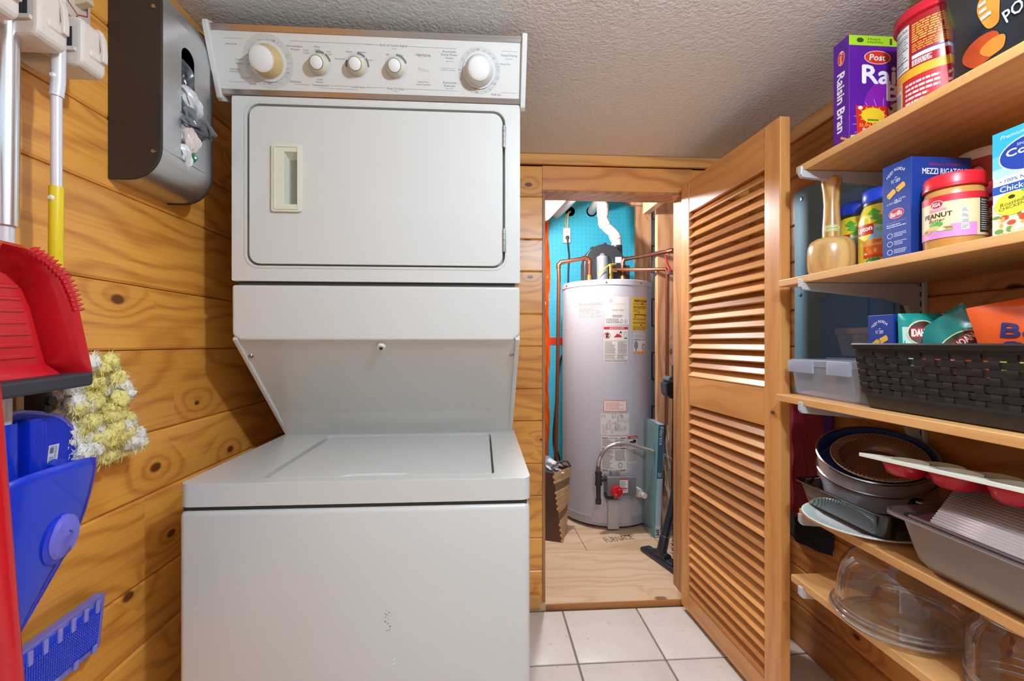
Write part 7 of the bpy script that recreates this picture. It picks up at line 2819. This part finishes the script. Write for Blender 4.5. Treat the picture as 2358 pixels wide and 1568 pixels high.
pl = thing('platter', 'white plate with green striped rim sticking over the fourth shelf edge', 'plate', (0.876, 0.986, Z4))
pc = (0.876, 0.986, Z4)
Geo().lathe([(0.0, 0.001), (0.080, 0.001), (0.086, 0.004), (0.122, 0.012), (0.124, 0.0145), (0.121, 0.0150), (0.086, 0.0075), (0.080, 0.005), (0.0, 0.005)], pc, 72).build('plate', C('#f0f0ec', 0.25, var=0.02, coat=0.5), pl)
p = Print(lambda u, v, l: (pc[0] + v * math.cos(u), pc[1] + v * math.sin(u), pc[2] + 0.0075 + (v - 0.086) / 0.035 * 0.0075 + l), 1, 1, 0.0004)
for k in range(90):
    a = 2 * PI * k / 90
    p.poly([(a, 0.094), (a + 0.022, 0.094), (a + 0.060, 0.119), (a + 0.036, 0.119)], '#93bcaa', 1)
p.build('striped_rim', pl)

AMB = glass('amber_glass', '#5e3c28', 0.04, 0.03, 0.10, '#2c1a12')
bdish = thing('baking_dish', 'dark amber glass baking dish resting on the green striped plate', 'baking dish', (0.905, 0.99, Z4 + 0.016))
zd = Z4 + 0.0155
ya_, yb3 = 0.858, 1.118
g = Geo()
lev = [(0.000, 0.018), (0.003, 0.012), (0.050, 0.002), (0.053, -0.006), (0.056, -0.007), (0.056, -0.002), (0.052, 0.006), (0.007, 0.016), (0.004, 0.022)]
R_ = [[(q[0], q[1], zd + z) for q in rrect(0.803 + i, ya_ + i, 0.965 - i, yb3 - i, 0.026, 6)] for z, i in lev]
n = len(R_[0])
g.add([q for l_ in R_ for q in l_], [(k * n + j, k * n + (j + 1) % n, (k + 1) * n + (j + 1) % n, (k + 1) * n + j) for k in range(len(R_) - 1) for j in range(n)], 0, True)
g.add(R_[0], [tuple(range(n))[::-1]])
g.add(R_[-1], [tuple(range(n))])
g.build('dish', AMB, bdish, sharp=0.9)
for yy in (yb3 + 0.004,):
    Geo().rbox(0.845, 0.925, yy - 0.004, yy + 0.014, zd + 0.047, zd + 0.056, 0.004).build('handle_lug', AMB, bdish)


def tiltM(tx, ty):
    n = Vector((tx, ty, 1)).normalized()
    u = Vector((1, 0, -n.x / n.z)).normalized()
    v = n.cross(u)
    return Matrix((u, v, n)).transposed(), n


MT, nT = tiltM(-0.274, -0.34)
PC = Vector((0.968, 1.062, 0.806))


def cakepan(c, name, label, r_, hgt, mats, cat='cake pan', grp=None, M=None, nn=None):
    t = thing(name, label, cat, tuple(c - nn * hgt), 0, grp)
    Geo().lathe([(0.0, -hgt), (r_ - 0.004, -hgt), (r_, -hgt + 0.003), (r_, -0.003)], c, 64, 0, M, cap1=False).build('pan_wall', mats[0], t)
    Geo().lathe([(r_ - 0.0012, -0.003), (r_ - 0.0012, -hgt + 0.002), (0.0, -hgt + 0.002)], c, 64, 0, M, cap0=False).build('pan_inside', mats[1], t)
    Geo().lathe([(r_ - 0.001, -0.004), (r_ + 0.0035, -0.003), (r_ + 0.004, 0.0), (r_ + 0.001, 0.002), (r_ - 0.002, 0.0)], c, 64, 0, M, closed=True).build('rolled_rim', mats[2], t)
    return t


RIMM = C('#a8a0a4', 0.22, 0.95, var=0.04, name='bright_rim')
MT2, nT2 = tiltM(-0.22, -0.26)
cakepan(PC - nT * 0.030 + Vector((0.002, 0.0, -0.012)), 'cake_pan', 'round metal cake pan nested underneath the other, on the glass dish', 0.120, 0.050, (PANM, PANIN, RIMM), grp='round cake pans', M=MT2, nn=nT2)
cakepan(PC, 'cake_pan', 'round metal cake pan with dark blue inside, topmost of the tilted pans', 0.1185, 0.050, (PANM, C('#3d5aa0', 0.35, 0.3, var=0.1), RIMM), grp='round cake pans', M=MT, nn=nT)
pp_ = PC - nT * 0.016 + Vector((0.012, 0.002, 0))
pie = thing('pie_plate', 'brown fluted pie dish lying inside the top round cake pan', 'pie dish', tuple(pp_))
fl_ = lambda a, i: 1 + (0.012 * math.sin(56 * a) if i in (2, 3, 4) else 0.0)
Geo().lathe([(0.0, -0.030), (0.062, -0.030), (0.080, -0.004), (0.098, 0.004), (0.098, 0.007), (0.080, 0.000), (0.066, -0.024), (0.0, -0.0255)], pp_, 224, 0, MT, rad=fl_).build('dish', BROWN, pie)
g = Geo()
for k in range(64):
    a = 2 * PI * k / 64
    e0, e1 = [pp_ + MT @ Vector((q * math.cos(a + da), q * math.sin(a + da), hz)) for q, da, hz in ((0.081, 0.0, 0.0008), (0.0965, 0.10, 0.0066))]
    g.tube([e0, e1], 0.0014, 6)
g.build('fluting', C('#9a7258', 0.25, var=0.05, coat=0.4), pie)['kind'] = 'stuff'
Geo().lathe([(0.0965, 0.0045), (0.0985, 0.0035), (0.0992, 0.006), (0.0975, 0.0075)], pp_, 120, 0, MT, closed=True).build('pale_edge', C('#c9b48e', 0.3), pie)

rp = thing('roasting_pan', 'deep rectangular metal roasting pan at the front of the fourth shelf', 'roasting pan', (0.9, 0.62, Z4))
RX0, RX1, RY0, RY1, RZ = 0.782, 1.055, 0.40, 0.826, 0.757
ROASTM = brushed('worn_aluminium', '#9c8f86', 'z', 0.45, 0.12)
lev = [(0.001, 0.045), (0.006, 0.030), (0.020, 0.020), (0.045, 0.014), (RZ - Z4 - 0.004, 0.004), (RZ - Z4, -0.004), (RZ - Z4 + 0.003, -0.008), (RZ - Z4 + 0.003, -0.012), (RZ - Z4 - 0.003, -0.012)]
g = Geo()
R_ = [[(q[0], q[1], Z4 + z) for q in rrect(RX0 + i, RY0 + i, RX1 - i, RY1 - i, 0.035, 7)] for z, i in lev]
n = len(R_[0])
g.add([q for l_ in R_ for q in l_], [(k * n + j, k * n + (j + 1) % n, (k + 1) * n + (j + 1) % n, (k + 1) * n + j) for k in range(len(R_) - 1) for j in range(n)], 0, True)
g.add(R_[0], [tuple(range(n))[::-1]])
g.build('pan', ROASTM, rp, sharp=0.9, solid=0.0015)
R2 = [Vector((q[0], q[1], RZ + 0.002)) for q in rrect(RX0 - 0.011, RY0 - 0.011, RX1 + 0.011, RY1 + 0.011, 0.04, 7)]
Geo().tube(R2 + [R2[0], R2[1]], 0.0032, 8).build('rolled_rim', RIMM, rp)
Geo().rbox(0.87, 0.97, RY1 + 0.010, RY1 + 0.034, RZ - 0.001, RZ + 0.003, 0.0015).build('handle_tab', ROASTM, rp)

# corrugated sheet slanting across the roasting pan, plain sheet under it
cs = thing('corrugated_sheet', 'corrugated grey baking sheet slanting over the roasting pan', 'baking sheet', (0.84, 0.6, RZ))
CA, CB = Vector((0.776, 0, 0.7645)), Vector((0.925, 0, 0.826))
yl0, yl1 = 0.742, 0.42


def corr(u, v):
    p = CA.lerp(CB, v)
    y = (0.742 + 0.07 * v) + (yl1 - 0.742 - 0.07 * v) * u
    nn_ = Vector((-(CB.z - CA.z), 0, CB.x - CA.x)).normalized()
    q = p + nn_ * (0.0012 * math.sin(v * 2 * PI * 22))
    return (q.x, y, q.z)


Geo().grid(corr, 4, 176).build('sheet', C('#a89c9a', 0.52, 0.6, var=0.05, name='grey_sheet_metal'), cs, solid=0.001)
bs = thing('cookie_sheet', 'plain cookie sheet lying under the corrugated one on the roasting pan', 'baking sheet', (0.9, 0.6, RZ))
g = Geo()
SA, SB = Vector((0.770, 0, RZ + 0.0052)), Vector((0.99, 0, RZ + 0.036))


def sheet(u, v, d):
    p = SA.lerp(SB, u)
    nn_ = Vector((-(SB.z - SA.z), 0, SB.x - SA.x)).normalized()
    q = p + nn_ * d
    return (q.x, 0.775 - 0.37 * v, q.z - 0.012 * (1 - u) * 0 )


CK = brushed('bright_sheet_metal', '#b4b0ae', 'y', 0.25, 0.1)
# kept below the slanting sheet: a shallow flat tray
g.prism([(0.03, 0.0), (0.97, 0.0), (0.97, 1.0), (0.03, 1.0)], sheet, -0.0008, 0.0)
g.build('tray', CK, bs)
g = Geo()
e0_, e1_ = Vector(sheet(0.02, 0.0, 0.002)), Vector(sheet(0.02, 1.0, 0.002))
g.tube([e0_, e1_], 0.0032, 8)
g.build('rolled_edge', RIMM, bs)

mt = thing('muffin_tray', 'cream silicone muffin tray with red cups lying on top of the pans', 'muffin tray', (0.86, 0.75, 0.85))
MZ = 0.846
MM = Matrix.Translation((0.785, 0.908, MZ)) @ Matrix.Rotation(math.atan2(-0.262, 0.010), 4, 'Z') @ Matrix.Rotation(-0.14, 4, 'X') @ Matrix.Rotation(-0.05, 4, 'Y')
# local x along the tray towards the room front, local y across towards the wall
ML, MWd = 0.40, 0.175
cups = []
for i in range(4):
    for j in range(2):
        cups.append((0.065 + 0.092 * i, 0.048 + 0.080 * j))
CRM = C('#dcdccc', 0.4, var=0.02, name='cream_silicone')
g = Geo()
g.prism(rrect(0, 0, ML, MWd, 0.014, 5), lambda u, v, d: tuple(MM @ Vector((u, v, d))), -0.004, 0.003, 0, [ellipse(cx_, cy_, 0.036, 0.036, 28) for cx_, cy_ in cups])
g.build('tray', CRM, mt, bevel=0.002)
for cx_, cy_ in cups:
    c = MM @ Vector((cx_, cy_, 0))
    Geo().lathe([(0.0365, 0.0015), (0.036, -0.004), (0.029, -0.022), (0.022, -0.026), (0.0, -0.026)], c, 28, cap0=False).build('cup', C('#c4182a', 0.35, var=0.03, name='red_silicone'), mt, solid=0.0012)
    Geo().lathe([(0.0352, 0.0022), (0.0345, -0.004), (0.0275, -0.0205), (0.021, -0.0245), (0.0, -0.0245)], c, 28, cap0=False).build('cup_lining', CRM, mt)

# ------------------------------------------------------------------ lowest shelf: glass
GL = glass('clear_glass', '#f6f8fa', 0.06, 0.02, 0.02, '#d8ccc4', edge=2.2, base=0.05)
GLR = glass('thick_glass_rim', '#e4e6ea', 0.15, 0.03, 0.12, '#e4dcd6', edge=1.5, base=0.12)
dm = thing('cake_dome', 'clear glass cake dome on a glass plate on the lowest shelf', 'cake dome', (0.886, 0.915, Z5))
dc_ = (0.886, 0.915, Z5)
Geo().lathe([(0.0, 0.0008), (0.095, 0.0008), (0.112, 0.006), (0.1185, 0.016), (0.1185, 0.020), (0.115, 0.019), (0.108, 0.010), (0.093, 0.005), (0.0, 0.005)], dc_, 72).build('plate', GL, dm)
Geo().lathe([(0.1095, 0.0205), (0.1125, 0.0215), (0.1125, 0.030), (0.1095, 0.033), (0.110, 0.050), (0.107, 0.080), (0.099, 0.110), (0.084, 0.134), (0.06, 0.149), (0.03, 0.155), (0.0, 0.156)], dc_, 72, cap0=False).build('dome', GL, dm, sharp=1.2)
for rr_, zz_, tk_ in ((0.1185, 0.018, 0.0028), (0.1120, 0.026, 0.0026), (0.1095, 0.034, 0.0014)):
    Geo().tube([(dc_[0] + rr_ * math.cos(2 * PI * k / 72), dc_[1] + rr_ * math.sin(2 * PI * k / 72), Z5 + zz_) for k in range(73)], tk_, 8, 0, False).build('glass_rim', GLR, dm)
gj = thing('glass_jar', 'ribbed clear glass jar at the near end of the lowest shelf', 'glass jar', (0.90, 0.69, Z5))
jc = (0.90, 0.69, Z5)
Geo().lathe([(0.0, 0.0008), (0.066, 0.0008), (0.074, 0.004), (0.078, 0.012), (0.074, 0.017), (0.079, 0.024), (0.075, 0.030), (0.079, 0.038), (0.077, 0.046), (0.078, 0.09), (0.072, 0.118), (0.062, 0.130), (0.062, 0.142)], jc, 64, cap1=False).build('jar', GL, gj, sharp=1.2)
for rr_, zz_, tk_ in ((0.0775, 0.012, 0.002), (0.0785, 0.024, 0.0018), (0.0785, 0.038, 0.0018), (0.062, 0.142, 0.0022)):
    Geo().tube([(jc[0] + rr_ * math.cos(2 * PI * k / 64), jc[1] + rr_ * math.sin(2 * PI * k / 64), Z5 + zz_) for k in range(65)], tk_, 8, 0, False).build('glass_rim', GLR, gj)
